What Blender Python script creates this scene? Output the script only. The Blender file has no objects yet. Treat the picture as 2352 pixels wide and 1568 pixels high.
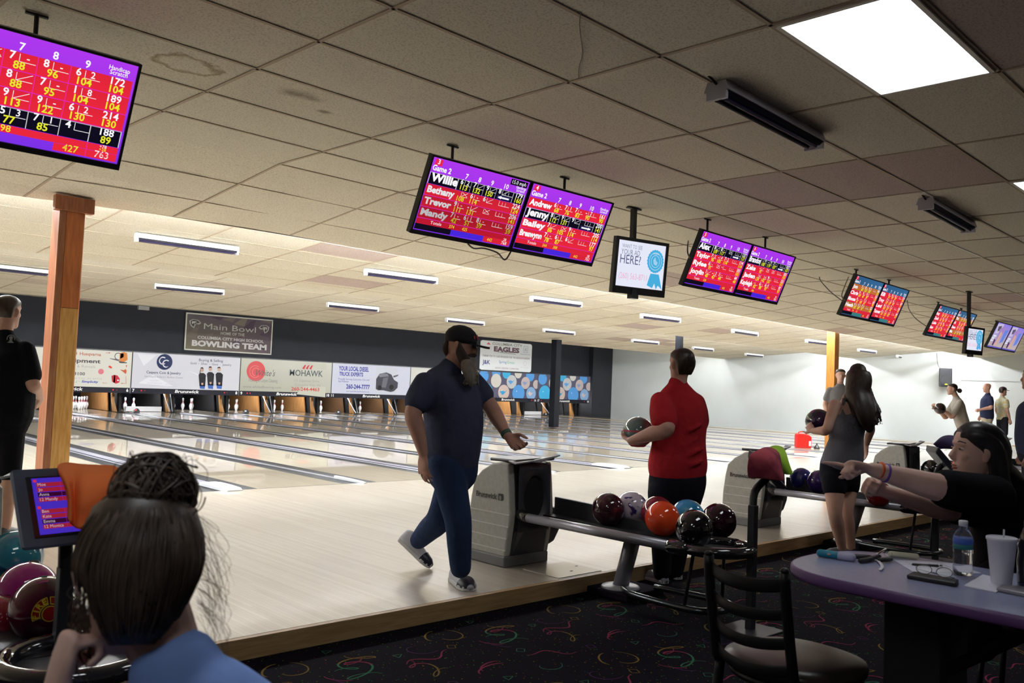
import bpy, bmesh, math, random
from mathutils import Vector as V, Matrix as M
random.seed(7)
S=bpy.context.scene; COL=S.collection; PI=math.pi
# ---------------------------------------------------------------- camera, world, exposure
FPX=1996.4; YAW,PIT,ROL=.7584,.0501,.0408
CAM=V((-4.57,-8.70,1.228))
cy,sy,cp,sp=math.cos(YAW),math.sin(YAW),math.cos(PIT),math.sin(PIT)
CF=V((sy*cp,cy*cp,sp)); R0=V((cy,-sy,0)); U0=R0.cross(CF)
CR=math.cos(ROL)*R0+math.sin(ROL)*U0; CU=-math.sin(ROL)*R0+math.cos(ROL)*U0
cam=bpy.data.cameras.new('camera'); cam.sensor_width=36; cam.sensor_fit='HORIZONTAL'; cam.lens=FPX/2352*36
cam.clip_start=.05; cam.clip_end=200
cam.dof.use_dof=True; cam.dof.focus_distance=8.5; cam.dof.aperture_fstop=6.5
co=bpy.data.objects.new('camera',cam); COL.objects.link(co)
co.matrix_world=M(((CR.x,CU.x,-CF.x,CAM.x),(CR.y,CU.y,-CF.y,CAM.y),(CR.z,CU.z,-CF.z,CAM.z),(0,0,0,1)))
S.camera=co
S.view_settings.view_transform='Standard'; S.view_settings.look='None'; S.view_settings.gamma=1
S.view_settings.use_curve_mapping=False; S.view_settings.exposure=0.0
W=bpy.data.worlds.new('world'); S.world=W; W.use_nodes=True
W.node_tree.nodes['Background'].inputs[0].default_value=(.55,.5,.5,1); W.node_tree.nodes['Background'].inputs[1].default_value=.03
COVE=190.0; TROFFER=7.5; PINLIGHT=170.0     # radiance of the lamps of the place
def J(u,v,d):                            # pixel and distance along the view axis -> point in the room
    return CAM+d*(CF+(u-1176)/FPX*CR-(v-784)/FPX*CU)
def JP(u,v,ax,val):                      # pixel -> point on an axis plane
    r=CF+(u-1176)/FPX*CR-(v-784)/FPX*CU
    return CAM+r*((val-CAM[ax])/r[ax])
# ---------------------------------------------------------------- materials
MATS={}
def mat(name,col=(.5,.5,.5),rough=.6,metal=0,emit=0,ecol=None,coat=0,spec=.5,alpha=1,trans=0,ior=1.45,noise=None,bump=None,sheen=0):
    if name in MATS: return MATS[name]
    m=bpy.data.materials.new(name); m.use_nodes=True; nt=m.node_tree; b=nt.nodes['Principled BSDF']
    b.inputs['Base Color'].default_value=(*col,1); b.inputs['Roughness'].default_value=rough
    b.inputs['Metallic'].default_value=metal; b.inputs['Coat Weight'].default_value=coat; b.inputs['Coat Roughness'].default_value=.05
    b.inputs['Specular IOR Level'].default_value=spec; b.inputs['Transmission Weight'].default_value=trans; b.inputs['IOR'].default_value=ior
    b.inputs['Alpha'].default_value=alpha; b.inputs['Sheen Weight'].default_value=sheen
    if emit: b.inputs['Emission Color'].default_value=(*(ecol or col),1); b.inputs['Emission Strength'].default_value=emit
    tc=None
    if noise or bump:
        tc=nt.nodes.new('ShaderNodeTexCoord')
    if noise:   # (scale, col2, detail, (sx,sy,sz), lo, hi)
        sc,c2,det,st,lo,hi=noise
        mp=nt.nodes.new('ShaderNodeMapping'); mp.inputs['Scale'].default_value=st
        n=nt.nodes.new('ShaderNodeTexNoise'); n.inputs['Scale'].default_value=sc; n.inputs['Detail'].default_value=det
        r=nt.nodes.new('ShaderNodeValToRGB'); r.color_ramp.elements[0].position=lo; r.color_ramp.elements[1].position=hi
        r.color_ramp.elements[0].color=(*col,1); r.color_ramp.elements[1].color=(*c2,1)
        L=nt.links.new; L(tc.outputs['Object'],mp.inputs[0]); L(mp.outputs[0],n.inputs['Vector']); L(n.outputs['Fac'],r.inputs[0]); L(r.outputs[0],b.inputs['Base Color'])
    if bump:
        sc,stg,dist=bump
        n=nt.nodes.new('ShaderNodeTexNoise'); n.inputs['Scale'].default_value=sc; n.inputs['Detail'].default_value=4
        bp=nt.nodes.new('ShaderNodeBump'); bp.inputs['Strength'].default_value=stg; bp.inputs['Distance'].default_value=dist
        nt.links.new(tc.outputs['Object'],n.inputs['Vector']); nt.links.new(n.outputs['Fac'],bp.inputs['Height']); nt.links.new(bp.outputs[0],b.inputs['Normal'])
    MATS[name]=m; return m
def attr_mat(name,emit=0,rough=.5,spec=.3,coat=0):
    m=bpy.data.materials.new(name); m.use_nodes=True; nt=m.node_tree; b=nt.nodes['Principled BSDF']
    a=nt.nodes.new('ShaderNodeAttribute'); a.attribute_name='Col'
    b.inputs['Roughness'].default_value=rough; b.inputs['Specular IOR Level'].default_value=spec; b.inputs['Coat Weight'].default_value=coat
    if emit:
        b.inputs['Base Color'].default_value=(.01,.01,.01,1)
        nt.links.new(a.outputs['Color'],b.inputs['Emission Color']); b.inputs['Emission Strength'].default_value=emit
    else: nt.links.new(a.outputs['Color'],b.inputs['Base Color'])
    MATS[name]=m; return m
# ---------------------------------------------------------------- mesh helpers
class MB:
    def __init__(s): s.v=[];s.f=[];s.m=[];s.c=[];s.hc=False
    def add(s,vs,fs,mi=0,col=None):
        o=len(s.v); s.v+=[tuple(x) for x in vs]; s.f+=[tuple(o+i for i in f) for f in fs]; s.m+=[mi]*len(fs)
        if col is not None: s.hc=True
        s.c+=[col]*len(fs); return s
    def box(s,lo,hi,mi=0,mx=None,col=None):
        x0,y0,z0=lo;x1,y1,z1=hi
        vs=[V((x,y,z)) for z in(z0,z1) for y in(y0,y1) for x in(x0,x1)]
        if mx: vs=[mx@v for v in vs]
        return s.add(vs,[(0,2,3,1),(4,5,7,6),(0,1,5,4),(2,6,7,3),(0,4,6,2),(1,3,7,5)],mi,col)
    def rings(s,R,mi=0,cap=True,closed=True,col=None):
        n=len(R[0]); vs=[p for r in R for p in r]; fs=[]
        for k in range(len(R)-1):
            for i in range(n if closed else n-1):
                j=(i+1)%n; fs.append((k*n+i,k*n+j,(k+1)*n+j,(k+1)*n+i))
        if cap and closed: fs.append(tuple(range(n))[::-1]); fs.append(tuple((len(R)-1)*n+i for i in range(n)))
        return s.add(vs,fs,mi,col)
    def loft(s,pts,rad,side=None,n=14,mi=0,ends=True,col=None,sub=1,power=1.0):
        pts=[V(p) for p in pts]; rad=[(r,r) if not isinstance(r,(tuple,list)) else r for r in rad]
        if sub>1:
            P2=[];R2=[];N=len(pts)
            for k in range(N-1):
                p0,p1,p2,p3=pts[max(k-1,0)],pts[k],pts[k+1],pts[min(k+2,N-1)]
                q=[rad[max(k-1,0)],rad[k],rad[k+1],rad[min(k+2,N-1)]]
                for t in range(sub):
                    t=t/sub; a=-.5*t+t*t-.5*t**3;b=1-2.5*t*t+1.5*t**3;c=.5*t+2*t*t-1.5*t**3;d=-.5*t*t+.5*t**3
                    P2.append(a*p0+b*p1+c*p2+d*p3); R2.append(tuple(max(1e-4,a*q[0][i]+b*q[1][i]+c*q[2][i]+d*q[3][i]) for i in(0,1)))
            P2.append(pts[-1]);R2.append(rad[-1]);pts,rad=P2,R2
        N=len(pts);T=[]
        for k in range(N):
            t=pts[min(k+1,N-1)]-pts[max(k-1,0)]; T.append(t.normalized() if t.length>1e-9 else V((0,0,1)))
        sv=V(side) if side is not None else (V((1,0,0)) if abs(T[0].x)<.8 else V((0,1,0)))
        rs=[]
        def ring(p,t,sv,r):
            a=(sv-t*sv.dot(t)).normalized(); b=t.cross(a)
            out=[]
            for i in range(n):
                c,d=math.cos(2*PI*i/n),math.sin(2*PI*i/n)
                if power!=1: c=math.copysign(abs(c)**power,c);d=math.copysign(abs(d)**power,d)
                out.append(p+a*r[0]*c+b*r[1]*d)
            return out,a
        if ends:
            for q in(80,50,25):
                q=math.radians(q);k=math.cos(q);r=min(rad[0])
                rr,_=ring(pts[0]-T[0]*r*math.sin(q),T[0],sv,(rad[0][0]*k,rad[0][1]*k)); rs.append(rr)
        for k in range(N):
            rr,a=ring(pts[k],T[k],sv,rad[k]); rs.append(rr)
            if side is None: sv=a
        if ends:
            for q in(25,50,80):
                q=math.radians(q);k=math.cos(q);r=min(rad[-1])
                rr,_=ring(pts[-1]+T[-1]*r*math.sin(q),T[-1],sv,(rad[-1][0]*k,rad[-1][1]*k)); rs.append(rr)
        return s.rings(rs,mi,True,True,col)
    def tube(s,pts,r,n=8,mi=0,sub=1,ends=False,col=None): return s.loft(pts,[r]*len(pts),None,n,mi,ends,col,sub)
    def lathe(s,prof,n=24,mi=0,c=(0,0,0),mx=None,col=None):
        R=[]
        for r,z in prof:
            ring=[V((c[0]+r*math.cos(2*PI*i/n),c[1]+r*math.sin(2*PI*i/n),c[2]+z)) for i in range(n)]
            if mx: ring=[mx@p for p in ring]
            R.append(ring)
        return s.rings(R,mi,True,True,col)
    def ball(s,c,r,n=20,mi=0,mx=None,col=None):
        if not isinstance(r,(tuple,list)): r=(r,r,r)
        R=[];k=max(6,n//2)
        for j in range(k+1):
            a=-PI/2+PI*(j+.001 if j==0 else (j-.001 if j==k else j))/k
            ring=[V((c[0]+r[0]*math.cos(a)*math.cos(2*PI*i/n),c[1]+r[1]*math.cos(a)*math.sin(2*PI*i/n),c[2]+r[2]*math.sin(a))) for i in range(n)]
            if mx: ring=[mx@p for p in ring]
            R.append(ring)
        return s.rings(R,mi,True,True,col)
    def ext(s,poly,d,mi=0,mx=None,col=None):   # poly: list of 3d points (planar), d: vector
        d=V(d);a=[V(p) for p in poly];b=[p+d for p in a]
        if mx: a=[mx@p for p in a];b=[mx@p for p in b]
        n=len(a);fs=[tuple(range(n))[::-1],tuple(range(n,2*n))]+[(i,(i+1)%n,n+(i+1)%n,n+i) for i in range(n)]
        return s.add(a+b,fs,mi,col)
def obj(name,mb,mats,parent=None,smooth=False,loc=None,bevel=0,bseg=2,remesh=0,smth=0,sub=0,auto=None,kind=None):
    me=bpy.data.meshes.new(name); me.from_pydata([tuple(v) for v in mb.v],[],mb.f)
    if not isinstance(mats,(list,tuple)): mats=[mats]
    for m in mats: me.materials.append(m)
    me.polygons.foreach_set('material_index',mb.m)
    if mb.hc:
        a=me.color_attributes.new('Col','FLOAT_COLOR','CORNER'); buf=[]
        for f,c in zip(mb.f,mb.c):
            if c is None: c=(1,1,1)
            if isinstance(c[0],(tuple,list)):
                for i in range(len(f)): buf+=[*c[i%len(c)][:3],1.0]
            else: buf+=[*c[:3],1.0]*len(f)
        a.data.foreach_set('color',buf)
    me.update()
    if smooth: me.polygons.foreach_set('use_smooth',[True]*len(me.polygons))
    o=bpy.data.objects.new(name,me); COL.objects.link(o)
    bm=bmesh.new(); bm.from_mesh(me)
    if not mb.hc: bmesh.ops.recalc_face_normals(bm,faces=bm.faces)
    bm.to_mesh(me); bm.free()
    if parent is not None:
        o.parent=parent
        if loc is None and not parent.get('_local'): 
            r=parent
            off=V((0,0,0))
            while r is not None: off+=r.location; r=r.parent
            o.location=-off
    if loc is not None: o.location=loc
    if bevel:
        b=o.modifiers.new('bevel','BEVEL'); b.width=bevel; b.segments=bseg; b.limit_method='ANGLE'; b.angle_limit=.6
    if remesh:
        r=o.modifiers.new('remesh','REMESH'); r.mode='VOXEL'; r.voxel_size=remesh; r.use_smooth_shade=True
    if smth:
        r=o.modifiers.new('smooth','SMOOTH'); r.iterations=smth; r.factor=.5
    if sub:
        r=o.modifiers.new('sub','SUBSURF'); r.levels=sub; r.render_levels=sub
    if auto or (smooth and bevel):
        w=o.modifiers.new('wn','WEIGHTED_NORMAL') if bevel else None
    if kind: o['kind']=kind
    return o
def thing(name,label,cat,loc=(0,0,0),group=None,local=False,rotz=0):
    o=bpy.data.objects.new(name,None); COL.objects.link(o); o.location=loc; o.rotation_euler=(0,0,rotz)
    o['label']=label; o['category']=cat; o.empty_display_size=.1
    if group: o['group']=group
    if local: o['_local']=1
    return o
def tag(o,label,cat,group=None):
    o['label']=label; o['category']=cat
    if group: o['group']=group
    return o
def dup(root,loc,rotz=None,label=None,group=None):
    r=root.copy(); COL.objects.link(r); r.location=loc
    if rotz is not None: r.rotation_euler=(0,0,rotz)
    if label: r['label']=label
    if group: r['group']=group
    for ch in list(root.children):
        c=ch.copy(); COL.objects.link(c); c.parent=r
        for g in ch.children:
            d=g.copy(); COL.objects.link(d); d.parent=c
    return r
def struct(name,mb,mats,**k): return obj(name,mb,mats,kind='structure',**k)
# ---------------------------------------------------------------- printed panels and screens (flat art, thin layers)
FC={}
def glyphs(t,bold=0.0,sp=1.0):
    k=(t,bold,sp)
    if k in FC: return FC[k]
    c=bpy.data.curves.new('f','FONT'); c.body=t; c.size=1; c.resolution_u=2; c.offset=bold; c.space_character=sp
    o=bpy.data.objects.new('f',c); COL.objects.link(o)
    dg=bpy.context.evaluated_depsgraph_get(); me=bpy.data.meshes.new_from_object(o.evaluated_get(dg))
    vs=[v.co.copy() for v in me.vertices]; fs=[tuple(p.vertices) for p in me.polygons]
    bpy.data.objects.remove(o); bpy.data.curves.remove(c); bpy.data.meshes.remove(me)
    if vs:
        x0=min(v.x for v in vs);x1=max(v.x for v in vs)
        vs=[(v.x-x0,v.y) for v in vs]; w=x1-x0
    else: w=.3
    FC[k]=(vs,fs,w); return FC[k]
class Art:
    """2-D art on a panel: x right 0..w, y up 0..h ; P(x,y,layer) gives the room point"""
    def __init__(s,o,ex,ey,w,h,mb=None,mi=0,gap=.0012):
        s.o=V(o);s.ex=V(ex).normalized();s.ey=V(ey).normalized();s.n=s.ex.cross(s.ey);s.w=w;s.h=h;s.mb=mb or MB();s.L=0;s.mi=mi;s.gap=gap
    def P(s,x,y): return s.o+s.ex*x*s.w+s.ey*y*s.h+s.n*(s.L*s.gap)
    def up(s,k=1): s.L+=k; return s
    def rect(s,x0,y0,x1,y1,c):
        s.mb.add([s.P(x0,y0),s.P(x1,y0),s.P(x1,y1),s.P(x0,y1)],[(0,1,2,3)],s.mi,c)
    def poly(s,pts,c): s.mb.add([s.P(*p) for p in pts],[tuple(range(len(pts)))],s.mi,c)
    def line(s,x0,y0,x1,y1,t,c):   # t in metres
        a=V((x0*s.w,y0*s.h,0));b=V((x1*s.w,y1*s.h,0));d=(b-a).normalized();n=V((-d.y,d.x,0))*t/2
        s.mb.add([s.o+s.ex*q.x+s.ey*q.y+s.n*(s.L*s.gap) for q in(a-n,b-n,b+n,a+n)],[(0,1,2,3)],s.mi,c)
    def disc(s,x,y,r,c,n=24,r2=None,a0=0,a1=2*PI,asp=1.0):    # r metres
        pts=[]
        for i in range(n):
            a=a0+(a1-a0)*i/n; pts.append((x+r*math.cos(a)/s.w,y+r*asp*math.sin(a)/s.h))
        if r2 is None: s.poly(pts,c)
        else:
            vs=[];fs=[]
            for i in range(n+1):
                a=a0+(a1-a0)*i/n
                for rr in(r,r2): vs.append(s.P(x+rr*math.cos(a)/s.w,y+rr*asp*math.sin(a)/s.h))
            for i in range(n): fs.append((2*i,2*i+2,2*i+3,2*i+1))
            s.mb.add(vs,fs,s.mi,c)
    def text(s,t,x,y,h,c,w=None,al='l',bold=0.0,it=0.0,rise=0.0):   # x,y fraction, h: cap height metres, w: width metres
        vs,fs,tw=glyphs(t,bold)
        if not fs: return
        k=h/.7; kx=(w/tw) if w else k
        W_=tw*kx; ox=x*s.w-(0 if al=='l' else W_/2 if al=='c' else W_); oy=y*s.h
        s.mb.add([s.o+s.ex*(ox+a*kx+it*b*k)+s.ey*(oy+b*k+rise*(a*kx))+s.n*(s.L*s.gap) for a,b in vs],fs,s.mi,c)
# ================================================================ THE ROOM
LW=1.0668; NG=.483; WG=.633; PP=2*LW+NG+WG; YM=16.43; XW=25.45; CPT=-.10; YA=-4.86; YB=19.25
lip=[lambda x:-.5+.065*x+.25*max(0,-.9-x), lambda x:3.55+.07*x, lambda x:10.1+.02*x]
TH=.0345; TN=V((math.cos(TH),math.sin(TH),0)); TY=V((-math.sin(TH),math.cos(TH),0)); T0=V((-3.558,-5.5125,0))
# ---- node materials of the big surfaces
def tile_mat():
    m=bpy.data.materials.new('ceiling_tile'); m.use_nodes=True; nt=m.node_tree; N=nt.nodes.new; L=nt.links.new
    b=nt.nodes['Principled BSDF']; b.inputs['Roughness'].default_value=.95; b.inputs['Specular IOR Level'].default_value=.1
    tc=N('ShaderNodeNewGeometry')
    # tile index -> small tone change per tile
    rot=N('ShaderNodeVectorRotate'); rot.rotation_type='Z_AXIS'; rot.inputs['Angle'].default_value=-TH; rot.inputs['Center'].default_value=tuple(T0)
    sub=N('ShaderNodeVectorMath'); sub.operation='SUBTRACT'; sub.inputs[1].default_value=tuple(T0)
    dv=N('ShaderNodeVectorMath'); dv.operation='DIVIDE'; dv.inputs[1].default_value=(1.2192,.6096,50)
    fl=N('ShaderNodeVectorMath'); fl.operation='FLOOR'; wn=N('ShaderNodeTexWhiteNoise')
    L(tc.outputs['Position'],rot.inputs['Vector']); L(rot.outputs[0],sub.inputs[0]); L(sub.outputs[0],dv.inputs[0]); L(dv.outputs[0],fl.inputs[0]); L(fl.outputs[0],wn.inputs['Vector'])
    r=N('ShaderNodeValToRGB'); e=r.color_ramp.elements
    e[0].position=0;e[0].color=(.48,.40,.39,1);e[1].position=1;e[1].color=(.72,.68,.57,1)
    q=e.new(.03);q.color=(.50,.41,.37,1);q=e.new(.04);q.color=(.66,.62,.52,1);q=e.new(.5);q.color=(.69,.65,.54,1)
    L(wn.outputs['Value'],r.inputs[0])
    # fissures
    n=N('ShaderNodeTexNoise'); n.inputs['Scale'].default_value=90; n.inputs['Detail'].default_value=6
    r2=N('ShaderNodeValToRGB'); r2.color_ramp.elements[0].position=.36; r2.color_ramp.elements[0].color=(.72,.7,.68,1); r2.color_ramp.elements[1].position=.5; r2.color_ramp.elements[1].color=(1,1,1,1)
    L(tc.outputs['Position'],n.inputs['Vector']); L(n.outputs['Fac'],r2.inputs[0])
    mx=N('ShaderNodeMix'); mx.data_type='RGBA'; mx.blend_type='MULTIPLY'; mx.inputs[0].default_value=1
    L(r.outputs[0],mx.inputs[6]); L(r2.outputs[0],mx.inputs[7]); cur=mx.outputs[2]
    # water stains: (x, y, radius, ring?)
    n3=N('ShaderNodeTexNoise'); n3.inputs['Scale'].default_value=9; n3.inputs['Detail'].default_value=5; L(tc.outputs['Position'],n3.inputs['Vector'])
    for (x,y,rad,ring,sx,sy) in STAINS:
        d=N('ShaderNodeVectorMath'); d.operation='SUBTRACT'; d.inputs[1].default_value=(x,y,0)
        sc=N('ShaderNodeVectorMath'); sc.operation='MULTIPLY'; sc.inputs[1].default_value=(sx/rad,sy/rad,0)
        ln=N('ShaderNodeVectorMath'); ln.operation='LENGTH'
        L(tc.outputs['Position'],d.inputs[0]); L(d.outputs[0],sc.inputs[0]); L(sc.outputs[0],ln.inputs[0])
        ad=N('ShaderNodeMath'); ad.operation='MULTIPLY_ADD'; ad.inputs[1].default_value=1.3; ad.inputs[2].default_value=-.65; L(n3.outputs['Fac'],ad.inputs[0])
        sm=N('ShaderNodeMath'); sm.operation='ADD'; L(ln.outputs['Value'],sm.inputs[0]); L(ad.outputs[0],sm.inputs[1])
        cr=N('ShaderNodeValToRGB'); ee=cr.color_ramp.elements
        if ring:
            ee[0].position=.55;ee[0].color=(1,1,1,1);ee[1].position=1;ee[1].color=(1,1,1,1)
            q=ee.new(.72);q.color=(.72,.66,.58,1);q=ee.new(.86);q.color=(.55,.48,.4,1)
        else:
            ee[0].position=.3;ee[0].color=(.5,.46,.42,1);ee[1].position=1;ee[1].color=(1,1,1,1)
        L(sm.outputs[0],cr.inputs[0])
        m2=N('ShaderNodeMix'); m2.data_type='RGBA'; m2.blend_type='MULTIPLY'; m2.inputs[0].default_value=1
        L(cur,m2.inputs[6]); L(cr.outputs[0],m2.inputs[7]); cur=m2.outputs[2]
    L(cur,b.inputs['Base Color'])
    bp=N('ShaderNodeBump'); bp.inputs['Strength'].default_value=.25; bp.inputs['Distance'].default_value=.002
    L(n.outputs['Fac'],bp.inputs['Height']); L(bp.outputs[0],b.inputs['Normal']); return m
def cz(u,v): 
    p=JP(u,v,2,2.92); return p.x,p.y
a1=cz(425,148);a2=cz(688,217);a3=cz(745,257)
STAINS=[(*a1,.19,1,.95,1.25),(*a2,.16,0,1,1.6),(*a3,.07,0,1,1.6)]
M_TILE=tile_mat()
M_BAR=mat('ceiling_bar',(.40,.32,.23),.7); M_BARW=mat('ceiling_bar_white',(.75,.73,.68),.5)
def wood(name,c1,c2,bw,rough,coat,along='Y',dark=.8,crough=.03):
    m=bpy.data.materials.new(name); m.use_nodes=True; nt=m.node_tree; N=nt.nodes.new; L=nt.links.new
    b=nt.nodes['Principled BSDF']; b.inputs['Roughness'].default_value=rough; b.inputs['Coat Weight'].default_value=coat; b.inputs['Coat Roughness'].default_value=crough
    g=N('ShaderNodeNewGeometry'); sep=N('ShaderNodeSeparateXYZ'); L(g.outputs['Position'],sep.inputs[0])
    dv=N('ShaderNodeMath'); dv.operation='DIVIDE'; dv.inputs[1].default_value=bw; L(sep.outputs['X'],dv.inputs[0])
    fl=N('ShaderNodeMath'); fl.operation='FLOOR'; L(dv.outputs[0],fl.inputs[0])
    yv=N('ShaderNodeMath'); yv.operation='DIVIDE'; yv.inputs[1].default_value=1.9; L(sep.outputs['Y'],yv.inputs[0])
    wo=N('ShaderNodeTexWhiteNoise'); wo.noise_dimensions='1D'; L(fl.outputs[0],wo.inputs['W'])
    ya=N('ShaderNodeMath'); ya.operation='ADD'; L(yv.outputs[0],ya.inputs[0]); L(wo.outputs['Value'],ya.inputs[1])
    yf=N('ShaderNodeMath'); yf.operation='FLOOR'; L(ya.outputs[0],yf.inputs[0])
    cb=N('ShaderNodeCombineXYZ'); L(fl.outputs[0],cb.inputs[0]); L(yf.outputs[0],cb.inputs[1])
    w2=N('ShaderNodeTexWhiteNoise'); L(cb.outputs[0],w2.inputs['Vector'])
    mp=N('ShaderNodeVectorMath'); mp.operation='MULTIPLY'; mp.inputs[1].default_value=(40,2.2,1); L(g.outputs['Position'],mp.inputs[0])
    n=N('ShaderNodeTexNoise'); n.inputs['Scale'].default_value=1; n.inputs['Detail'].default_value=5; L(mp.outputs[0],n.inputs['Vector'])
    av=N('ShaderNodeMath'); av.operation='MULTIPLY_ADD'; av.inputs[1].default_value=.55; L(w2.outputs['Value'],av.inputs[0])
    h=N('ShaderNodeMath'); h.operation='MULTIPLY'; h.inputs[1].default_value=.45; L(n.outputs['Fac'],h.inputs[0]); L(h.outputs[0],av.inputs[2])
    r=N('ShaderNodeValToRGB'); r.color_ramp.elements[0].color=(*c1,1); r.color_ramp.elements[1].color=(*c2,1); L(av.outputs[0],r.inputs[0])
    fr=N('ShaderNodeMath'); fr.operation='FRACT'; L(dv.outputs[0],fr.inputs[0])
    st=N('ShaderNodeMath'); st.operation='GREATER_THAN'; st.inputs[1].default_value=.93; L(fr.outputs[0],st.inputs[0])
    mx=N('ShaderNodeMix'); mx.data_type='RGBA'; mx.blend_type='MULTIPLY'; L(st.outputs[0],mx.inputs[0]); L(r.outputs[0],mx.inputs[6]); mx.inputs[7].default_value=(dark,dark*.97,dark*.93,1)
    L(mx.outputs[2],b.inputs['Base Color']); MATS[name]=m; return m
M_LANE=wood('lane_maple',(.44,.37,.27),(.58,.51,.40),.0267,.30,.9,crough=.02)
M_APP=wood('approach_maple',(.43,.37,.29),(.55,.49,.40),.0267,.38,.8,dark=.80,crough=.10)
M_EDGE=mat('edge_board',(.42,.27,.13),.5,noise=(6,(.30,.18,.08),4,(1,12,12),.35,.7))
M_PINE=mat('pine_post',(.82,.50,.17),.45,noise=(5,(.60,.30,.08),5,(10,10,1),.35,.7))
M_CEDAR=mat('cedar_post',(.40,.15,.07),.5,noise=(5,(.26,.09,.045),5,(10,10,1),.35,.7))
M_BLK=mat('black_paint',(.012,.013,.018),.5); M_NAVY=mat('charcoal_wall',(.005,.0065,.012),.75,noise=(3,(.008,.010,.018),3,(1,1,1),.3,.7))
M_WHITE=mat('white_wall',(.62,.65,.64),.7,noise=(1.3,(.59,.62,.61),3,(1,1,1),.35,.7))
M_CREAM=mat('cream_wall',(.62,.56,.44),.8)
M_GLOWT=mat('pin_lamp',(1,1,1),.5,emit=PINLIGHT,ecol=(.95,.96,1)); M_STEEL=mat('steel',(.55,.56,.6),.28,.9); M_CHROME=mat('chrome',(.7,.7,.74),.12,1)
M_DKPL=mat('dark_plastic',(.02,.021,.024),.35); M_BLACK=mat('soft_black',(.008,.008,.009),.8)
# ---------------------------------------------------------------- ceiling
# sawtooth bays: (low edge y(x), high edge y(x), z(x,y))
KINK=lambda x:-2.30+.06*x
def zA(x,y):
    k=KINK(x); 
    return 2.92 if y<=k else 2.92-(y-k)/(lip[0](x)-k)*.22
def zB(x,y): return 3.02-(y-lip[0](x))/(lip[1](x)-lip[0](x))*.36
def zC(x,y): return 3.02-(y-lip[1](x))/(lip[2](x)-lip[1](x))*.41
def zD(x,y): return 3.05
XL=-13.0
def bay(name,y0,y1,zf,rows=True,rowspace=.6096,troff=()):
    mb=MB(); XR=XW
    def strip(x0,x1,fy0,fy1,mi=0): 
        P=[(x0,fy0(x0)),(x1,fy0(x1)),(x1,fy1(x1)),(x0,fy1(x0))]
        mb.add([(a,b,zf(a,b)) for a,b in P],[(3,2,1,0)],mi)
    nx=40
    for k in range(nx):
        xa=XL+(XR-XL)*k/nx; xb=XL+(XR-XL)*(k+1)/nx
        strip(xa,xb,y0,y1)
    # bars across (along the bay)
    def bar(p,q,w,mi,dz=.004):
        d=(q-p).normalized(); nrm=V((-d.y,d.x,0))*w/2
        a=[p-nrm,p+nrm,q+nrm,q-nrm]; 
        mb.add([v-V((0,0,.0005)) for v in a]+[v-V((0,0,dz)) for v in a],[(0,1,2,3),(7,6,5,4),(0,4,5,1),(1,5,6,2),(2,6,7,3),(3,7,4,0)],mi)
    if rows:
        k=1
        while True:
            off=k*rowspace; x0,x1=XL,XR
            if y0(0)+off>y1(0)-.1: break
            f=lambda x:y0(x)+off*(y1(x)-y0(x))/(y1(0)-y0(0))
            for s_ in range(20):
                xa,xb=x0+(x1-x0)*s_/20,x0+(x1-x0)*(s_+1)/20; bar(V((xa,f(xa),zf(xa,f(xa)))),V((xb,f(xb),zf(xb,f(xb)))),.016,1)
            k+=1
    i=-8
    while i<30:
        # line T0+i*1.2192*TN + t*TY
        b=T0+TN*(i*1.2192); 
        def hit(f):
            t=0
            for _ in range(6): p=b+TY*t; t+=(f(p.x)-p.y)/TY.y
            p=b+TY*t; return V((p.x,f(p.x),zf(p.x,f(p.x))))
        p,q=hit(y0),hit(y1)
        if XL<p.x<XR and XL<q.x<XR: bar(p,q,.022,1)
        i+=1
    struct(name,mb,[M_TILE,M_BAR])
# flat near part
mb=MB(); YN=-13.5
def on(p): return XL<p.x<XW and YN<p.y<KINK(p.x)
pan=[]; 
mb.add([(XL,YN,2.92),(XW,YN,2.92),(XW,KINK(XW),2.92),(XL,KINK(XL),2.92)],[(3,2,1,0)],0)
def nbar(p,q,w,mi):
    d=(q-p).normalized(); n=V((-d.y,d.x,0))*w/2; z=2.92
    a=[V((v.x,v.y,z)) for v in(p-n,p+n,q+n,q-n)]
    mb.add([v-V((0,0,.0005)) for v in a]+[v-V((0,0,.006)) for v in a],[(0,1,2,3),(7,6,5,4),(0,4,5,1),(1,5,6,2),(2,6,7,3),(3,7,4,0)],mi)
for i in range(-8,26):
    b=T0+TN*(i*1.2192); t1=(KINK(b.x)-b.y)/TY.y; nbar(b+TY*(-8),b+TY*t1,.022,1)
for j in range(-13,9):
    c=T0+TY*(j*.6096)
    for i in range(-8,26):
        p,q=c+TN*(i*1.2192),c+TN*((i+1)*1.2192)
        if on(p) and on(q): nbar(p,q,.022,2 if random.random()<.10 and i>3 else 1)
struct('ceiling',mb,[M_TILE,M_BAR,M_BARW])
bay('ceiling',KINK,lip[0],zA)
bay('ceiling',lip[0],lip[1],zB); bay('ceiling',lip[1],lip[2],zC); bay('ceiling',lip[2],lambda x:17.2,zD)
# risers at the lips
for k,(zl) in enumerate((2.70,2.66,2.61)):
    mb=MB(); f=lip[k]
    for s_ in range(20):
        xa,xb=XL+(XW-XL)*s_/20,XL+(XW-XL)*(s_+1)/20; mb.ext([(xa,f(xa),zl),(xb,f(xb),zl),(xb,f(xb)+.02,zl),(xa,f(xa)+.02,zl)],(0,0,3.06-zl))
    struct('trim_%d'%(k+1),mb,M_CREAM)
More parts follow.
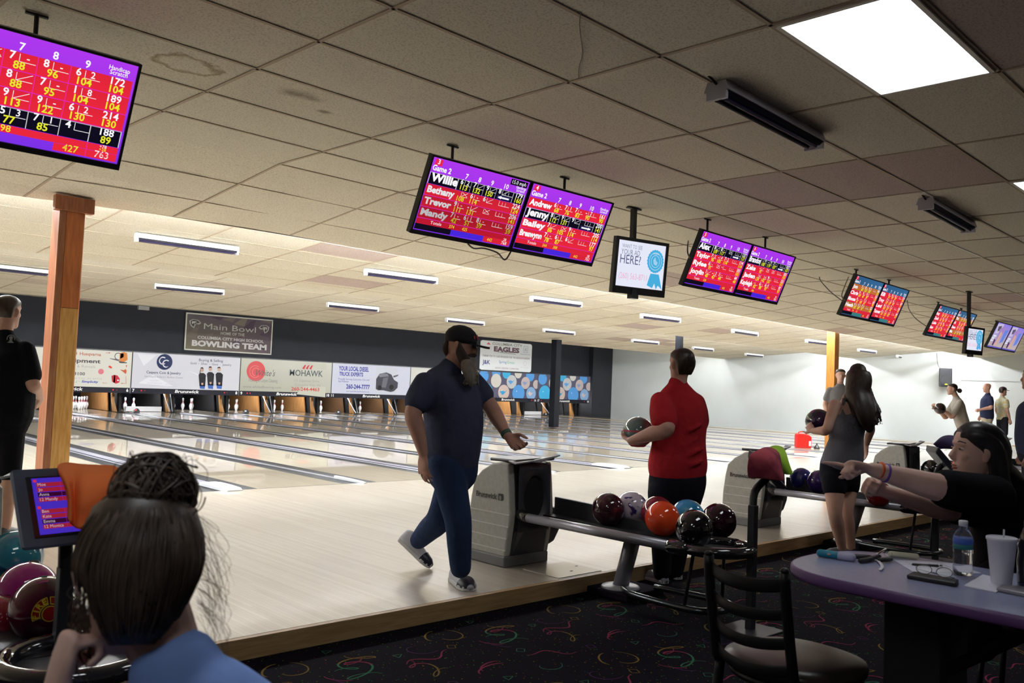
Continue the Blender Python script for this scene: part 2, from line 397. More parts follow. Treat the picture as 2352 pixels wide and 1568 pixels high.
# continuous cove light behind each lip (the lamps that light the lanes)
M_TUBE=[mat('cove_tube%d'%i,(1,1,1),.5,emit=COVE*k,ecol=(.92,.96,1.0)) for i,k in enumerate((1.08,.92,.30))]; M_FIX=mat('fixture_white',(.8,.8,.82),.4)
for k,zl in enumerate((2.70,2.66,2.61)):
    f=lip[k]; fx=MB(); tb=MB(); n=30; 
    for i in range(n):
        x0=-9+i*(XW-.4+9)/n; x1=x0+(XW-.4+9)/n-.06
        p=V((x0,f(x0)+.14,zl+.23)); q=V((x1,f(x1)+.14,zl+.23)); tb.tube([p,q],.017,6); tb.tube([p+V((0,.27,-.085)),q+V((0,.27,-.085))],.017,6)  # rear tube row is added to soften the cutoff and brighten the bay
        fx.ext([(x0,f(x0)+.022,zl+.20),(x1,f(x1)+.022,zl+.20),(x1,f(x1)+.022,zl+.27),(x0,f(x0)+.022,zl+.27)],(0,.05,0))
    t=thing('cove_light','long row of white tubes hidden behind the %s ceiling drop over the lanes'%('nearest','middle','farthest')[k],'ceiling light',(8,f(8),zl),'tube lights behind the ceiling drops')
    obj('housing',fx,M_FIX,t); obj('tube',tb,M_TUBE[k],t)
# ---------------------------------------------------------------- walls
def quad(name,pts,m): struct(name,MB().add(pts,[tuple(range(len(pts)))]),m)
quad('wall_right',[(XW,-13.5,CPT-.1),(XW,-13.5,3.1),(XW,17.2,3.1),(XW,17.2,CPT-.1)],M_WHITE)
quad('wall_left',[(XL,-13.5,CPT-.1),(XL,17.2,CPT-.1),(XL,17.2,3.1),(XL,-13.5,3.1)],M_CREAM)
quad('wall_near',[(XL,-13.5,CPT-.1),(XL,-13.5,3.1),(XW,-13.5,3.1),(XW,-13.5,CPT-.1)],M_CREAM)
mb=MB().box((XL,16.62,1.60),(24.2,16.75,3.08)); mb.box((XL,20.6,-.3),(24.2,20.7,1.7)); mb.box((XL,16.75,1.6),(24.2,20.65,1.65))
mb.box((XL,16.5,-.2),(-8.2,16.7,1.7)); struct('wall_far',mb,M_NAVY)
struct('wall_far_side',MB().box((24.14,16.40,-.1),(XW,16.6,3.08)).box((24.14,16.6,-.1),(24.2,20.7,1.7)),M_BLK)
struct('trim_4',MB().box((XW-.035,-13.4,1.98),(XW,1.75,2.04)).box((XW-.03,1.72,-.05),(XW,1.77,2.0)),M_WHITE)
struct('trim_5',MB().box((24.75,YA+.02,0.002),(24.80,0,.03)),M_EDGE)
# ---------------------------------------------------------------- floors
def carpet():
    mb=MB(); mb.add([(XL,-13.5,CPT),(XW,-13.5,CPT),(XW,YA+.03,CPT),(XL,YA+.03,CPT)],[(0,1,2,3)],0)
    rnd=random.Random(5); T=.92
    cols=[1,2,3,4]
    def ribbon(pts,w,c,cx,cy_,a,s):
        P=[];ca,sa=math.cos(a),math.sin(a)
        for (x,y) in pts: P.append(V((cx+s*(x*ca-y*sa),cy_+s*(x*sa+y*ca),CPT+.0012)))
        vs=[];n=len(P)
        for k in range(n):
            t=(P[min(k+1,n-1)]-P[max(k-1,0)]).normalized(); nn=V((-t.y,t.x,0))*w*s*(.35+.65*math.sin(PI*(k+.5)/n))
            vs+=[P[k]-nn,P[k]+nn]
        for k in range(n-1):
            cc=c if isinstance(c,int) else c[0 if k<n/2 else 1]
            mb.add(vs[2*k:2*k+4],[(0,2,3,1)],cc)
    curl=[(.11*math.cos(t)*(1-.05*t)+.018*t,.045*math.sin(t)+.022*t) for t in[i*.35 for i in range(34)]]
    wave=[(.012*i-.15,.035*math.sin(i*.33)) for i in range(26)]
    comma=[(.10*math.cos(t),.05*math.sin(t)) for t in[.3+i*.2 for i in range(15)]]
    hook=[(.008*i*math.cos(i*.22),.008*i*math.sin(i*.22)) for i in range(6,24)]
    motifs=[(0,0,curl,(2,1),.3,1.0),(.42,.10,wave,1,.1,1.0),(.20,.38,curl,(3,2),2.9,.9),(.66,.42,comma,3,.8,.9),(.70,.36,hook,3,2.2,.7),(.10,.68,comma,1,.2,1.),(.12,.72,comma,1,.35,.85),
            (.50,.70,wave,1,2.6,.9),(.80,.76,curl,(3,1),.9,.8),(.46,.28,hook,4,.3,.6),(.85,.06,comma,4,1.9,.7),(.84,.12,comma,1,2.1,.7),(.33,.55,hook,2,1.1,.5)]
    tri=[(0,0),(.07,0),(.035,.05),(0,0)]; sq=[(0,0),(.06,0),(.06,.05),(0,.05),(0,0)]
    for ix in range(-10,14):
        for iy in range(-10,1):
            bx=ix*T+(.46 if iy%2 else 0); by=YA+.2+iy*.8
            if by<-9.6 and False: continue
            for (mx,my,pts,c,a,s) in motifs:
                x=bx+mx;y=by+my*.85
                if y>YA-.14 or y<-9.5 or x>9 or x<-7: continue
                ribbon(pts,.0055,c,x,y,a,s)
            for (mx,my,pts,c) in((.3,.2,tri,2),(.62,.15,sq,3),(.05,.5,tri,2),(.75,.6,sq,4),(.4,.8,sq,2)):
                x=bx+mx;y=by+my*.85
                if y>YA-.1 or y<-9.5 or x>9 or x<-7: continue
                for k in range(len(pts)-1): ribbon([pts[k],((pts[k][0]+pts[k+1][0])/2,(pts[k][1]+pts[k+1][1])/2),pts[k+1]],.003,c,x,y,.4+mx,.8)
    m=bpy.data.materials.new('carpet'); m.use_nodes=True; nt=m.node_tree; N=nt.nodes.new; L=nt.links.new; b=nt.nodes['Principled BSDF']
    b.inputs['Roughness'].default_value=1; b.inputs['Specular IOR Level'].default_value=.05
    g=N('ShaderNodeNewGeometry'); vo=N('ShaderNodeTexVoronoi'); vo.inputs['Scale'].default_value=38; L(g.outputs['Position'],vo.inputs['Vector'])
    lt=N('ShaderNodeMath'); lt.operation='LESS_THAN'; lt.inputs[1].default_value=.14; L(vo.outputs['Distance'],lt.inputs[0])
    hs=N('ShaderNodeHueSaturation'); hs.inputs['Saturation'].default_value=1.6; hs.inputs['Value'].default_value=.22; L(vo.outputs['Color'],hs.inputs['Color'])
    mx=N('ShaderNodeMix'); mx.data_type='RGBA'; L(lt.outputs[0],mx.inputs[0]); L(hs.outputs[0],mx.inputs[7]); mx.inputs[6].default_value=(.0055,.0042,.0078,1)
    L(mx.outputs[2],b.inputs['Base Color'])
    cm=[mat('thread_pink',(.20,.028,.065),1,spec=.05),mat('thread_green',(.033,.13,.075),1,spec=.05),mat('thread_gold',(.17,.11,.028),1,spec=.05),mat('thread_plum',(.07,.02,.09),1,spec=.05)]
    struct('floor',mb,[m]+cm)
carpet()
ap=MB().box((XL,YA,-.3),(XW,0,0)); struct('floor_approach',ap,M_APP)
struct('trim_6',MB().box((XL,YA-.035,CPT),(XW,YA,-.001)),M_EDGE)
struct('floor_lane_bed',MB().box((XL,0.,-.3),(XW,20.6,-.10)),M_BLK)
# ---------------------------------------------------------------- lanes
def lx(n):   # left edge of lane n
    k=(n-4)//2; return k*PP if n%2==0 else k*PP+LW+NG
M_DOT=mat('lane_marking',(.28,.13,.05),.4)
for n in range(0,19):
    x=lx(n); mb=MB().box((x,0.012,-.09),(x+LW,YB,0))
    # arrows and foul line dots
    for k in range(-3,4):
        cx=x+LW/2+k*.132; yy=4.6-abs(k)*.28
        mb.add([(cx-.016,yy,.0006),(cx+.016,yy,.0006),(cx,yy+.15,.0006)],[(0,1,2)],1)
    mb.box((x,0.002,-.01),(x+LW,.012,.0008),2)
    o=obj('bowling_lane',mb,[M_LANE,M_DOT,M_BLK])
    side={0:'leftmost glossy maple lane, seen only in slivers beside the wooden post',1:'glossy maple lane behind the person in black at the left',2:'glossy maple lane running past the left foot of the orange wooden post',3:'glossy maple lane just left of the wide silver gutter cap above the hair bun',
     4:'glossy maple lane, first one right of the wide silver cap above the hair bun',5:'glossy maple lane, first one right of the narrow cap ending left of the bearded man',13:'glossy maple lane next beyond the lane that ends under number 12',14:'glossy maple lane, second beyond the lane that ends under number 12',15:'glossy maple lane next before the lane that ends under number 16'}
    tag(o,side.get(n) or 'glossy maple bowling lane that ends under the white number %d'%n,'bowling lane','bowling lanes')
# dividers: gutter, cap, gutter
M_GUT=mat('gutter_grey',(.016,.018,.023),.45,0,spec=.3); M_CAP=mat('cap_silver',(.34,.35,.42),.32,.35); M_CAPW=mat('cap_white',(.72,.74,.78),.3,.1); M_CAPD=mat('cap_dark',(.04,.04,.07),.4,.2); M_RED=mat('dark_red',(.25,.02,.03),.4)
def gutter(mb,x0,x1):
    n=9; pr=[]
    for i in range(n):
        t=i/(n-1); pr.append((x0+(x1-x0)*t,-.026*math.sin(PI*t)**.4 if 0<t<1 else -.002))
    mb.rings([[V((a,y,b)) for a,b in pr] for y in(0.004,YM+.28)],0,False,False)
def divider(x,w,wide):
    t=thing('lane_divider','','gutter',(x+w/2,0,0),'gutters and caps between the lanes')
    g=.2195; cw=w-2*g
    m1=MB(); gutter(m1,x,x+g); obj('gutter',m1,M_GUT,t,True)
    m1=MB(); gutter(m1,x+w-g,x+w); obj('gutter',m1,M_GUT,t,True)
    c=MB(); cx=x+w/2; h=cw/2+(.012 if wide else .004)
    hz=.012 if wide else .006; prof=[(-h,-.004),(-h*.92,hz*.5),(-h*.55,hz),(h*.55,hz),(h*.92,hz*.5),(h,-.004)]
    c.rings([[V((cx+a,y,b)) for a,b in prof] for y in(.50,YM+.28)],0,False,False)
    c.box((cx-h*.95,.5,-.085),(cx+h*.95,YM+.28,-.004),1)
    if wide:
        for s in(-1,1): c.box((cx+s*h*.78-.006,.5,.009),(cx+s*h*.78+.006,YM+.28,.015),1)
    obj('cap',c,[M_CAP,M_CAPD],t)
    e=MB(); R=[]
    for y,z,k in((.56,.030,1.0),(.40,.040 if wide else .030,1.0),(.15,.040 if wide else .026,1.0 if wide else 1.1),(-.02,.036 if wide else .022,.95),(-.09,.014,.8)):
        R.append([V((cx+a*k,y,b)) for a,b in((-h,-.002),(-h*.95,z*.7),(-h*.7,z),(h*.7,z),(h*.95,z*.7),(h,-.002))])
    e.rings(R,0,True,True); e.box((cx-h*.9,-.03,-.06),(cx+h*.9,.5,.0),1)
    obj('end_cap',e,[M_CAPW,M_RED],t)
    return t
for k in range(-2,7):
    x=k*PP
    if k>=-1: 
        a=lx(4+2*k)-WG; t=divider(a,WG,True); n0=3+2*k; t['label']=('wide silver gutter cap with two channels between lanes %d and %d'%(n0,n0+1)) if k>=2 else ('wide silver gutter cap whose white tip points at the %s'%{-1:'person in black shorts',0:'hair bun in the foreground',1:'ball held against the red shirt'}[k])
    a=lx(4+2*k)+LW; t=divider(a,NG,False); n0=4+2*k
    if n0<=17: t['label']=('narrow silver cap and two gutters between lanes %d and %d'%(n0,n0+1)) if k>=1 else ('narrow silver cap and two gutters %s'%{-2:'left of the person in black shorts',-1:'running behind the orange wooden post',0:'ending just left of the bearded man'}[k])
    else: t['label']='narrow silver cap and gutters along the right hand white wall'
# ---------------------------------------------------------------- posts
def post(name,label,x,y,zt,w,kind):
    t=thing(name,label,'post',(x,y,0)); y=y+w/2; yb=y-w; z0=0 if y<.2 else .031
    if kind=='blk':
        obj('shaft',MB().box((x-w/2,yb,z0),(x+w/2,y,zt)),mat('post_black',(.005,.006,.009),.8,spec=.15),t,bevel=.006)
        if y>8: obj('foot_plate',MB().box((x-w*.7,yb-.04,z0),(x+w*.7,y+.04,.02)),mat('brown_plate',(.12,.07,.06),.6),t)
    elif kind=='left':
        a=MB().box((x-w/2,yb+.02,z0),(x+w/2,y,zt-.1)); obj('side_board',a,M_CEDAR,t,bevel=.004)
        zs=JP(150,706,1,yb).z
        obj('front_board',MB().box((x-w/2+.055,yb-.004,zs),(x+w/2-.012,yb+.02,zt-.1)),mat('cedar_front',(.66,.24,.08),.45,noise=(4,(.42,.13,.05),5,(8,8,1.2),.3,.7)),t,bevel=.003)
        obj('front_board',MB().box((x-w/2+.055,yb-.006,z0),(x+w/2-.012,yb+.018,zs-.004)),M_PINE,t,bevel=.003)
        obj('corner_strip',MB().box((x-w/2-.003,yb-.012,z0),(x-w/2+.052,yb+.03,zt-.1)),mat('cedar_corner',(.33,.13,.07),.5,noise=(5,(.42,.2,.1),5,(10,10,1),.4,.65)),t,bevel=.003)
        obj('cap_block',MB().box((x-w/2-.045,yb-.03,zt-.13),(x+w/2+.06,yb+.05,zt)),M_CEDAR,t,bevel=.004)
    else:
        obj('shaft',MB().box((x-w/2,yb,z0),(x+w/2,y,zt)),mat('pine_orange',(.40,.17,.025),.5,noise=(5,(.28,.10,.015),5,(10,10,1),.35,.7)),t,bevel=.006)
        obj('side_panel',MB().box((x+w/2,yb+.02,z0),(x+w/2+.05,y+.05,zt)),mat('pale_side',(.78,.72,.72),.5),t)
xp=JP(160,475,1,-.46).x
post('wooden_post','thick square post of orange and pale pine boards at the left, beside the lanes',xp,-.46,2.71,.215,'left')
post('wooden_post','slim orange pine post with pale right side behind the long haired woman',14.28,.60,2.99,.20,'pine')
post('steel_post','black square post rising behind the head of the person in red',14.3,4.83,2.99,.15,'blk')
post('steel_post','black square post standing among the lanes in front of number 17',14.31,9.28,2.64,.22,'blk')
struct('trim_7',MB().ext([JP(2072,783,2,2.79),JP(2094,786.5,2,2.79),JP(2143,779.5,2,2.79),JP(2092,784,2,2.79)],(0,0,.01)),M_BLK)  # shade of an open gap at a sagging tile, drawn as a black sliver
# ================================================================ MASKING PANELS, PINS, SIGNS, SCREENS
PRINT=attr_mat('printed_board',0,.6,.15); SCR=attr_mat('score_screen',1.0,.2,.4); PRG=attr_mat('banner_print',0,.6,.2)
WHT=(.86,.86,.84); INK=(.03,.03,.04)
def pxa(A,u,v):    # pixel -> fraction on the panel plane (axis-aligned far wall boards)
    p=JP(u,v,1,A.o.y)-A.o; return p.dot(A.ex)/A.w, p.dot(A.ey)/A.h
def tx(A,t,u0,v0,u1,v1,hp,c,bold=0.,it=0.):
    x0,y0=pxa(A,u0,v0); x1,y1=pxa(A,u1,v1); w=(x1-x0)*A.w
    d=(A.P(x0,y0)-CAM).dot(CF); A.text(t,x0,y0,hp*d/FPX,c,w=w,bold=bold,it=it,rise=0)
def pr(A,u0,v0,u1,v1,c):
    a=pxa(A,u0,v0);b=pxa(A,u1,v1);A.rect(a[0],b[1],b[0],a[1],c)
def pd(A,u,v,r,c,**k):
    x,y=pxa(A,u,v);d=(A.P(x,y)-CAM).dot(CF);A.disc(x,y,r*d/FPX*1.25,c,**k)
def pp(A,pts,c): A.poly([pxa(A,*p) for p in pts],c)
MX0=1.307; ZB,ZS,ZT=.565,.715,1.72
def dimc(c,k): return tuple(dimc(q,k) for q in c) if isinstance(c[0],(tuple,list)) else tuple(v*k for v in c)
def masks():
    for k in range(0,7):
        x0=MX0+k*PP; x1=x0+PP-.03; a,b=5+2*k,6+2*k; full=k in(5,6)
        t=thing('masking_unit','','lane sign',((x0+x1)/2,YM,ZB),'advertising boards over the pins')
        z1=ZT+.02
        obj('frame',MB().box((x0,YM+.012,ZB),(x1,YM+.10,z1)).box((x0-.02,YM+.0,ZS),(x0+.012,YM+.02,z1+.01)).box((x1-.012,YM,ZS),(x1+.02,YM+.02,z1+.01)).box((x0,YM,ZT),(x1,YM+.02,z1+.012)),M_DKPL,t)
        s=Art((x0,YM+.010,ZB),(1,0,0),(0,0,1),PP-.03,.15)
        s.rect(0,0,1,1,(.012,.012,.02)); s.up()
        s.text(str(a),.012 if a<10 else .006,.25,.085,WHT,bold=.02); s.text(str(b),.988,.25,.085,WHT,al='r',bold=.02)
        s.text('Brunswick',.5,.28,.085,WHT,al='c',bold=.02,it=.25,w=.72)
        for (xx,on) in {0:((.86,1),(.89,0)),1:((.09,1),(.12,0),(.86,1),(.885,0)),2:((.08,1),(.11,1),(.85,1),(.88,0)),3:(),4:(),5:((.91,1),(.94,0)),6:((.07,1),(.90,1))}[k]: s.disc(xx,.55,.02,(.75,.02,.03) if on else (.15,.02,.02),n=10)
        obj('number_strip',s.mb,PRINT,t)
        for xx in(lx(a),lx(b)): obj('pin_lamp',MB().tube([(xx+.1,17.9,.80),(xx+LW-.1,17.9,.80)],.02,8).box((xx+.05,17.88,.82),(xx+LW-.05,17.96,.86),1).box((xx+.5,YM+.1,.86),(xx+.54,17.9,.88),1),[M_GLOWT,M_FIX],t)
        h=ZT-ZS; A=Art((x0,YM-.002,ZS),(1,0,0),(0,0,1),PP-.03,h)
        draw_ad(A,k); A.mb.c=[dimc(c,.80) for c in A.mb.c]; obj('ad_board',A.mb,PRINT,t)
        t['label']={0:'advertising board with orange saw pictures over lanes 5 and 6, half behind the post',1:'coin and jewelry advertising board with three people over lanes 7 and 8',2:'flooring advertising board with a red disc over lanes 9 and 10',3:'diesel truck advertising board over lanes 11 and 12',
          4:'white advertising board mostly hidden behind the bearded man',5:'board picturing blue and white balls over lanes 15 and 16',6:'board picturing blue and white balls over lanes 17 and 18'}[k]
def draw_ad(A,k):
    if k==0:
        A.rect(0,0,1,1,(.70,.69,.62)); A.up()
        br=(.48,.16,.10); 
        tx(A,'H',172,814,177,814,6,br,.04); tx(A,'Husqvarna',183,815,232,817,7,br,.02)
        tx(A,'Equipment',139,830,231,832,9,(.10,.09,.10),.03); tx(A,'Service & Rentals',140,842,219,844,6.5,(.42,.40,.40)); tx(A,'rentals.com',158,848,199,850,4,(.6,.58,.56))
        tx(A,'244.3100',147,860,195,862,7,(.12,.1,.1),.02); tx(A,'Columbia City, IN 46725',140,869,234,872,4.5,(.50,.46,.45))
        tx(A,'Simplicity',187,878,225,880,5,(.05,.08,.45),.03,.2); A.disc(*pxa(A,179,877),.06,(.05,.35,.2),r2=.05,a0=.3,a1=4.5,asp=.5)
        A.disc(*pxa(A,232,853),.075,(.70,.20,.25)); 
        pp(A,[(243,809.5),(250,809.7),(250,808),(254,810),(250,812),(250,810.7),(243,810.6)],br)
        # chain saw
        pp(A,[(251.5,822.5),(252,823.6),(272,829),(275,826),(270,824.5)],(.15,.14,.16)); pp(A,[(275,811),(285,808),(292,811),(293,826),(284,832),(274,829)],(.62,.22,.06)); pp(A,[(277,812),(284,811),(284,820),(276,824)],(.08,.08,.1)); pp(A,[(272,829),(292,832),(291,834),(275,833.5)],(.08,.08,.1))
        A.disc(*pxa(A,271.5,818),.10,(.1,.1,.12),r2=.08,a0=.9,a1=4.4)
        pp(A,[(248.5,842),(252,839),(257,842.5),(257,846),(253,845)],(.65,.05,.03)); pp(A,[(275,848),(284,850),(289,847),(291,852),(289,859),(283,854)],(.55,.12,.05)); pp(A,[(289,838),(292,839),(290,844)],(.6,.05,.04))
        pp(A,[(256,863),(262,860.5),(270,862),(275,869),(274,878),(266,881),(257,876)],(.50,.03,.05)); pp(A,[(262,861),(265,861.5),(264,879),(260,878)],(.30,.02,.03)); A.up(); pd(A,271,873,1.6,(.8,.8,.8),n=10); A.up(-1)
        for y in (877.5,): pp(A,[(235,y+1),(247,y+1.8),(247,y+2.4),(238,y+2),(238,y+3),(235,y+1.4)],br)
        pp(A,[(277,879),(289,880.3),(288.6,863),(289.4,863),(290,881),(281,880.6),(281,882),(277,879.4)],br)
    elif k==1:
        A.rect(0,0,1,1,(.66,.66,.72)); A.up()
        for pts in([(316,812),(360,815),(330,840)],[(430,850),(505,878),(455,862)],[(318,880),(350,860),(400,888)]): pp(A,pts,(.79,.79,.84))
        A.up(); dk=(.02,.03,.09); pd(A,378,831,13,dk,n=32); A.up(); pd(A,378,831,14.5,dk,n=32,r2=.165); 
        for (u,v) in((374,828),(382,835)): A.disc(*pxa(A,u,v),.115,(.8,.8,.84),r2=.085,a0=.9,a1=5.4)
        tx(A,'Caspers Coin & Jewelry',336,857,415,861,6,dk,.01); tx(A,"Northern Indiana's Bullion Dealer",332,866,421,870,4.2,(.30,.30,.36))
        for (u,v,w,t) in((345,874.5,20,'South Main'),(338,880.5,34,'102 W Main Ave'),(344,885.5,22,'Columbia City'),(388,877,14,'Goshen'),(380,883,32,'2121 W Pike St'),(386,888,22,'Columbia City')): tx(A,t,u,v,u+w,v+.8,2.8,(.55,.55,.6))
        tx(A,'Buying & Selling',457,829,512,832,6,dk,.0); tx(A,'Gold  -  Silver  -  Guns  -  Jewelry',437,836,531,841,5,(.05,.06,.14))
        for (u,hd,sk) in((464,848,(.55,.36,.28)),(483,846,(.55,.38,.3)),(503,847,(.6,.42,.34))):
            s=9; pp(A,[(u-6,hd+38),(u-8,hd+12),(u-4,hd+8),(u+4,hd+8.4),(u+9,hd+13),(u+7,hd+39)],(.02,.02,.025)); pp(A,[(u-6,hd+36),(u+7,hd+37),(u+6,893),(u-5,892)],(.06,.14,.45)); A.up(); pd(A,u,hd+2,3.4,sk,n=12); pp(A,[(u-4,hd),(u-3,hd-4.5),(u+2,hd-5),(u+4,hd),(u+2,hd-1.5),(u-2,hd-1.8)],(.05,.035,.03)); pp(A,[(u-2,hd+31),(u+3,hd+31),(u+2,hd+36),(u-1,hd+36)],sk); A.up(-1)
        A.up(1); pp(A,[(459,850),(461,846),(459.5,862),(457.5,860)],(.05,.03,.03))
    elif k==2:
        A.rect(0,0,1,1,((.42,.42,.35),(.48,.48,.41),(.62,.62,.55),(.55,.55,.47))); A.up()
        for pts in([(700,833),(750,836),(749,850),(720,845)],[(680,905),(700,885),(748,888),(747,912)]): pp(A,pts,(.56,.56,.48))
        A.up(); pd(A,588,852,18.5,(.62,.10,.11),n=36); A.up(); 
        A.disc(*pxa(A,586,853),.19,(.75,.3,.28),r2=.178,a0=1.,a1=5.5); A.disc(*pxa(A,588,854),.13,(.75,.3,.28),r2=.118,a0=.3,a1=4.5)
        tx(A,'White\'s',584,862,630,864,14,(.12,.12,.13),.0,.3); tx(A,'Flooring & Carpet Cleaning',571,876,637,880,8,(.25,.25,.24),.0)
        tx(A,'www.whitesflooring.com',558,890,645,895,6,(.25,.26,.25),.0)
        for i in range(3): pp(A,[(694+i*8,845.5+i*.4),(700+i*8,838+i*.4),(703+i*8,838+i*.4),(699+i*8,846+i*.4),(701+i*8,848+i*.4),(697+i*8,847+i*.4)],(.62,.06,.07))
        tx(A,'MOHAWK',665,862,741,866,14,(.10,.12,.13),.01); tx(A,'111 Diplomat Drive',675,876,733,878,5.5,(.35,.36,.33)); tx(A,'Columbia City, IN',677,886,735,889,5.5,(.35,.36,.33)); tx(A,'260-244-4463',669,896.5,733,899.5,8,(.55,.08,.06),.02)
    elif k==3:
        A.rect(0,0,1,1,(.62,.64,.76)); A.up(); bl=(.05,.05,.33)
        tx(A,'YOUR LOCAL DIESEL',778,850,847,851,10,bl,.03); tx(A,'TRUCK EXPERTS',779,862,834,864,8.5,bl,.03); tx(A,'Proudly Serving Columbia City and',777,871.5,848,874,4,bl,.0); tx(A,'the Midwest',777,877,801,878,4,bl,0)
        tx(A,'260-244-7777',795,892,849,894,10,bl,.03); tx(A,'www.qualitydieselperformance.com',795,899.5,848,901.5,3,bl,0)
        A.rect(*pxa(A,861,905),*pxa(A,913,845),(.60,.63,.70)); A.up()
        pp(A,[(863,893),(864,870),(872,858),(888,855),(899,860),(905,872),(914,878),(913,890),(905,898),(897,900),(880,896),(868,896)],(.06,.06,.08)); A.up()
        pp(A,[(868,862),(876,857),(890,858),(893,864),(873,866)],(.2,.2,.24)); pp(A,[(880,868),(892,866),(886,890),(876,889)],(.14,.14,.17)); pd(A,899,889,5,(.02,.02,.02),n=14); pd(A,872,890,4.5,(.02,.02,.02),n=14)
        pp(A,[(903,863),(915,860),(914,863),(904,867)],(.1,.1,.12))
    elif k==4: A.rect(0,0,1,1,(.66,.66,.62))
    else:
        A.rect(0,0,1,1,(.10,.10,.16)); rnd=random.Random(3); 
        B=[(.08,.82,.19,'b'),(.28,.95,.17,'b'),(.45,.97,.17,'c'),(.65,.98,.15,'w'),(.86,.92,.18,'b'),(.28,.66,.21,'w'),(.54,.64,.21,'m'),(.78,.62,.19,'n'),(.97,.58,.14,'n'),(.12,.22,.26,'c'),(.41,.22,.23,'m2'),(.66,.2,.26,'b'),(.88,.2,.21,'n2')]
        C={'b':(.10,.33,.72),'c':(.06,.42,.72),'w':(.66,.63,.58),'m':(.55,.56,.58),'n':(.56,.46,.45),'m2':(.62,.50,.45),'n2':(.25,.42,.68)}
        for (x,y,r,c) in B:
            A.up(); 
            # printed ball clipped to the board
            def clip(px,py): return (min(max(px,0.004),.996),min(max(py,.004),.996))
            pts=[clip(x+r*math.cos(a)*(A.h/A.w)*1.3,y+r*math.sin(a)*1.28) for a in[2*PI*i/28 for i in range(28)]]
            A.poly(pts,C[c]); A.up()
            if c in('m','n','n2','m2') and 0<x<.95:
                cc={'m':(.12,.36,.75),'n':(.25,.35,.6),'n2':(.6,.5,.5),'m2':(.05,.35,.65)}[c]
                q=r*.3
                A.poly([clip(x-q,y+r*.1),clip(x-q*.3,y-r*.5),clip(x+q*.2,y-r*.2),clip(x+q*.9,y+r*.5),clip(x+q*.3,y+r*.1),clip(x-q*.3,y+r*.3)],cc)
            if y<.5: A.disc(x-.03,y+r*.3,.022,(.85,.92,.95),n=10)
        A.up(); 
        for (dx) in(.075,.095): A.disc(dx+.03,.93,.014,(.02,.02,.04),n=8)
masks()
# ---- pit side boards, dark deck machinery, pins
M_KICK=mat('kickback_wood',(.50,.25,.08),.5,noise=(3,(.36,.17,.06),4,(1,6,1),.35,.7)); M_PIN=mat('pin_white',(.85,.85,.85),.25,coat=.5); M_PRED=mat('pin_red',(.6,.03,.05),.3)
M_MET=mat('machine_metal',(.45,.46,.5),.35,.7); M_GLOWT=mat('pin_lamp',(1,1,1),.5,emit=PINLIGHT,ecol=(.95,.96,1))
YP=18.29
def pin_proto(x,y,lab,grp):
    t=thing('bowling_pin',lab,'bowling pin',(x,y,0),grp)
    pr=[(0,0),(.0255,0),(.0286,.02),(.043,.06),(.0605,.115),(.057,.15),(.045,.185),(.031,.215),(.0235,.245),(.0225,.262),(.0255,.30),(.0320,.335),(.0323,.345),(.028,.365),(.016,.379),(0,.381)]
    q=[p for p in pr]; m=MB(); 
    idx=[(i,pr[i]) for i in range(len(pr))]
    m.lathe([p for p in pr[:8]],16,0,(x,y,0)); m.lathe([(.031,.215),(.0272,.228)],16,1,(x,y,0)); m.lathe([(.0272,.228),(.0235,.245)],16,0,(x,y,0)); m.lathe([(.0235,.245),(.0225,.262)],16,1,(x,y,0)); m.lathe([p for p in pr[9:]],16,0,(x,y,0))
    obj('body',m,[M_PIN,M_PRED],t,True); return t
PD=.3048; RACK=[(0,0),(-.5,1),(.5,1),(-1,2),(0,2),(1,2),(-1.5,3),(-.5,3),(.5,3),(1.5,3)]
pin0=None
STAND={5:(7,8,4),6:range(10),7:(0,1,3,6),8:(3,7,8,5,9),9:(5,8,9),10:(8,9),11:(5,8,9),12:(8,9),13:(5,9),14:range(10),15:range(10),16:range(10),17:range(10),18:(6,8)}
UND={5:'hidden beside the wooden post',6:'under the orange saw board',7:'under the left half of the jewelry board',8:'under the right half of the jewelry board',9:'under the left half of the flooring board',10:'under the right half of the flooring board',11:'under the left half of the truck board',12:'under the right half of the truck board',
 13:'under the plain white board, nearer half',14:'under the plain white board, farther half',15:'under the nearer blue ball board, left half',16:'under the nearer blue ball board, right half',17:'under the farther blue ball board, left half',18:'under the farther blue ball board, right half'}
for n in range(5,19):
    x=lx(n)+LW/2; grp='pins standing '+UND[n]
    for i in STAND[n]:
        a,b=RACK[i]; P=(x+a*PD,YP+b*PD*.866,.001)
        lab='white bowling pin with red neck stripes '+UND[n]
        if pin0 is None: pin0=pin_proto(P[0],P[1],lab,grp)
        else: dup(pin0,(P[0],P[1],0.001),label=lab,group=grp)
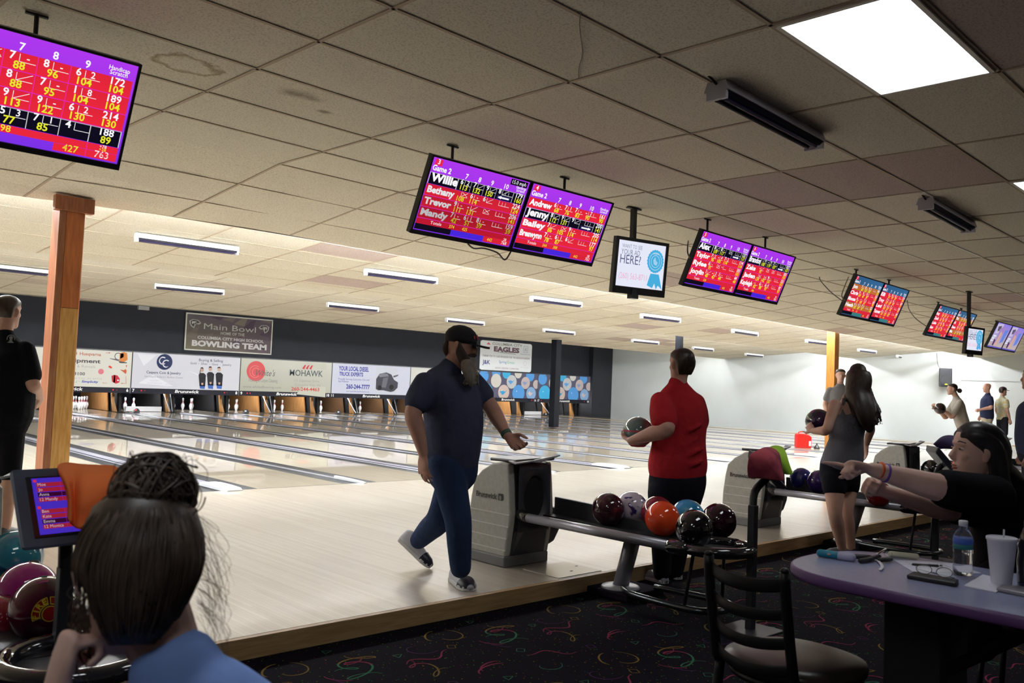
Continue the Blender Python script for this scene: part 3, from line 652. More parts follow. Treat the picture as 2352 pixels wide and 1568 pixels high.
for n in range(5,19):
    x=lx(n); w=NG if n%2==0 else WG; xa=x+LW+.12
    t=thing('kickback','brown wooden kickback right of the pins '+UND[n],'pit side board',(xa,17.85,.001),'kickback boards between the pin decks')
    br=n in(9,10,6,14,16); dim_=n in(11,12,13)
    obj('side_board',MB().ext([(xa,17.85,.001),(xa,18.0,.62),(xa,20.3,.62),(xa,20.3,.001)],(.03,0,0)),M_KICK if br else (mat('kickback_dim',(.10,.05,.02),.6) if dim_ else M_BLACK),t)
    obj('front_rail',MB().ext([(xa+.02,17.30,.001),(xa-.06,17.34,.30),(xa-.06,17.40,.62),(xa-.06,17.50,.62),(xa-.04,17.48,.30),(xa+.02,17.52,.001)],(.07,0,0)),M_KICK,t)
    obj('divider_panel',MB().box((xa+.10,17.2,.001),(xa+.16,20.3,1.5)),M_BLACK,t)
    if n in(7,9,11,15,17,12):
        obj('sweep_arm',MB().tube([(xa-.05,17.0,.03),(xa-.03,17.6,.55)],.02),M_MET,t)
        obj('sweep_arm',MB().tube([(xa-.01,16.95,.03),(xa+.01,17.2,.55)],.016),M_MET,t)
    if n in(7,17): tag(obj('sweep_bar',MB().box((x+.01,17.45,.012),(x+LW-.01,17.53,.15)).box((x+.03,17.435,.11),(x+LW-.03,17.45,.14)),mat('sweep_white',(.7,.7,.72),.4)),'white sweep bar lowered across the pins '+UND[n],'sweep bar')
for n in(6,8,10,12,14,16):
    x=lx(n)+LW+.22; t=thing('ball_sensor','small black ball sensor before the pins '+UND[n],'sensor',(x,YM-.5,.0),'ball sensors before the pins')
    obj('housing',MB().ext([(x-.09,YM-.55,.03),(x+.10,YM-.55,.03),(x+.10,YM-.55,.10),(x+.04,YM-.55,.17),(x-.05,YM-.55,.08)],(0,.14,0)),M_BLK,t,bevel=.008)
    obj('lens',MB().box((x-.05,YM-.57,.10),(x+.0,YM-.552,.14)),M_CAPW if n!=6 else mat('lens_red',(.7,.05,.05),.3),t)
# ---- signs on the far wall
def banner():
    yw=16.60; TL=JP(428,717,1,yw); TR=JP(625,740,1,yw); BL=JP(423,803,1,yw)
    x0,x1=TL.x,TR.x; z1=(TL.z+TR.z)/2+.02; z0=z1-1.08
    t=thing('team_banner','brown framed bowling team banner with two eagle heads, high on the dark wall','banner',((x0+x1)/2,yw,z0))
    A=Art((x0,yw-.02,z0),(1,0,0),(0,0,1),x1-x0,z1-z0)
    A.rect(0,0,1,1,((.16,.14,.09),(.10,.07,.09),(.10,.075,.11),(.12,.10,.12))); A.up()
    rnd=random.Random(2)
    for i in range(9):
        a=rnd.random();b=rnd.random(); c=rnd.choice([(.17,.14,.12),(.08,.05,.08),(.2,.17,.13)])
        P=[(min(max(a+dx,.01),.99),min(max(b+dy,.01),.99)) for dx,dy in((-.1,0),(0,.25),(.06,.3),(.02,-.05))]; A.poly(P,c)
    A.up(); G=(.50,.50,.46)
    A.text('Main Bowl',.5,.60,.175,G,al='c',w=1.66*(x1-x0)/2.75,bold=.0); A.text('HOME OF THE',.53,.475,.085,G,al='c',w=.78,bold=.02)
    A.text('COLUMBIA CITY HIGH SCHOOL',.52,.32,.085,(.55,.53,.52),al='c',w=2.15,bold=.03); A.text('BOWLING TEAM',.51,.12,.16,(.62,.60,.60),al='c',w=2.42,bold=.05)
    for (cx,s) in((.10,1),(.90,-1)):
        def q(p): return (cx+s*p[0]*.55,.72+p[1]*.62)
        A.poly([q(p) for p in((-.12,.12),(-.05,.2),(.06,.18),(.12,.06),(.08,-.02),(.02,0),(-.02,-.2),(-.08,-.12),(-.11,0))],(.42,.42,.38)); A.up()
        A.poly([q(p) for p in((-.09,.11),(-.04,.17),(.05,.15),(.095,.06),(.04,.04),(-.01,.0),(-.03,-.14),(-.08,-.03))],(.05,.04,.05)); A.up()
        for d in(0,.045): A.poly([q(p) for p in((-.07+d,.10-d),(.04,.12-d*.6),(.0,.08-d),(-.03,.05-d),(-.06+d,-.04))],(.55,.55,.5))
        A.up(-2)
    A.mb.c=[dimc(c,.75) for c in A.mb.c]; obj('print',A.mb,PRG,t)
    F=MB(); w,h=x1-x0,z1-z0
    for (a,b,c,d) in((-.015,-.015,w+.015,.02),(-.015,h-.02,w+.015,h+.015),(-.015,0,.02,h),(w-.02,0,w+.015,h)): F.box((x0+a,yw-.035,z0+b),(x0+c,yw-.005,z0+d))
    obj('frame',F,mat('banner_frame',(.50,.50,.44),.6),t)
    # white sponsor banner
    TL=JP(1103,780,1,yw); TR=JP(1221,791,1,yw); x0,x1=TL.x,TR.x; z1=2.93; z0=1.78
    t=thing('sponsor_banner','white sponsor banner on the dark wall right of the bearded man','banner',((x0+x1)/2,yw,z0))
    A=Art((x0,yw-.03,z0),(1,0,0),(0,0,1),x1-x0,z1-z0); c=(.73,.75,.76); r=.03
    A.poly([(r,0),(1-r,0),(1,r*2),(1,1-r*2),(1-r,1),(r,1),(0,1-r*2),(0,r*2)],c); A.up(); D=(.14,.08,.11)
    A.text('COLUMBIA CITY',.51,.87,.10,(.22,.24,.2),al='c',w=1.64,bold=.02); A.text('EAGLES',.50,.66,.18,D,al='c',w=1.40,bold=.06); A.line(.33,.64,.68,.60,.03,(.4,.45,.42)); A.text('FOOTBALL',.5,.60,.06,(.5,.5,.48),al='c',w=.9)
    A.text('THANK YOU TO OUR SPONSORS FOR THE 2023/2024 SEASON',.5,.45,.075,D,al='c',w=2.55,bold=.01)
    A.text('J&K',.12,.20,.16,(.04,.05,.22),al='c',w=.40,bold=.02); A.text('Spring',.36,.26,.11,(.05,.22,.5),w=.40); A.text('Green',.51,.26,.11,(.12,.45,.28),w=.42); A.text('SOUTH CENTRAL COMPUTERS',.52,.06,.07,(.3,.15,.2),al='c',w=1.3)
    A.poly([(.11,.87),(.15,.95),(.19,.86)],(.6,.12,.15)); A.text('Lakeview',.13,.77,.06,(.6,.3,.33),al='c',w=.42); A.text('AUTOMOTIVE',.13,.70,.05,(.7,.45,.45),al='c',w=.45)
    A.rect(.83,.68,.92,.92,(.45,.5,.55)); A.up(); A.rect(.84,.70,.91,.90,(.73,.75,.76)); A.up(); A.text('A2',.875,.74,.13,(.15,.2,.25),al='c',w=.13); A.up(-2); A.text('IN FELLOWSHIP, INC.',.87,.60,.045,(.2,.2,.3),al='c',w=.55); A.disc(.87,.30,.10,(.62,.62,.65),r2=.08); A.text('FIRST MERCHANTS',.87,.14,.04,(.6,.55,.6),al='c',w=.5)
    obj('sheet',A.mb,PRG,t); obj('backing',MB().box((x0+.02,yw-.027,z0+.02),(x1-.02,yw+.015,z1-.02)),M_WHITE,t)
    a=JP(316,699,1,yw); b=JP(340,713,1,yw); t=tag(obj('vent_box',MB().box((a.x,16.5,b.z),(b.x,16.62,3.05)),mat('vent_grey',(.30,.30,.29),.7),bevel=.004),'small grey box under the ceiling at the top of the dark wall','vent')
banner()
# ---- scoring screens
RED=(.82,.02,.045); RED2=(.55,.01,.03); PUR=(.20,.03,.80); VIO=(.42,.04,.85); YEL=(.80,.80,.03); WH=(.95,.93,.97); BK=(.004,.003,.012); MAG=(.85,.02,.38)
def grad(c,k): return (tuple(v*k for v in c))
def score(A,num,game,rows,hl,cols=4,first=7,theme=0,dim=0,arrow=1,mph=None,total=None,names=True,tot=('763','78')):
    hdr=(.035,.14,.30) if theme else PUR; hdr2=(.03,.10,.22) if theme else VIO
    A.rect(0,0,1,1,(hdr,hdr,hdr2 if not theme else hdr,hdr2)); A.up()
    if names: nx=.29; cw=(.87-nx-.02)/(cols+.25); tx0=.87; ry=.80; rh=.158; rb=.168
    else: nx=.21-.155; cw=.155; tx0=.83; ry=.84; rh=.17; rb=.16
    edge=MAG if not theme else (.5,.02,.1)
    if names:
        A.rect(.03,.90,.10,.985,(.85,.02,.08)); A.up(); A.text(num,.065,.92,.034,WH,al='c',bold=.02); A.text('Game %d'%game,.02,.83,.038,WH,w=.165,bold=.03); 
    else: A.up()
    for i in range(cols):
        cx=nx+(i+.5)*cw+(.02 if i==cols-1 and names else 0); A.text(str(first+i),cx,ry+.02,.036,WH,al='c',bold=.02)
    A.text('Handicap',(tx0+1)/2-.005,ry+.065,.022,WH,al='c',w=.10,bold=.01); A.text('Scratch',(tx0+1)/2-.005,ry+.022,.022,WH,al='c',w=.085,bold=.01)
    if mph: A.rect(.80,.90,.985,.985,BK); A.up(); A.text(mph,.892,.92,.028,WH,al='c',w=.14); A.up(-1)
    for r,(nm,fr,t1,t2) in enumerate(rows):
        y1=ry-r*rh; y0=y1-rh+.004; k=1.0-.16*r*dim
        sel=r==hl; bg=BK if sel else (grad(RED,k) if not (theme and r in total) else (.55,.16,.03)); 
        A.rect(.012,y0,.988,y1,(bg,bg,grad(bg,.9),grad(bg,.9)) if not sel else bg); A.up()
        if not sel:
            A.rect(.012,y0-.002,.988,y0+.004,edge)
        else:
            for xx in(.012,nx-.01,tx0-.005,.984): A.rect(xx,y0,xx+.005,y1,(.6,.6,.6))
            A.rect(.012,y1-.006,.988,y1,(.5,.5,.5))
        if names: A.text(nm,.03,y0+rh*.28,.045 if not sel else .055,grad(WH,k),w=min(.26,(.052 if len(nm)<8 else .034)*len(nm))*A.w*1.0,bold=.045)
        for i,f in enumerate(fr):
            if f is None: continue
            a,b,s=f; x=nx+i*cw; last=i==3 and names; 
            if not names: A.rect(x,y0,x+.004,y1,edge if not sel else (.6,.6,.6))
            if sel and names: A.rect(x-.004,y0,x-.001,y1,(.5,.5,.5))
            lw=.0026; bw=cw*.48; X0=x+cw*.48; yb=y0+rh*.50
            A.line(X0,y1-.01,X0,yb,lw,WH); A.line(X0,yb,x+cw*(1.35 if last else .97),yb,lw,WH)
            if last:
                for q in(.75,1.0): A.line(x+cw*q,y1-.02,x+cw*q,yb,lw*.8,WH)
            A.up(); 
            if a=='X':
                A.line(X0+.008,yb+.01,x+cw*.95,y1-.012,lw,WH);A.line(X0+.008,y1-.012,x+cw*.95,yb+.01,lw,WH)
            elif a: A.text(a,x+cw*.27,yb+.012,.036,grad(WH,k),al='c',bold=.02)
            if b=='/': A.line(X0+.004,yb+.004,x+cw*.95,y1-.01,lw,WH)
            elif b: A.text(b,x+cw*.73,yb+.014,.032,grad(WH,k),al='c',bold=.01)
            if s: A.text(s,x+cw*.5,y0+rh*.10,.036,grad(YEL,k),al='c',bold=.02)
            A.up(-1)
        if sel and names:
            A.up(); x=nx+3*cw; A.rect(x+.02,y0+.012,tx0-.02,y0+rh*.42,(.02,.02,.1)); A.up(); yy=y0+.012+rh*.16
            A.line(x+.035,yy,tx0-.035,yy,.012,WH); s=1 if arrow>0 else -1; e=(tx0-.03) if s>0 else (x+.03)
            A.poly([(e,yy),(e-s*.035,yy+.025),(e-s*.035,yy-.025)][::s],WH); A.up(-2)
        A.text(t1,(tx0+1)/2,y0+rh*.56,.036,grad(WH,k),al='c',bold=.02); A.text(t2,(tx0+1)/2,y0+rh*.10,.036,grad(YEL,k),al='c',bold=.02)
        A.up(-1)
    k=1-.6*dim*.9 if dim else 1
    if names:
        yb=.09; A.rect(.012,yb,.988,ry-4*rh,grad(RED2 if dim else RED,.9)); A.up(); A.text('Totals',.20,yb+.022,.022,WH,al='c',w=.10); 
        for i,sx in enumerate(total if total and not theme else ('374','425')): A.text(sx,nx+(i+.5)*cw,yb+.018,.024,YEL,al='c')
        A.rect(.012,.012,.36,yb,BK); A.rect(.36,.012,.70,yb,(.06,.02,.70) if not theme else (.04,.20,.20)); A.rect(.70,.012,.988,yb,grad(RED,.85)); A.up()
        A.text(tot[0],.93,.02,.026,WH,al='c'); A.text(tot[1],.93,.075,.022,WH,al='c'); A.text('442',.77,.03,.024,YEL,al='c')
    else:
        A.rect(.0,.09,.988,.16,RED); A.up(); A.text('366',nx+1.5*cw,.10,.032,YEL,al='c',bold=.01); A.text('398',nx+2.5*cw-.02,.10,.032,YEL,al='c',bold=.01) ; A.text('+78',.91,.13,.016,WH,al='c'); A.text('+28',.91,.10,.016,YEL,al='c')
        A.rect(tx0-.165,.015,.988,.088,RED); A.rect(tx0-.004,.015,tx0,.16,MAG); A.text('427',tx0-.08,.03,.034,YEL,al='c',bold=.01); A.text('763',.91,.03,.034,WH,al='c',bold=.01)
def tv(label,TL,yaw,tilt,w,h,draw,hang=(),bez=.014,zc=2.92,cat='screen',name='scoring_screen',group='scoring screens hung over the approach'):
    ex=V((math.cos(yaw),math.sin(yaw),0)); fw=V((-math.sin(yaw),math.cos(yaw),0)); ey=V((0,0,1))*math.cos(tilt)-fw*math.sin(tilt); TL=V(TL)
    o=TL-ey*h; c=o+ex*w/2+ey*h/2; nb=-(ex.cross(ey))
    t=thing(name,label,cat,tuple(c),group)
    B=lambda a,b,d: o+ex*a+ey*b+nb*d
    f=MB()
    def bx(a0,b0,d0,a1,b1,d1): f.add([B(a,b,d) for d in(d0,d1) for b in(b0,b1) for a in(a0,a1)],[(0,2,3,1),(4,5,7,6),(0,1,5,4),(2,6,7,3),(0,4,6,2),(1,3,7,5)])
    bx(0,0,.012,w,h,.055)
    for q in((0,0,0,bez,h,.013),(w-bez,0,0,w,h,.013),(0,h-bez,0,w,h,.013),(0,0,0,w,bez*2.2,.013)): bx(*q)
    obj('casing',f,M_DKPL,t,bevel=.003)
    b2=MB(); f=b2; bx(w*.25,h*.15,.055,w*.75,h*.7,.10); obj('back_box',b2,M_BLK,t,bevel=.008)
    A=Art(B(bez,bez*2.2,.011),ex,ey,w-2*bez,h-bez*3.2,gap=.0004); draw(A); obj('display',A.mb,SCR,t)
    for q in hang:
        p=B(w*q,h*.8,.09); r=MB(); zz=zc; r.tube([p,V((p.x,p.y,zz-.005))],.011,6); r.tube([V((p.x-.05,p.y,zz-.01)),V((p.x+.05,p.y,zz-.01))],.009,5)
        obj('hanger',r,M_BLK,t)
    return t
R3=[('Willie',[('6','2','113'),('7','/','132'),('9','/','150'),('8','/','')],'179','160'),('Bethany',[('X','','108'),('6','-','114'),('6','/',''),('','','')],'224','124'),('Trevor',[('9','-','111'),('-','/','131'),('X','',''),('','','')],'206','141'),('Mandy',[('7','-','42'),('6','1','51'),('8','-','59'),('','','')],'159','59')]
R4=[('Andrew',[('6','-','68'),('7','1','76'),('7','-','83'),('-','7','90')],'161','90'),('Jenny',[('8','/','112'),('9','/','131'),('9','/',''),('','','')],'200','141'),('Bailey',[('7','/','86'),('X','','105'),('9','-','114'),('','','')],'205','114'),('Breawynn',[('7','-','78'),('6','1','87'),('6','/',''),('','','')],'177','97')]
R5=[('Alex',[('8','/','109'),('8','-','117'),('X','',''),('','','')],'137','137'),('Taylor',[('7','2','96'),('-','4','105'),('7','2','114'),('','','')],'114','114'),('Rylee',[('6','-','91'),('X','',''),('-','',''),('','','')],'101','101'),('Jocylin',[('1','/','40'),('-','3','43'),('1','-','44'),('','','')],'44','44')]
R6=[('Brandon',[('-','9','108'),('-','9','119'),('7','-','107'),('','','')],'107','107'),('Zeke',[('-','/','91'),('X','',''),('X','',''),('','','')],'101','101'),('Jaden',[('X','','124'),('X','','142'),('9','-','151'),('','','')],'151','151'),('Kayleigh',[('-','','82'),('6','-','88'),('6','4','97'),('','','')],'97','97')]
R2=[('',[('X','','91'),('X','','91'),('7','-','88'),('8','-','96'),('6','2','104')],'172','104'),('',[('X','',''),('X','',''),('8','/','88'),('7','-','95'),('1','8','104')],'189','104'),('',[('X','',''),('X','',''),('9','/','113'),('9','-','122'),('6','2','130')],'214','130'),('',[('6','3',''),('5','3','69'),('5','3','77'),('7','1','85'),('4','','')],'188','89')]
def far_rows(ns,seed):
    r=random.Random(seed); return [(n,[(r.choice('6789-'),r.choice('-123/'),str(r.randint(60,130))) for _ in range(3)]+[('','','')],str(r.randint(120,190)),str(r.randint(70,150))) for n in ns]
def pair(TL,yaw,tilt,w,dA,dB,la,lb,zc=2.92,h=.563):
    ex=V((math.cos(yaw),math.sin(yaw),0)); TL=V(TL)
    tv(la,TL,yaw,tilt,w-.004,h,dA,(.28,),zc=zc); tv(lb,TL+ex*w,yaw,tilt,w-.004,h,dB,(.5,),zc=zc)
tv('large scoring screen cut off by the left edge of the photo',(-3.953,-4.241,2.766),0,.45,.96,.56,lambda A:score(A,'2',2,R2,3,cols=5,first=5,names=False),(.52,))
pair((-.976,-4.055,2.772),0,.409,.96,lambda A:score(A,'3',2,R3,0,arrow=-1,mph='15.0 mph',dim=1,total=('374','425'),tot=('768','28')),lambda A:score(A,'4',2,R4,1,total=('344','388'),tot=('763','28')),'scoring screen whose first name is Willie, its lower half darker','scoring screen whose first name is Andrew')
pair((2.261,-4.041,2.756),.049,.391,.96,lambda A:score(A,'5',2,R5,0,total=('338','')),lambda A:score(A,'6',2,R6,0,total=('406','')),'scoring screen whose first name is Alex','scoring screen whose first name is Brandon')
pair((6.132,-3.729,2.81),.06,.395,.96,lambda A:score(A,'7',2,far_rows(['Jon','Chris','Moose','Heath'],1),-1,theme=1,total=(0,3)),lambda A:score(A,'8',2,far_rows(['Eli','Troy','Lexi','Tanner'],2),-1,theme=1,total=()),'scoring screen with orange top row, left one of the third full pair','all red scoring screen with blue header, right one of the third full pair')
pair((10.367,-3.179,2.84),.037,.437,.96,lambda A:score(A,'9',2,far_rows(['Roy','Zach','Luke','Sam'],3),-1,theme=1,dim=0,total=()),lambda A:score(A,'10',2,far_rows(['Tim','Al','Sean','Mia'],4),-1,theme=1,total=(0,3)),'scoring screen with dark blue header beside the little grey cable box','scoring screen with orange rows partly covering the small advert monitor')
def poster(A):
    A.rect(0,0,1,1,((.50,.42,.35),(.55,.46,.38),(.25,.18,.75),(.30,.20,.85))); A.up()
    for (pts,c) in(([(.05,.95),(.45,.98),(.4,.6),(.1,.55)],(.55,.5,.7)),([(.15,.85),(.35,.9),(.38,.7),(.2,.66)],(.10,.08,.12)),([(.3,.75),(.5,.92),(.7,.85),(.6,.4),(.42,.2)],(.35,.22,.55)),([(.45,.7),(.6,.6),(.55,.1),(.42,.12)],(.65,.38,.3)),([(.68,.75),(.9,.8),(.88,.3),(.7,.2)],(.12,.22,.7)),([(.25,.35),(.38,.3),(.36,.06),(.26,.1)],(.08,.02,.12)),([(.1,.5),(.3,.5),(.28,.42),(.08,.42)],(.7,.72,.85)),([(.06,.4),(.24,.4),(.22,.33),(.05,.33)],(.7,.72,.85)),([(.04,.3),(.22,.3),(.2,.24),(.03,.24)],(.7,.72,.85)),([(0,.05),(1,.05),(1,0),(0,0)],(.1,.08,.5))):
        A.poly(pts[::-1],c); A.up()
q=JP(2295,738.6,2,2.87)
pair(tuple(q),.03,.42,.96,poster,poster,'purple poster screen, left one of the farthest pair','purple poster screen cut off by the right edge of the photo')
def wantad(A):
    A.rect(0,0,1,1,(.78,.80,.93)); A.up(); n=(.10,.11,.22); A.text('WANT TO SEE',.08,.84,.036,(.25,.27,.4),w=.235); A.text('YOUR AD',.07,.70,.048,(.2,.22,.34),w=.22); A.text('HERE?',.06,.50,.082,n,w=.24)
    A.text('(260) 563-8711',.06,.17,.055,(.85,.42,.62),w=.33)
    c=(.06,.42,.72); x,y=.80,.63
    A.poly([(.72,.35),(.90,.35),(.99,.02),(.90,.10),(.86,0.01),(.82,.14),(.78,.03),(.66,.08)],c); A.up()
    for i in range(22): a=2*PI*i/22; A.disc(x+.085*math.cos(a)/A.w,y+.085*math.sin(a)/A.h*1.1,.016,c,n=10)
    A.disc(x,y,.085,c,n=40,asp=1.1); A.up(); A.disc(x,y,.075,(.75,.85,.95),n=40,r2=.072,asp=1.1); A.disc(x,y,.052,(.75,.85,.95),n=40,r2=.049,asp=1.1); A.up()
    A.poly([(x-.05,y+.02),(x-.01,y+.1),(x+.01,y+.02),(x+.05,y-.02),(x+.03,y-.09),(x-.03,y-.07)],(.35,.62,.85)); A.text('ADVERTISE',x,y+.155,.012,(.8,.88,.95),al='c',w=.07)
def admon(label,TL,yaw,tilt,w,h,polez):
    t=tv(label,TL,yaw,tilt,w,h,wantad,(),bez=.03,cat='monitor',name='advert_monitor',group='small advert monitors hung on poles')
    ex=V((math.cos(yaw),math.sin(yaw),0)); fw=V((-math.sin(yaw),math.cos(yaw),0)); p=V(TL)+ex*w*.42+fw*.10
    obj('pole',MB().box((p.x-.022,p.y-.022,TL[2]-.25),(p.x+.022,p.y+.022,polez)).box((p.x-.09,p.y-.02,polez-.012),(p.x+.09,p.y+.02,polez)),M_BLK,t)
    p2=V(TL)+ex*w*.42+fw*.05-V((0,0,h)); obj('stand_tab',MB().box((p2.x-.045,p2.y-.01,p2.z-.035),(p2.x+.045,p2.y+.05,p2.z+.05)),M_DKPL,t)
admon('small square monitor asking for adverts, between the second and third screen pairs',tuple(CAM+(V((.243,-4.681,2.337))-CAM)*1.25),-.21,.092,.62,.512,2.915)
q=J(2248.8,754,13.2); admon('small advert monitor half hidden behind the farthest red screen pair',(q.x-.46,q.y,q.z),-.15,.09,.50,.412,2.915)
# dangling cables of the screens
def cable(label,pts,r=.006,m=None):
    t=tag(obj('cable',MB().tube(pts,r,6,0,4),m or mat('cable_grey',(.12,.10,.09),.6)),label,'cable','cables dangling around the screens')
cable('thin cable hanging down left of the screen pair topped by the name Alex',[JP(1581,553,2,2.91),J(1579,575,6.9),J(1584,592,6.9)])
cable('black cable loop left of the third full screen pair',[JP(1949,636,2,2.91),J(1936,668,10.9),J(1934,682,10.9),J(1942,690,10.9)])
cable('long thin cable sagging to the third full screen pair from the left',[JP(1882,636,2,2.91),J(1886,646,10.5),J(1910,672,10.5),J(1938,693,10.8)])
cable('long thin cable sagging between the third and fourth screen pairs',[J(2084,690,12),J(2088,710,13),J(2104,732,13.5),J(2132,752,14)])
cable('small black cable loop hanging under the screens of Willie and Andrew',[V((-.42,-3.80,2.262)),V((-.36,-3.80,2.235)),V((-.26,-3.80,2.25)),V((-.12,-3.80,2.235)),V((-.04,-3.80,2.19)),V((.02,-3.80,2.262))])
cable('thin wire drooping down the seam of a near ceiling tile',[JP(1334,28,2,2.915),JP(1331,60,2,2.905),JP(1338,120,2,2.90),JP(1330,155,2,2.905),JP(1329,180,2,2.915)],.003)
# ================================================================ CEILING LAMPS
M_PANEL=mat('troffer_lens',(1,1,1),.5,emit=TROFFER,ecol=(.93,.97,1.0)); M_GREY=mat('fixture_grey',(.42,.41,.46),.5); M_DKT=mat('dark_trough',(.012,.012,.02),.3); M_BLT=mat('unlit_tube',(.012,.009,.035),.3)
def troffer(i,j,label):
    p=T0+TN*(i*1.2192)+TY*(j*.6096); t=thing('ceiling_panel_light',label,'ceiling light',(p.x,p.y,2.91),'square ceiling panel lights')
    q=[p+TN*.02+TY*.02,p+TN*1.19+TY*.02,p+TN*1.19+TY*.585,p+TN*.02+TY*.585]
    obj('lens',MB().ext([(v.x,v.y,2.911) for v in q],(0,0,.006)),M_PANEL,t)
    F=MB()
    for a,b in((0,1),(1,2),(2,3),(3,0)):
        u,v=q[a],q[b]; d=(v-u).normalized(); n=V((-d.y,d.x,0))*.012; F.ext([(w.x,w.y,2.905) for w in(u-n,v-n,v+n,u+n)],(0,0,.013))
    obj('frame',F,M_BARW,t)
troffer(2,-3,'bright ceiling panel light cut by the top edge of the photo')
troffer(5,-3,'bright ceiling panel light at the right edge of the photo'); 
for (i,j) in((-1,-3),(5,-9),(8,-4),(-2,-6)): troffer(i,j,'unseen ceiling panel light added above and behind the seats, outside the photo')  # unseen panels, added; the first brightens the seated girl and the orange towel
def blacklight(label,a,b,z,col):
    A,B=JP(*a,2,z),JP(*b,2,z); 
    if not col: pass
    d=(B-A); d.z=0; d.normalize(); n=V((-d.y,d.x,0)); L=1.24; c=(A+B)/2; c.z=z
    t=thing('batten_light',label,'ceiling light',tuple(c),'unlit tube lights on the %s ceiling'%('near' if col else 'far'))
    P=lambda s,w,h: c+d*s+n*w+V((0,0,h))
    bd=MB(); W1=.052 if not col else .075
    bd.add([P(s,w,h) for s in(-L/2,L/2) for (w,h) in((-W1,0),(-W1*.75,.055),(W1*.75,.055),(W1,0))],[(0,1,5,4),(1,2,6,5),(2,3,7,6),(0,4,7,3),(0,3,2,1),(4,5,6,7)])
    obj('housing',bd,M_GREY if col else mat('fixture_white2',(.86,.88,.9),.35),t)
    tr=MB(); tr.add([P(s,w,h) for s in(-L/2+.02,L/2-.02) for (w,h) in((-W1*.9,-.001),(W1*.9,-.001),(W1*.6,-.022),(-W1*.6,-.022))],[(0,1,5,4),(1,2,6,5),(2,3,7,6),(3,0,4,7),(0,3,2,1),(4,5,6,7)]); obj('trough',tr,M_DKT,t)
    tb=MB()
    for w in(-W1*.35,W1*.35): tb.tube([P(-L/2+.05,w,-.032),P(L/2-.05,w,-.032)],.012,8)
    obj('tube',tb,M_BLT,t)
    for s in(-1,1): 
        e=MB(); lo=P(s*(L/2-.012),0,0); e.add([lo+d*a+n*b+V((0,0,h)) for h in(-.045,.0) for b in(-W1*.8,W1*.8) for a in(-.012,.012)],[(0,2,3,1),(4,5,7,6),(0,1,5,4),(2,6,7,3),(0,4,6,2),(1,3,7,5)])
        obj('end_plate',e,M_CAPW if not col else M_GREY,t)
    if col: obj('wire',MB().tube([P(-L/2,0,.04),P(-L/2-.08,0,.06),P(-L/2-.10,0,.08)],.008),M_BLK,t)
    h=MB().tube([P(-L*.3,0,.05),P(-L*.3,0,.30)],.003,4).tube([P(L*.3,0,.05),P(L*.3,0,.30)],.003,4)
    return t
blacklight('unlit grey tube fixture on the near ceiling beside the big bright panel',(1650,212),(1868,328),2.862,1)
blacklight('smaller unlit grey tube fixture near the right edge of the near ceiling',(2125,468),(2225,524),2.862,1)
def secpt(u,v,f,off):
    d=CF+(u-1176)/FPX*CR-(v-784)/FPX*CU; lo,hi=3.,60.
    for _ in range(60):
        m=(lo+hi)/2; p=CAM+d*m
        if p.z<f(p.x,p.y)-off: lo=m
        else: hi=m
    return CAM+d*lo
def row(pairs,f,labs):
    for (a,b),lab in zip(pairs,labs):
        A=secpt(*a,f,.075);B=secpt(*b,f,.075); c=(A+B)/2; d=B-A; d.z=0; d.normalize(); z=f(c.x,c.y)-.07
        n=V((-d.y,d.x,0)); e=.62
        # reuse builder with points on its plane
        bl(c,d,z,lab)
def bl(c,d,z,lab):
    p=[c-d*.62,c+d*.62]
    def inv(P): 
        r=P-CAM; k=r.dot(CF); return (1176+FPX*r.dot(CR)/k,784-FPX*r.dot(CU)/k)
    p[0].z=p[1].z=z; blacklight(lab,inv(p[0]),inv(p[1]),z,0)
row([((0,608),(105,626)),((323,549),(535,576)),((846,628),(995,645)),((1224,688),(1330,700)),((1475,727),(1558,736)),((1680,760),(1741,769)),((1855,784),(1900,789)),((1970,804),(2012,809)),((2057,818),(2095,823))][1:],zB,
 ['white tube fixture right of the post, largest of the near ceiling row','white tube fixture left of and below the Willie screen','white tube fixture under the small advert monitor','white tube fixture between the advert monitor and the Alex screen','white tube fixture just under the Brandon screen','white tube fixture left of the orange pine post','white tube fixture just right of the orange pine post','farthest white tube fixture in the near row, left of the wall speaker'])
bl(V((-.95,6.85,0)),V((1,.03,0)).normalized(),zC(-.95,6.85)-.07,'white tube fixture cut by the left edge, running behind the post')
row([((365,660),(504,671)),((757,701),(862,711)),((1025,735),(1110,744)),((1250,759),(1317,766)),((1453,783),(1510,788)),((1590,799),(1638,804)),((1712,814),(1752,818))],zC,
 ['white tube fixture above the brown team banner','white tube fixture left of the bearded man cap','white tube fixture partly hidden behind the bearded man cap','white tube fixture above the black post among the lanes','white tube fixture left of the black post behind the red shirt head','white tube fixture right of the black post behind the red shirt head','farthest white tube fixture over the white side wall'])
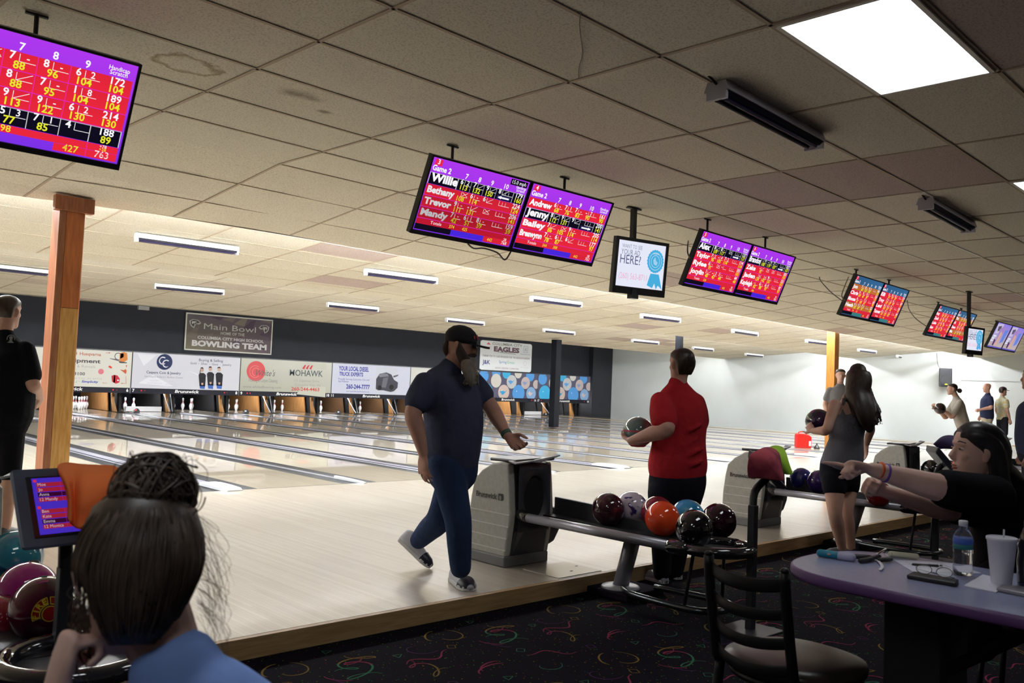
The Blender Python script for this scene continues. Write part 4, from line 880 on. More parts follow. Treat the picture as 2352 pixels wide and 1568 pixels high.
# wall speaker
def speaker():
    a=JP(2166,846,0,XW); yc=JP(2180,868,0,XW).y; z1,z0=JP(2166,846,0,XW).z,JP(2166,888,0,XW).z; w=abs(JP(2166,868,0,XW).y-JP(2196,868,0,XW).y)*.8; w=min(w,.42)
    t=thing('wall_speaker','black loudspeaker with yellow badge hung high on the white wall','speaker',(XW,yc,z0)); x=XW-.30
    # turned to face the seats
    d=V((-.75,-.66,0)).normalized(); s=V((-d.y,d.x,0)); c=V((XW-.32,yc,(z0+z1)/2)); h=z1-z0; w=.40
    P=lambda a,b,e:c+s*a+V((0,0,b))+d*e
    m=MB(); bk=[P(-w*.30,-h/2,-.22),P(w*.30,-h/2,-.22),P(w*.30,h/2,-.22),P(-w*.30,h/2,-.22)]; ft=[P(-w/2,-h/2,.05),P(w/2,-h/2,.05),P(w/2,h/2,.05),P(-w/2,h/2,.05)]
    m.rings([bk,ft]); obj('cabinet',m,M_BLK,t,bevel=.02)
    g=MB(); R=[]
    g.rings([[P(w*.42*math.cos(a),-h*.17+w*.42*math.sin(a),e) for a in[2*PI*i/28 for i in range(28)]] for e in(.04,.065,)]); obj('woofer_grille',g,mat('grille',(.018,.019,.022),.7),t)
    g=MB(); g.rings([[P(a*w,b*h,.052) for a,b in((-.32,.06),(.32,.06),(.40,.44),(-.40,.44))],[P(a*w,b*h,.0) for a,b in((-.10,.14),(.10,.14),(.12,.38),(-.12,.38))]],cap=False); obj('horn',g,mat('horn_grey',(.07,.07,.09),.5),t)
    g=MB().ext([P(-.05,-h*.40,.067),P(.05,-h*.40,.067),P(.03,-h*.34,.067),P(-.03,-h*.34,.067)],d*.004); obj('badge',g,mat('badge_yellow',(.85,.85,.05),.4),t)
    obj('bracket',MB().box((XW-.14,yc-.03,(z0+z1)/2-.05),(XW-.005,yc+.03,(z0+z1)/2+.05)),M_BLK,t)
    cable('thin black cord running up from the wall speaker to the ceiling',[P(-w*.3,h/2,-.1),V((XW-.02,yc+.35,z1+.12)),V((XW-.015,yc+.4,2.86))],.008)
speaker()
# ================================================================ BALL RETURNS, BALLS, CONSOLES, TABLE, CHAIR
M_HOOD=mat('hood_grey',(.42,.41,.37),.45,noise=(30,(.38,.37,.33),3,(1,1,1),.4,.6)); M_HDK=mat('hood_dark',(.045,.046,.052),.4); M_HLINE=mat('hood_line',(.62,.62,.60),.4)
M_RAIL=mat('rail_silver',(.40,.39,.43),.35,.5); M_GLOSS=mat('glossy_black',(.012,.012,.016),.08,coat=1)
def ball_return(x,label,towel=False):
    y=-4.45; t=thing('ball_return',label,'ball return',(x,y,0),'ball returns on the approach')
    P=lambda a,b,c:V((x+a,y+b,c))
    prof=[(.035,.07),(.0,.30),(-.005,.36),(.012,.55),(.03,.695),(.10,.705),(.20,.685),(.30,.63),(.375,.56),(.40,.45),(.42,.30),(.43,.07)]
    for s,nm in((0,'side_panel'),(1,'side_panel')):
        a0,a1=(0,.055) if s==0 else (.375,.42)
        obj(nm,MB().ext([P(a0,b,c) for b,c in prof],(a1-a0,0,0)),M_HOOD,t,bevel=.012)
    core=MB(); n=len(prof); core.ext([P(.05,b+.004 if b<.2 else b-.01,c-.004) for b,c in prof],(.33,0,0)); obj('core',core,M_HDK,t)
    # front face pieces: surround of the round mouth, lower bulge
    f=MB(); cx,cz_=.215,.46; N=32
    outer=[];inner=[]
    for i in range(N):
        a=2*PI*i/N; c,s_=math.cos(a),math.sin(a); k=max(abs(c)/.155,abs(s_)/.225); ox,oz=c/k,s_/k
        yy=lambda zz: -.012+.03*(zz-.30) if zz>.3 else -.012+ (.30-zz)*.12
        outer.append(P(cx+ox,yy(cz_+oz)-.010,cz_+oz)); inner.append(P(cx+.112*c,yy(cz_+.155*s_)-.022,cz_+.155*s_))
    deep=[P(cx+.10*math.cos(2*PI*i/N),.10,cz_+.14*math.sin(2*PI*i/N)) for i in range(N)]
    f.rings([outer,inner,deep],cap=False); obj('mouth_surround',f,M_HDK,t,True)
    obj('mouth',MB().ext([P(cx+.10*math.cos(2*PI*i/N),-.004,cz_+.14*math.sin(2*PI*i/N)) for i in range(N)],(0,.003,0)),M_BLACK,t)
    b=MB(); b.ext([P(.06,.06,.0),P(.40,.06,.0),P(.42,.055,.10),P(.50,.05,.13),P(.56,.05,.22),P(.575,.05,.30),P(.575,.05,.36),P(.42,.04,.38),P(.06,-.01,.24)],(0,.30,0)); obj('lower_housing',b,M_HDK,t,bevel=.015)
    obj('base',MB().ext([P(-.004,.03,0),P(.42,.03,0),P(.42,.44,0),P(-.004,.44,0)],(0,0,.075)),mat('plinth_grey',(.16,.16,.16),.5),t,bevel=.01)
    for zz,b0,b1 in((.355,.0,.415),(.275,.008,.42),(.195,.018,.425),(.115,.028,.428)): obj('side_rib',MB().box((x-.004,y+b0,zz-.003),(x+.003,y+b1-.02,zz+.003)),M_HLINE,t)
    c=MB(); c.ext([P(.02,-.02,.705),P(.40,-.02,.715),P(.40,.24,.70),P(.22,.28,.705),P(.02,.24,.70)],(0,0,.022)); obj('top_pad',c,M_DKPL,t,bevel=.008)
    w=MB().ext([P(-.02,-.06,.70),P(.14,-.05,.712),P(.20,-.06,.705),P(.42,-.05,.745),P(.44,.02,.75),P(.40,.02,.728),P(.20,.02,.712),P(-.01,.02,.712)],(0,0,.008)); obj('top_wing',w,mat('wing_pale',(.28,.28,.30),.45),t)
    A=Art(P(-.0065,.34,.44),(0,-1,0),(0,0,1),.30,.08,gap=.0004); A.text('Brunswick',.0,.1,.036,(.07,.065,.06),w=.215,bold=.03); A.rect(.76,.05,.90,.62,(.07,.065,.06)); A.up(); A.text('B',.83,.12,.026,(.40,.39,.36),al='c',bold=.02); obj('lettering',A.mb,PRINT,t)
    A=Art(P(.12,-.022,.655),(1,0,0),(0,0,1),.2,.03,gap=.0004); A.text('Brunswick',.5,.1,.016,(.12,.12,.12),al='c',w=.12); obj('lettering',A.mb,PRINT,t)
    # rack
    r=MB(); r.box((x+.115,y-1.30,.318),(x+.50,y+.03,.335)); r.box((x+.108,y-1.30,.325),(x+.118,y-.02,.365)); r.box((x+.29,y-1.28,.335),(x+.315,y-.02,.345)); obj('track',r,M_DKPL,t)
    r=MB().tube([P(.085,-.06,.345),P(.085,-1.28,.345)],.030,14); obj('rail',r,M_RAIL,t,True)
    obj('rail_collar',MB().tube([P(.09,.03,.37),P(.085,-.07,.345)],.038,12,ends=True),M_GLOSS,t,True); obj('rail_collar',MB().tube([P(.085,-1.26,.345),P(.088,-1.34,.345)],.040,12,ends=True),M_GLOSS,t,True)
    r=MB(); r.ext([P(.43,.0,.33),P(.43,.0,.455),P(.43,-.40,.445),P(.43,-.50,.40),P(.43,-1.26,.385),P(.43,-1.26,.33)],(.035,0,0)); obj('side_rail',r,M_HDK,t,bevel=.006)
    r=MB(); R=[]; cx2,cy2,rr=.295,-1.42,.20
    r.loft([P(cx2+rr*math.cos(a),cy2+rr*math.sin(a),.345) for a in[2*PI*i/32 for i in range(33)]],[.032]*33,(0,0,1),10,0,False); obj('end_ring',r,M_GLOSS,t,True)
    r=MB().lathe([(0,.318),(.19,.318),(.20,.335),(.12,.330),(.05,.345),(0,.345)],28,0,(x+cx2,y+cy2,0)); obj('end_tray',r,mat('tray_grey',(.08,.085,.09),.3),t,True)
    r=MB().tube([P(.43,-.62,-.05),P(.40,-.74,.30)],.052,16); obj('leg',r,M_RAIL,t,True)
    obj('leg_foot',MB().lathe([(0,0),(.13,0),(.12,.012),(.06,.02),(0,.02)],24,0,(x+.43,y-.62,-.055)),mat('foot_white',(.45,.45,.48),.35),t,True)
    obj('mount_bracket',MB().box((x+.30,y-.82,.295),(x+.50,y-.66,.318)),M_HDK,t,bevel=.004)
    obj('floor_block',MB().box((x+.28,y-.80,CPT),(x+.66,y-.46,-.056)),mat('block_carpet',(.018,.013,.02),1,spec=.05,bump=(80,1,.004)),t,bevel=.008)
    r=MB().tube([P(.36,-.70,-.035),P(.27,-.85,-.035),P(.24,-1.25,-.03),P(.30,-1.38,-.03),P(.44,-1.42,-.03),P(.56,-1.36,-.03),P(.58,-1.2,-.03),P(.56,-.80,-.035)],.020,10,0,5); obj('foot_loop',r,mat('loop_metal',(.10,.11,.12),.2,.8),t,True)
    for a,b in((.24,-1.25),(.56,-1.30)): obj('loop_strut',MB().tube([P(a,b,-.03),P(a+(.06 if a<.4 else -.02),b-.02,.32)],.011,8),M_BLK,t,True)
    return t
bx=[-3.95]+[-.5+3.22*k for k in range(0,4)]
labs=['ball return at the lower left holding the multicoloured balls','large grey and black ball return with open round mouth right of the bearded man','ball return under the pink and lime towels behind the person in red','grey ball return right of the long haired woman hip','farthest grey ball return behind the face of the pointing woman']
for X,l in zip(bx,labs): ball_return(X,l)
obj_plate=tag(obj('floor_plate',MB().box((-.42,-4.845,.0005),(.0,-4.50,.004)).box((-.20,-4.75,.004),(-.18,-4.74,.006),1).box((-.05,-4.66,.004),(-.03,-4.65,.006),1),[mat('plate_maple',(.60,.54,.45),.2,coat=.3),M_BLK]),'thin pale cover plate screwed to the approach before the large ball return','floor plate')
def marble(name,c1,c2,c3,sc=5,lo=.40,hi=.62,rough=.06):
    m=bpy.data.materials.new(name); m.use_nodes=True; nt=m.node_tree; b=nt.nodes['Principled BSDF']; b.inputs['Roughness'].default_value=rough; b.inputs['Coat Weight'].default_value=.6
    tc=nt.nodes.new('ShaderNodeTexCoord'); n=nt.nodes.new('ShaderNodeTexNoise'); n.inputs['Scale'].default_value=sc; n.inputs['Detail'].default_value=3; n.inputs['Distortion'].default_value=1.6
    r=nt.nodes.new('ShaderNodeValToRGB'); e=r.color_ramp.elements; e[0].position=lo;e[0].color=(*c1,1);e[1].position=hi;e[1].color=(*c3,1);q=e.new((lo+hi)/2);q.color=(*c2,1)
    L=nt.links.new; L(tc.outputs['Object'],n.inputs['Vector']); L(n.outputs['Fac'],r.inputs[0]); L(r.outputs[0],b.inputs['Base Color']); return m
M_HOLE=mat('finger_hole',(.004,.004,.004),.9)
def bowling_ball(label,c,m,group,R=.108,holes=None,extra=None):
    t=thing('bowling_ball',label,'bowling ball',(c[0],c[1],c[2]-R),group)
    t2=obj('shell',MB().ball((c[0],c[1],c[2]),R,40),m,t,True)
    d=V(holes or (.2,.3,.93)).normalized(); a=d.orthogonal().normalized(); b=d.cross(a); C=V(c)
    for u,v in((.022,0),(-.006,.017),(-.006,-.017)):
        p=C+(d*R+a*u+b*v).normalized()*(R-.001); nn=(p-C).normalized(); q=nn.orthogonal().normalized(); w=nn.cross(q)
        rr=.012; obj('finger_hole',MB().ext([p+q*rr*math.cos(2*PI*i/14)+w*rr*math.sin(2*PI*i/14) for i in range(14)],nn*.0016),M_HOLE,t)
    if extra: extra(t,C,R)
    return t
GB='bowling balls resting on the ball returns'
def rb(u,v,z,lab,m,h=None,extra=None): 
    p=JP(u,v,2,z); return bowling_ball(lab,tuple(p),m,GB,holes=h,extra=extra)
M_B1=marble('ball_wine_sky',(.05,.012,.02),(.03,.006,.012),(.30,.42,.62),3.2,.42,.66)
M_B2=marble('ball_white_violet',(.03,.02,.13),(.46,.42,.52),(.56,.52,.60),9,.33,.45)
M_B3=marble('ball_cranberry',(.13,.008,.02),(.22,.012,.03),(.17,.02,.035),5); M_B4=marble('ball_orange',(.80,.06,.012),(.85,.09,.02),(.70,.16,.05),3,.45,.8); M_B5=marble('ball_blue_gold',(.02,.22,.45),(.05,.30,.50),(.45,.35,.05),4,.45,.72)
M_B6=mat('ball_black',(.004,.004,.006),.05,coat=1); M_B7=marble('ball_dark_wine',(.012,.002,.006),(.02,.003,.01),(.03,.005,.012),4)
rb(1397,1169,.444,'wine red and sky blue swirled ball, first on the large ball return',M_B1); rb(1450,1166,.446,'white ball with violet veins behind the wine red one',M_B2); rb(1510,1178,.446,'cranberry red ball behind the bright orange ball',M_B3)
rb(1522,1191,.444,'bright orange ball at the front of the large ball return',M_B4); rb(1579,1186,.446,'blue and gold ball between the orange and black balls',M_B5); rb(1594,1214,.444,'glossy black ball right of the orange one',M_B6); rb(1651,1196,.446,'glossy dark wine ball at the end of the large ball return',M_B7)
rb(1840,1100,.444,'dark blue glossy ball beside the lime green towel',marble('ball_navy',(.01,.015,.12),(.015,.02,.20),(.03,.04,.35),4)); rb(1880,1106,.444,'purple and dark blue ball behind the leg of the long haired woman',marble('ball_purple',(.03,.015,.12),(.06,.02,.12),(.03,.04,.3),5))
rb(2018,1134,.444,'dim red ball seen between the pointing arms',marble('ball_red',(.25,.01,.01),(.35,.01,.01),(.2,.01,.01),5)); bowling_ball('black ball on the far ball return before the pointing woman face',(6.10,-4.68,.446),M_B6,GB); bowling_ball('black red ball partly behind the far console pole',(6.33,-4.80,.446),M_B7,GB); bowling_ball('red ball touching the chin of the pointing woman in view',(6.13,-4.92,.444),marble('ball_red2',(.55,.02,.02),(.65,.03,.02),(.4,.02,.02),5),GB)
def fire(t,C,R):
    # curved FIRE badge on the side that faces the seats
    c=JP(108,1412,2,C.z-.03); d=(V((c.x,c.y,C.z-.03))-C); d=(CAM-C); d.normalize(); f=(d+.22*CR-.16*CU).normalized(); a=(CR-f*CR.dot(f)).normalized(); b=f.cross(a)
    def S_(x,y): return C+(f*R+a*x+b*y).normalized()*(R+.0009)
    m=MB(); red=(.35,.01,.01); ye=(.80,.60,.04)
    def arc(r0,r1,a0,a1,c,k=0,n=14):
        vs=[];fs=[]
        for i in range(n+1):
            q=a0+(a1-a0)*i/n
            for r in(r0,r1): p=S_(r*math.cos(q),r*math.sin(q)); vs.append(p+(p-C).normalized()*k)
        for i in range(n): fs.append((2*i,2*i+2,2*i+3,2*i+1))
        m.add(vs,fs,0,c)
    arc(.030,.060,1.75,3.55,ye); arc(.033,.057,1.80,3.50,red,.0004); arc(.0,.026,0,2*PI,ye,0,24); arc(0,.023,0,2*PI,red,.0004,24); arc(.030,.060,.2,1.6,ye); arc(.033,.057,.25,1.55,red,.0004)
    for i,ch in enumerate('FIRE'):
        q=3.32-i*.44; vs,fs,w=glyphs(ch,.03); k=.020/.7; ct,st=math.cos(q-PI/2),math.sin(q-PI/2)
        out=[]
        for (gx,gy) in vs:
            lx_,ly=(gx-w/2)*k,gy*k-.010; r=.045; X=r*math.cos(q)+lx_*ct-ly*st; Y=r*math.sin(q)+lx_*st+ly*ct; p=S_(X,Y); out.append(p+(p-C).normalized()*.0008)
        m.add(out,fs,0,ye)
    obj('badge',m,PRINT,t)
p=J(32,1312,3.55); bowling_ball('teal and navy ball, farthest of the balls at the lower left',tuple(V((p.x,p.y,.444))),marble('ball_teal',(.03,.20,.28),(.04,.25,.32),(.01,.02,.10),4),GB)
p=J(62,1360,3.15); bowling_ball('magenta and lime striped ball at the lower left',tuple(p),marble('ball_magenta_lime',(.28,.01,.14),(.30,.015,.15),(.42,.62,.10),2.6,.48,.60),GB)
p=J(100,1398,2.92); bowling_ball('wine red ball with a yellow lettered badge, at the lower left',tuple(p),marble('ball_wine',(.12,.006,.03),(.10,.005,.025),(.05,.003,.02),3),GB,holes=(-.1,.2,.9),extra=fire)
p=J(-6,1440,3.0); bowling_ball('red ball cut by the left edge of the photo',tuple(p),marble('ball_red3',(.30,.012,.03),(.22,.01,.02),(.15,.01,.02),4),GB)
# ---- cloth from a grid of points
def cloth(name,label,rows,m,th=.004,par=None,sub=2,cat='towel'):
    G=[[J(*p) if not isinstance(p,V) else p for p in r] for r in rows]; mb=MB(); n=len(G[0]); vs=[p for r in G for p in r]; fs=[(i*n+j,i*n+j+1,(i+1)*n+j+1,(i+1)*n+j) for i in range(len(G)-1) for j in range(n-1)]
    mb.add(vs,fs); o=obj(name,mb,m,par,True); s=o.modifiers.new('sub','SUBSURF'); s.levels=sub;s.render_levels=sub; q=o.modifiers.new('sol','SOLIDIFY'); q.thickness=th; q.offset=0
    if label: tag(o,label,cat)
    return o
# ---- scoring consoles on poles
def console(c,label,yaw,tilt,zf=CPT,screen=True,po=(0,0,0)):
    C=V(c); t=thing('scoring_console',label,'scoring console',(C.x,C.y,zf),'scoring consoles on black poles')
    ex=V((math.cos(yaw),math.sin(yaw),0)); bk=V((-math.sin(yaw),math.cos(yaw),0)); ey=(V((0,0,1))*math.cos(tilt)+bk*math.sin(tilt)).normalized(); nb=-(ex.cross(ey)); w,h=.32,.27
    o=C-ex*w/2-ey*h/2; B=lambda a,b,d:o+ex*a+ey*b+nb*d
    def slab(a0,b0,d0,a1,b1,d1,k=0):
        return [B(a0,b0,d0),B(a1,b0,d0),B(a1,b1,d0),B(a0,b1,d0)],[B(a0+k,b0+k,d1),B(a1-k,b0+k,d1),B(a1-k,b1-k,d1),B(a0+k,b1-k,d1)]
    m=MB(); a,b=slab(0,0,0,w,h,.045,.03); m.rings([a,b]); obj('housing',m,mat('console_blue_grey',(.045,.055,.085),.4),t,bevel=.012)
    m=MB(); a,b=slab(.045,.038,-.004,w-.045,h-.034,0.0); m.rings([a,b]); obj('screen_frame',m,M_GLOSS,t)
    A=Art(B(.06,.045,-.0055),ex,ey,w-.12,h-.085,gap=.0003)
    A.rect(0,0,1,1,(.05,.02,.45)); A.up(); rr=(.30,.01,.03)
    for y0 in(.54,.06):
        for i in range(4): A.rect(.06,y0+.30-i*.09,.98,y0+.375-i*.09,rr if i!=2 else (.03,.0,.02)); A.up(); A.text(['Moe','Jo','Anna','12 Mandy'][i] if y0>.3 else ['Ben','Kate','Emma','12 Monica'][i],.08,y0+.315-i*.09,.010,(.5,.4,.5)); 
        A.rect(.02,y0+.385,.07,y0+.43,(.6,.02,.05)); 
        for i in range(6): A.rect(.42+i*.09,y0+.03,.425+i*.09,y0+.37,(.25,.02,.3))
    obj('display',A.mb,SCR if screen else PRINT,t)
    p0=B(w/2,h*.3,.06); obj('neck',MB().tube([B(w/2,h*.35,.04),V((C.x,C.y,C.z-.12))+bk*.05+V(po)*.8,V((C.x,C.y,C.z-.25))+bk*.05+V(po)],.022,10,0,4),M_BLK,t,True)
    q=C+bk*.05+V(po); obj('pole',MB().box((q.x-.022,q.y-.022,zf+.01),(q.x+.022,q.y+.022,C.z-.20)),M_BLK,t,bevel=.004); obj('foot',MB().box((q.x-.14,q.y-.14,zf),(q.x+.14,q.y+.14,zf+.012)),M_BLK,t,bevel=.004)
    return B
c1=J(156,1160,2.76); console(tuple(c1),'blue grey scoring console with lit screen under the orange towel',math.radians(8),.50,po=tuple(CR*.03))
c2=J(1764,1074,5.12); console(tuple(c2),'dark scoring console under the pink and lime towels',math.radians(38),.75,screen=True,po=tuple(CR*-.08-CF*.18))
c3=J(2166,1052,7.35); console(tuple(c3),'dark scoring console under the purple towel behind the pointing woman',math.radians(38),.7,screen=True)
M_ORG=mat('orange_felt',(1.0,.36,.11),.9,bump=(30,.5,.01))
_n=M_ORG.node_tree; _t=_n.nodes.new('ShaderNodeBsdfTranslucent'); _t.inputs[0].default_value=(1.0,.36,.11,1); _m=_n.nodes.new('ShaderNodeMixShader'); _m.inputs[0].default_value=.5
_n.links.new(_n.nodes['Principled BSDF'].outputs[0],_m.inputs[1]); _n.links.new(_t.outputs[0],_m.inputs[2]); _n.links.new(_m.outputs[0],_n.nodes['Material Output'].inputs[0])
M_PNK=mat('pink_towel',(.42,.07,.10),.95,noise=(7,(.22,.03,.06),3,(1,1,1),.45,.6)); M_LIME=mat('lime_towel',(.36,.62,.05),.9); M_PUR=mat('purple_towel',(.035,.025,.09),.95)
cloth('towel','bright orange towel draped over the left scoring console',[
 [(134,1066,2.80),(152,1062,2.82),(166,1064,2.82),(200,1068,2.82),(240,1068,2.82),(266,1070,2.82)],
 [(130,1072,2.66),(148,1088,2.60),(172,1094,2.67),(192,1080,2.60),(235,1082,2.66),(275,1078,2.70)],
 [(140,1095,2.64),(154,1108,2.56),(172,1116,2.65),(182,1122,2.55),(225,1118,2.60),(272,1110,2.66)],
 [(152,1122,2.63),(163,1140,2.55),(170,1150,2.65),(180,1156,2.54),(216,1150,2.57),(264,1145,2.66)],
 [(158,1160,2.62),(160,1176,2.55),(172,1182,2.63),(182,1184,2.55),(208,1182,2.57),(250,1180,2.64)],
 [(155,1185,2.60),(160,1200,2.55),(170,1208,2.62),(180,1216,2.55),(200,1214,2.57),(236,1208,2.62)]],M_ORG,.004)
cloth('towel','dusty pink towel draped over the middle console',[
 [(1735,1040,5.02),(1752,1026,5.02),(1775,1027,5.04),(1790,1040,5.06)],
 [(1722,1040,4.90),(1745,1032,4.88),(1772,1036,4.86),(1792,1050,4.90)],
 [(1718,1062,4.92),(1738,1050,4.86),(1774,1062,4.82),(1796,1075,4.86)],
 [(1716,1085,4.94),(1728,1072,4.90),(1782,1084,4.82),(1800,1095,4.84)],
 [(1722,1100,4.95),(1730,1096,4.92),(1788,1102,4.83),(1802,1106,4.84)]],M_PNK,.005)
cloth('towel','lime green towel with dark hem beside the pink one',[
 [(1766,1026,5.20),(1782,1022,5.18),(1800,1026,5.16)],
 [(1772,1034,5.05),(1790,1036,5.02),(1806,1042,5.02)],
 [(1786,1058,5.0),(1798,1058,4.98),(1812,1062,4.98)],
 [(1792,1078,5.0),(1804,1078,4.97),(1818,1080,4.98)],
 [(1800,1088,5.0),(1812,1090,4.97),(1824,1089,4.98)]],M_LIME,.005)
cloth('towel','dark purple towel draped over the far console',[
 [(2146,1020,7.5),(2160,1002,7.5),(2182,998,7.5),(2204,1004,7.5)],
 [(2142,1020,7.3),(2158,1006,7.3),(2180,1002,7.25),(2206,1012,7.3)],
 [(2148,1022,7.3),(2160,1012,7.25),(2182,1014,7.15),(2208,1024,7.2)],
 [(2156,1032,7.3),(2164,1030,7.25),(2186,1030,7.15),(2210,1036,7.2)]],M_PUR,.006)
# ---- table
M_TAB=mat('table_laminate',(.30,.33,.52),.30,noise=(60,(.26,.29,.47),2,(1,1,1),.4,.6)); M_TED=mat('table_edge_purple',(.13,.06,.20),.35)
TX0,TX1,TYE,TZ=-1.86,-1.20,-7.13,.65
def table():
    t=thing('table','blue laminate table with rounded end and purple rubber edge','table',(-1.53,-8.3,CPT)); r=(TX1-TX0)/2; cx=(TX0+TX1)/2
    out=[(TX1,-9.6)]+[(cx+r*math.cos(a),TYE-.26+.26*math.sin(a)) for a in[PI*i/24 for i in range(25)]]+[(TX0,-9.6)]
    out=[(TX1-.0,-9.6)]+[(cx+r*math.copysign(abs(math.cos(a))**.75,math.cos(a)),TYE-.30+.30*math.sin(a)**.9 if a not in(0,PI) else TYE-.30) for a in[PI*i/28 for i in range(29)]]+[(TX0,-9.6)]
    obj('tabletop',MB().ext([V((a,b,TZ-.030)) for a,b in out],(0,0,.030)),M_TAB,t)
    e=MB(); P=[V((a,b,TZ-.018)) for a,b in out]; e.loft(P,[(.019,.007)]*len(P),(0,0,1),10,0,False); obj('edge_band',e,M_TED,t,True)
    obj('pedestal',MB().box((-1.66,-7.64,CPT+.02),(-1.42,-7.46,TZ-.03)),M_BLACK,t,bevel=.006); obj('pedestal',MB().box((-1.66,-9.3,CPT+.02),(-1.40,-9.1,TZ-.03)),M_BLACK,t,bevel=.006)
    obj('base_plate',MB().box((-1.78,-7.85,CPT),(-1.28,-7.25,CPT+.03)),M_BLACK,t,bevel=.01); obj('brace',MB().tube([(-1.55,-7.6,.35),(-1.60,-7.95,TZ-.04)],.02),M_BLACK,t)
table()
def T_(u,v,dz=0): 
    p=JP(u,v,2,TZ+dz); return p
def prism(name,label,cat,pts,h,m,bev=.002,z0=0):
    return tag(obj(name,MB().ext([T_(*p)+V((0,0,z0+.0005)) for p in pts],(0,0,h)),m,bevel=bev),label,cat)
def cyl_on(name,label,cat,a,b,r,m,m2=None,split=None):
    A,B=T_(*a),T_(*b); A.z=B.z=TZ+r+.0005; t=thing(name,label,cat,tuple((A+B)/2))
    C=A.lerp(B,split) if split else B
    obj('tube',MB().tube([A,C],r,16,ends=True),m,t,True)
    if split: obj('cap',MB().tube([C,B],r*1.08,16,ends=True),m2,t,True)
    return t
M_TEAL=mat('teal_plastic',(.02,.25,.38),.35); M_PALE=mat('pale_lilac',(.50,.50,.70),.3); M_PAPER=mat('paper',(.70,.70,.82),.7)
t=cyl_on('spray_tube','teal tube with pale cap lying at the rounded end of the table','tube',(1884,1279),(1956,1289),.014,M_TEAL,M_PALE,.62); 
q=T_(1904,1272,.03); obj('logo_spot',MB().ball((q.x,q.y,TZ+.0285),(.006,.006,.002),10),mat('orange_spot',(.7,.15,.05),.5),t,True)
t=thing('key_bunch','bunch of dark keys and fobs with a metal ring behind the teal tube','keys',tuple(T_(2000,1288)))
for (a,b,r) in(((1966,1284),(1998,1286),.012),((1996,1290),(2018,1284),.010),((1976,1294),(2000,1290),.009),((2022,1292),(2044,1290),.012)):
    A,B=T_(*a),T_(*b);A.z=B.z=TZ+.010; obj('fob',MB().loft([A,B],[(r,.008)]*2,CR,10,0,True),M_DKPL,t,True)
A,B=T_(2014,1288),T_(2034,1276);A.z=B.z=TZ+.024; obj('key',MB().tube([A,B],.004,8,ends=True),M_CHROME,t,True)
c=T_(2040,1280); obj('ring',MB().tube([V((c.x+.014*math.cos(a),c.y+.014*math.sin(a),TZ+.012+.006*math.cos(a))) for a in[2*PI*i/20 for i in range(21)]],.0012,6),M_CHROME,t,True)
pts=[T_(2006,1288),T_(2016,1291),T_(2024,1299),T_(2026,1306),T_(2021,1312)]
for p in pts: p.z=TZ+.006
obj('strap',MB().loft(pts,[(.006,.0012)]*5,(CR-CF*.2),8,0,True,sub=4),mat('strap_white',(.75,.75,.85),.4),t,True)
cyl_on('rolled_tube','pale yellow white rolled tube behind the keys','tube',(2046,1279),(2104,1285),.011,mat('pale_yellow',(.68,.66,.50),.4))
A=Art((0,0,0),(1,0,0),(0,1,0),1,1)
prism('score_sheet','white paper score sheet with a pen on it','paper',[(2052,1286),(2100,1288),(2190,1294),(2254,1317),(2190,1315),(2096,1313)],.0012,M_PAPER,0)
sh=MB()
for a,b in(((2080,1291),(2120,1309)),((2132,1294),(2160,1309)),((2160,1294),(2196,1311)),((2070,1297),(2200,1303))):
    p,q=T_(*a),T_(*b); d=(q-p).normalized(); n=V((-d.y,d.x,0))*.0008; sh.add([v+V((0,0,.0022)) for v in(p-n,q-n,q+n,p+n)],[(0,1,2,3)])
o=obj('printed_line',sh,mat('ink_blue',(.04,.04,.10),.6)); o.parent=[x for x in bpy.data.objects if x.name=='score_sheet'][0]
t=cyl_on('pen','dark ballpoint pen lying on the score sheet','pen',(2097,1299),(2162,1303),.0045,M_DKPL,M_CHROME,.92)
# phone with glasses
ph=prism('phone','dark smartphone lying face down with folded glasses on it','phone',[(2082,1329),(2098,1321),(2202,1340),(2196,1349)],.014,mat('phone_case',(.02,.016,.018),.5),.004)
t=thing('glasses','folded wire glasses resting on the dark phone','glasses',tuple(T_(2140,1330,.015)))
g=T_(2122,1330); ux=(T_(2180,1340)-T_(2110,1328)).normalized(); uy=V((-ux.y,ux.x,0))
for k in(0,1):
    c=g+ux*(.062*k)+uy*.0; c.z=TZ+.033
    ring=[c+ux*.024*math.cos(a)+V((0,0,1))*.014*math.sin(a)+uy*.008*math.sin(a) for a in[2*PI*i/24 for i in range(25)]]
    obj('rim',MB().tube(ring,.0012,6),mat('rim_brown',(.06,.03,.03),.4),t,True); obj('lens',MB().ext(ring[:-1],uy*.0008),mat('lens_glass',(.8,.82,.9),.05,alpha=.25),t)
obj('temple',MB().tube([g-ux*.024+V((0,0,TZ+.030-g.z)),g+ux*.09+uy*.012+V((0,0,TZ+.018-g.z))],.0014,6),mat('rim_brown'),t,True)
# folded paper
prism('folded_note','white folded note in front of the foam cup','paper',[(2214,1347),(2258,1321),(2326,1339),(2288,1362)],.0035,M_PAPER,0)
prism('tablet','thin grey tablet at the right edge of the table','tablet',[(2288,1358),(2300,1350),(2420,1362),(2420,1385)],.012,mat('tablet_grey',(.30,.29,.33),.35),.004)
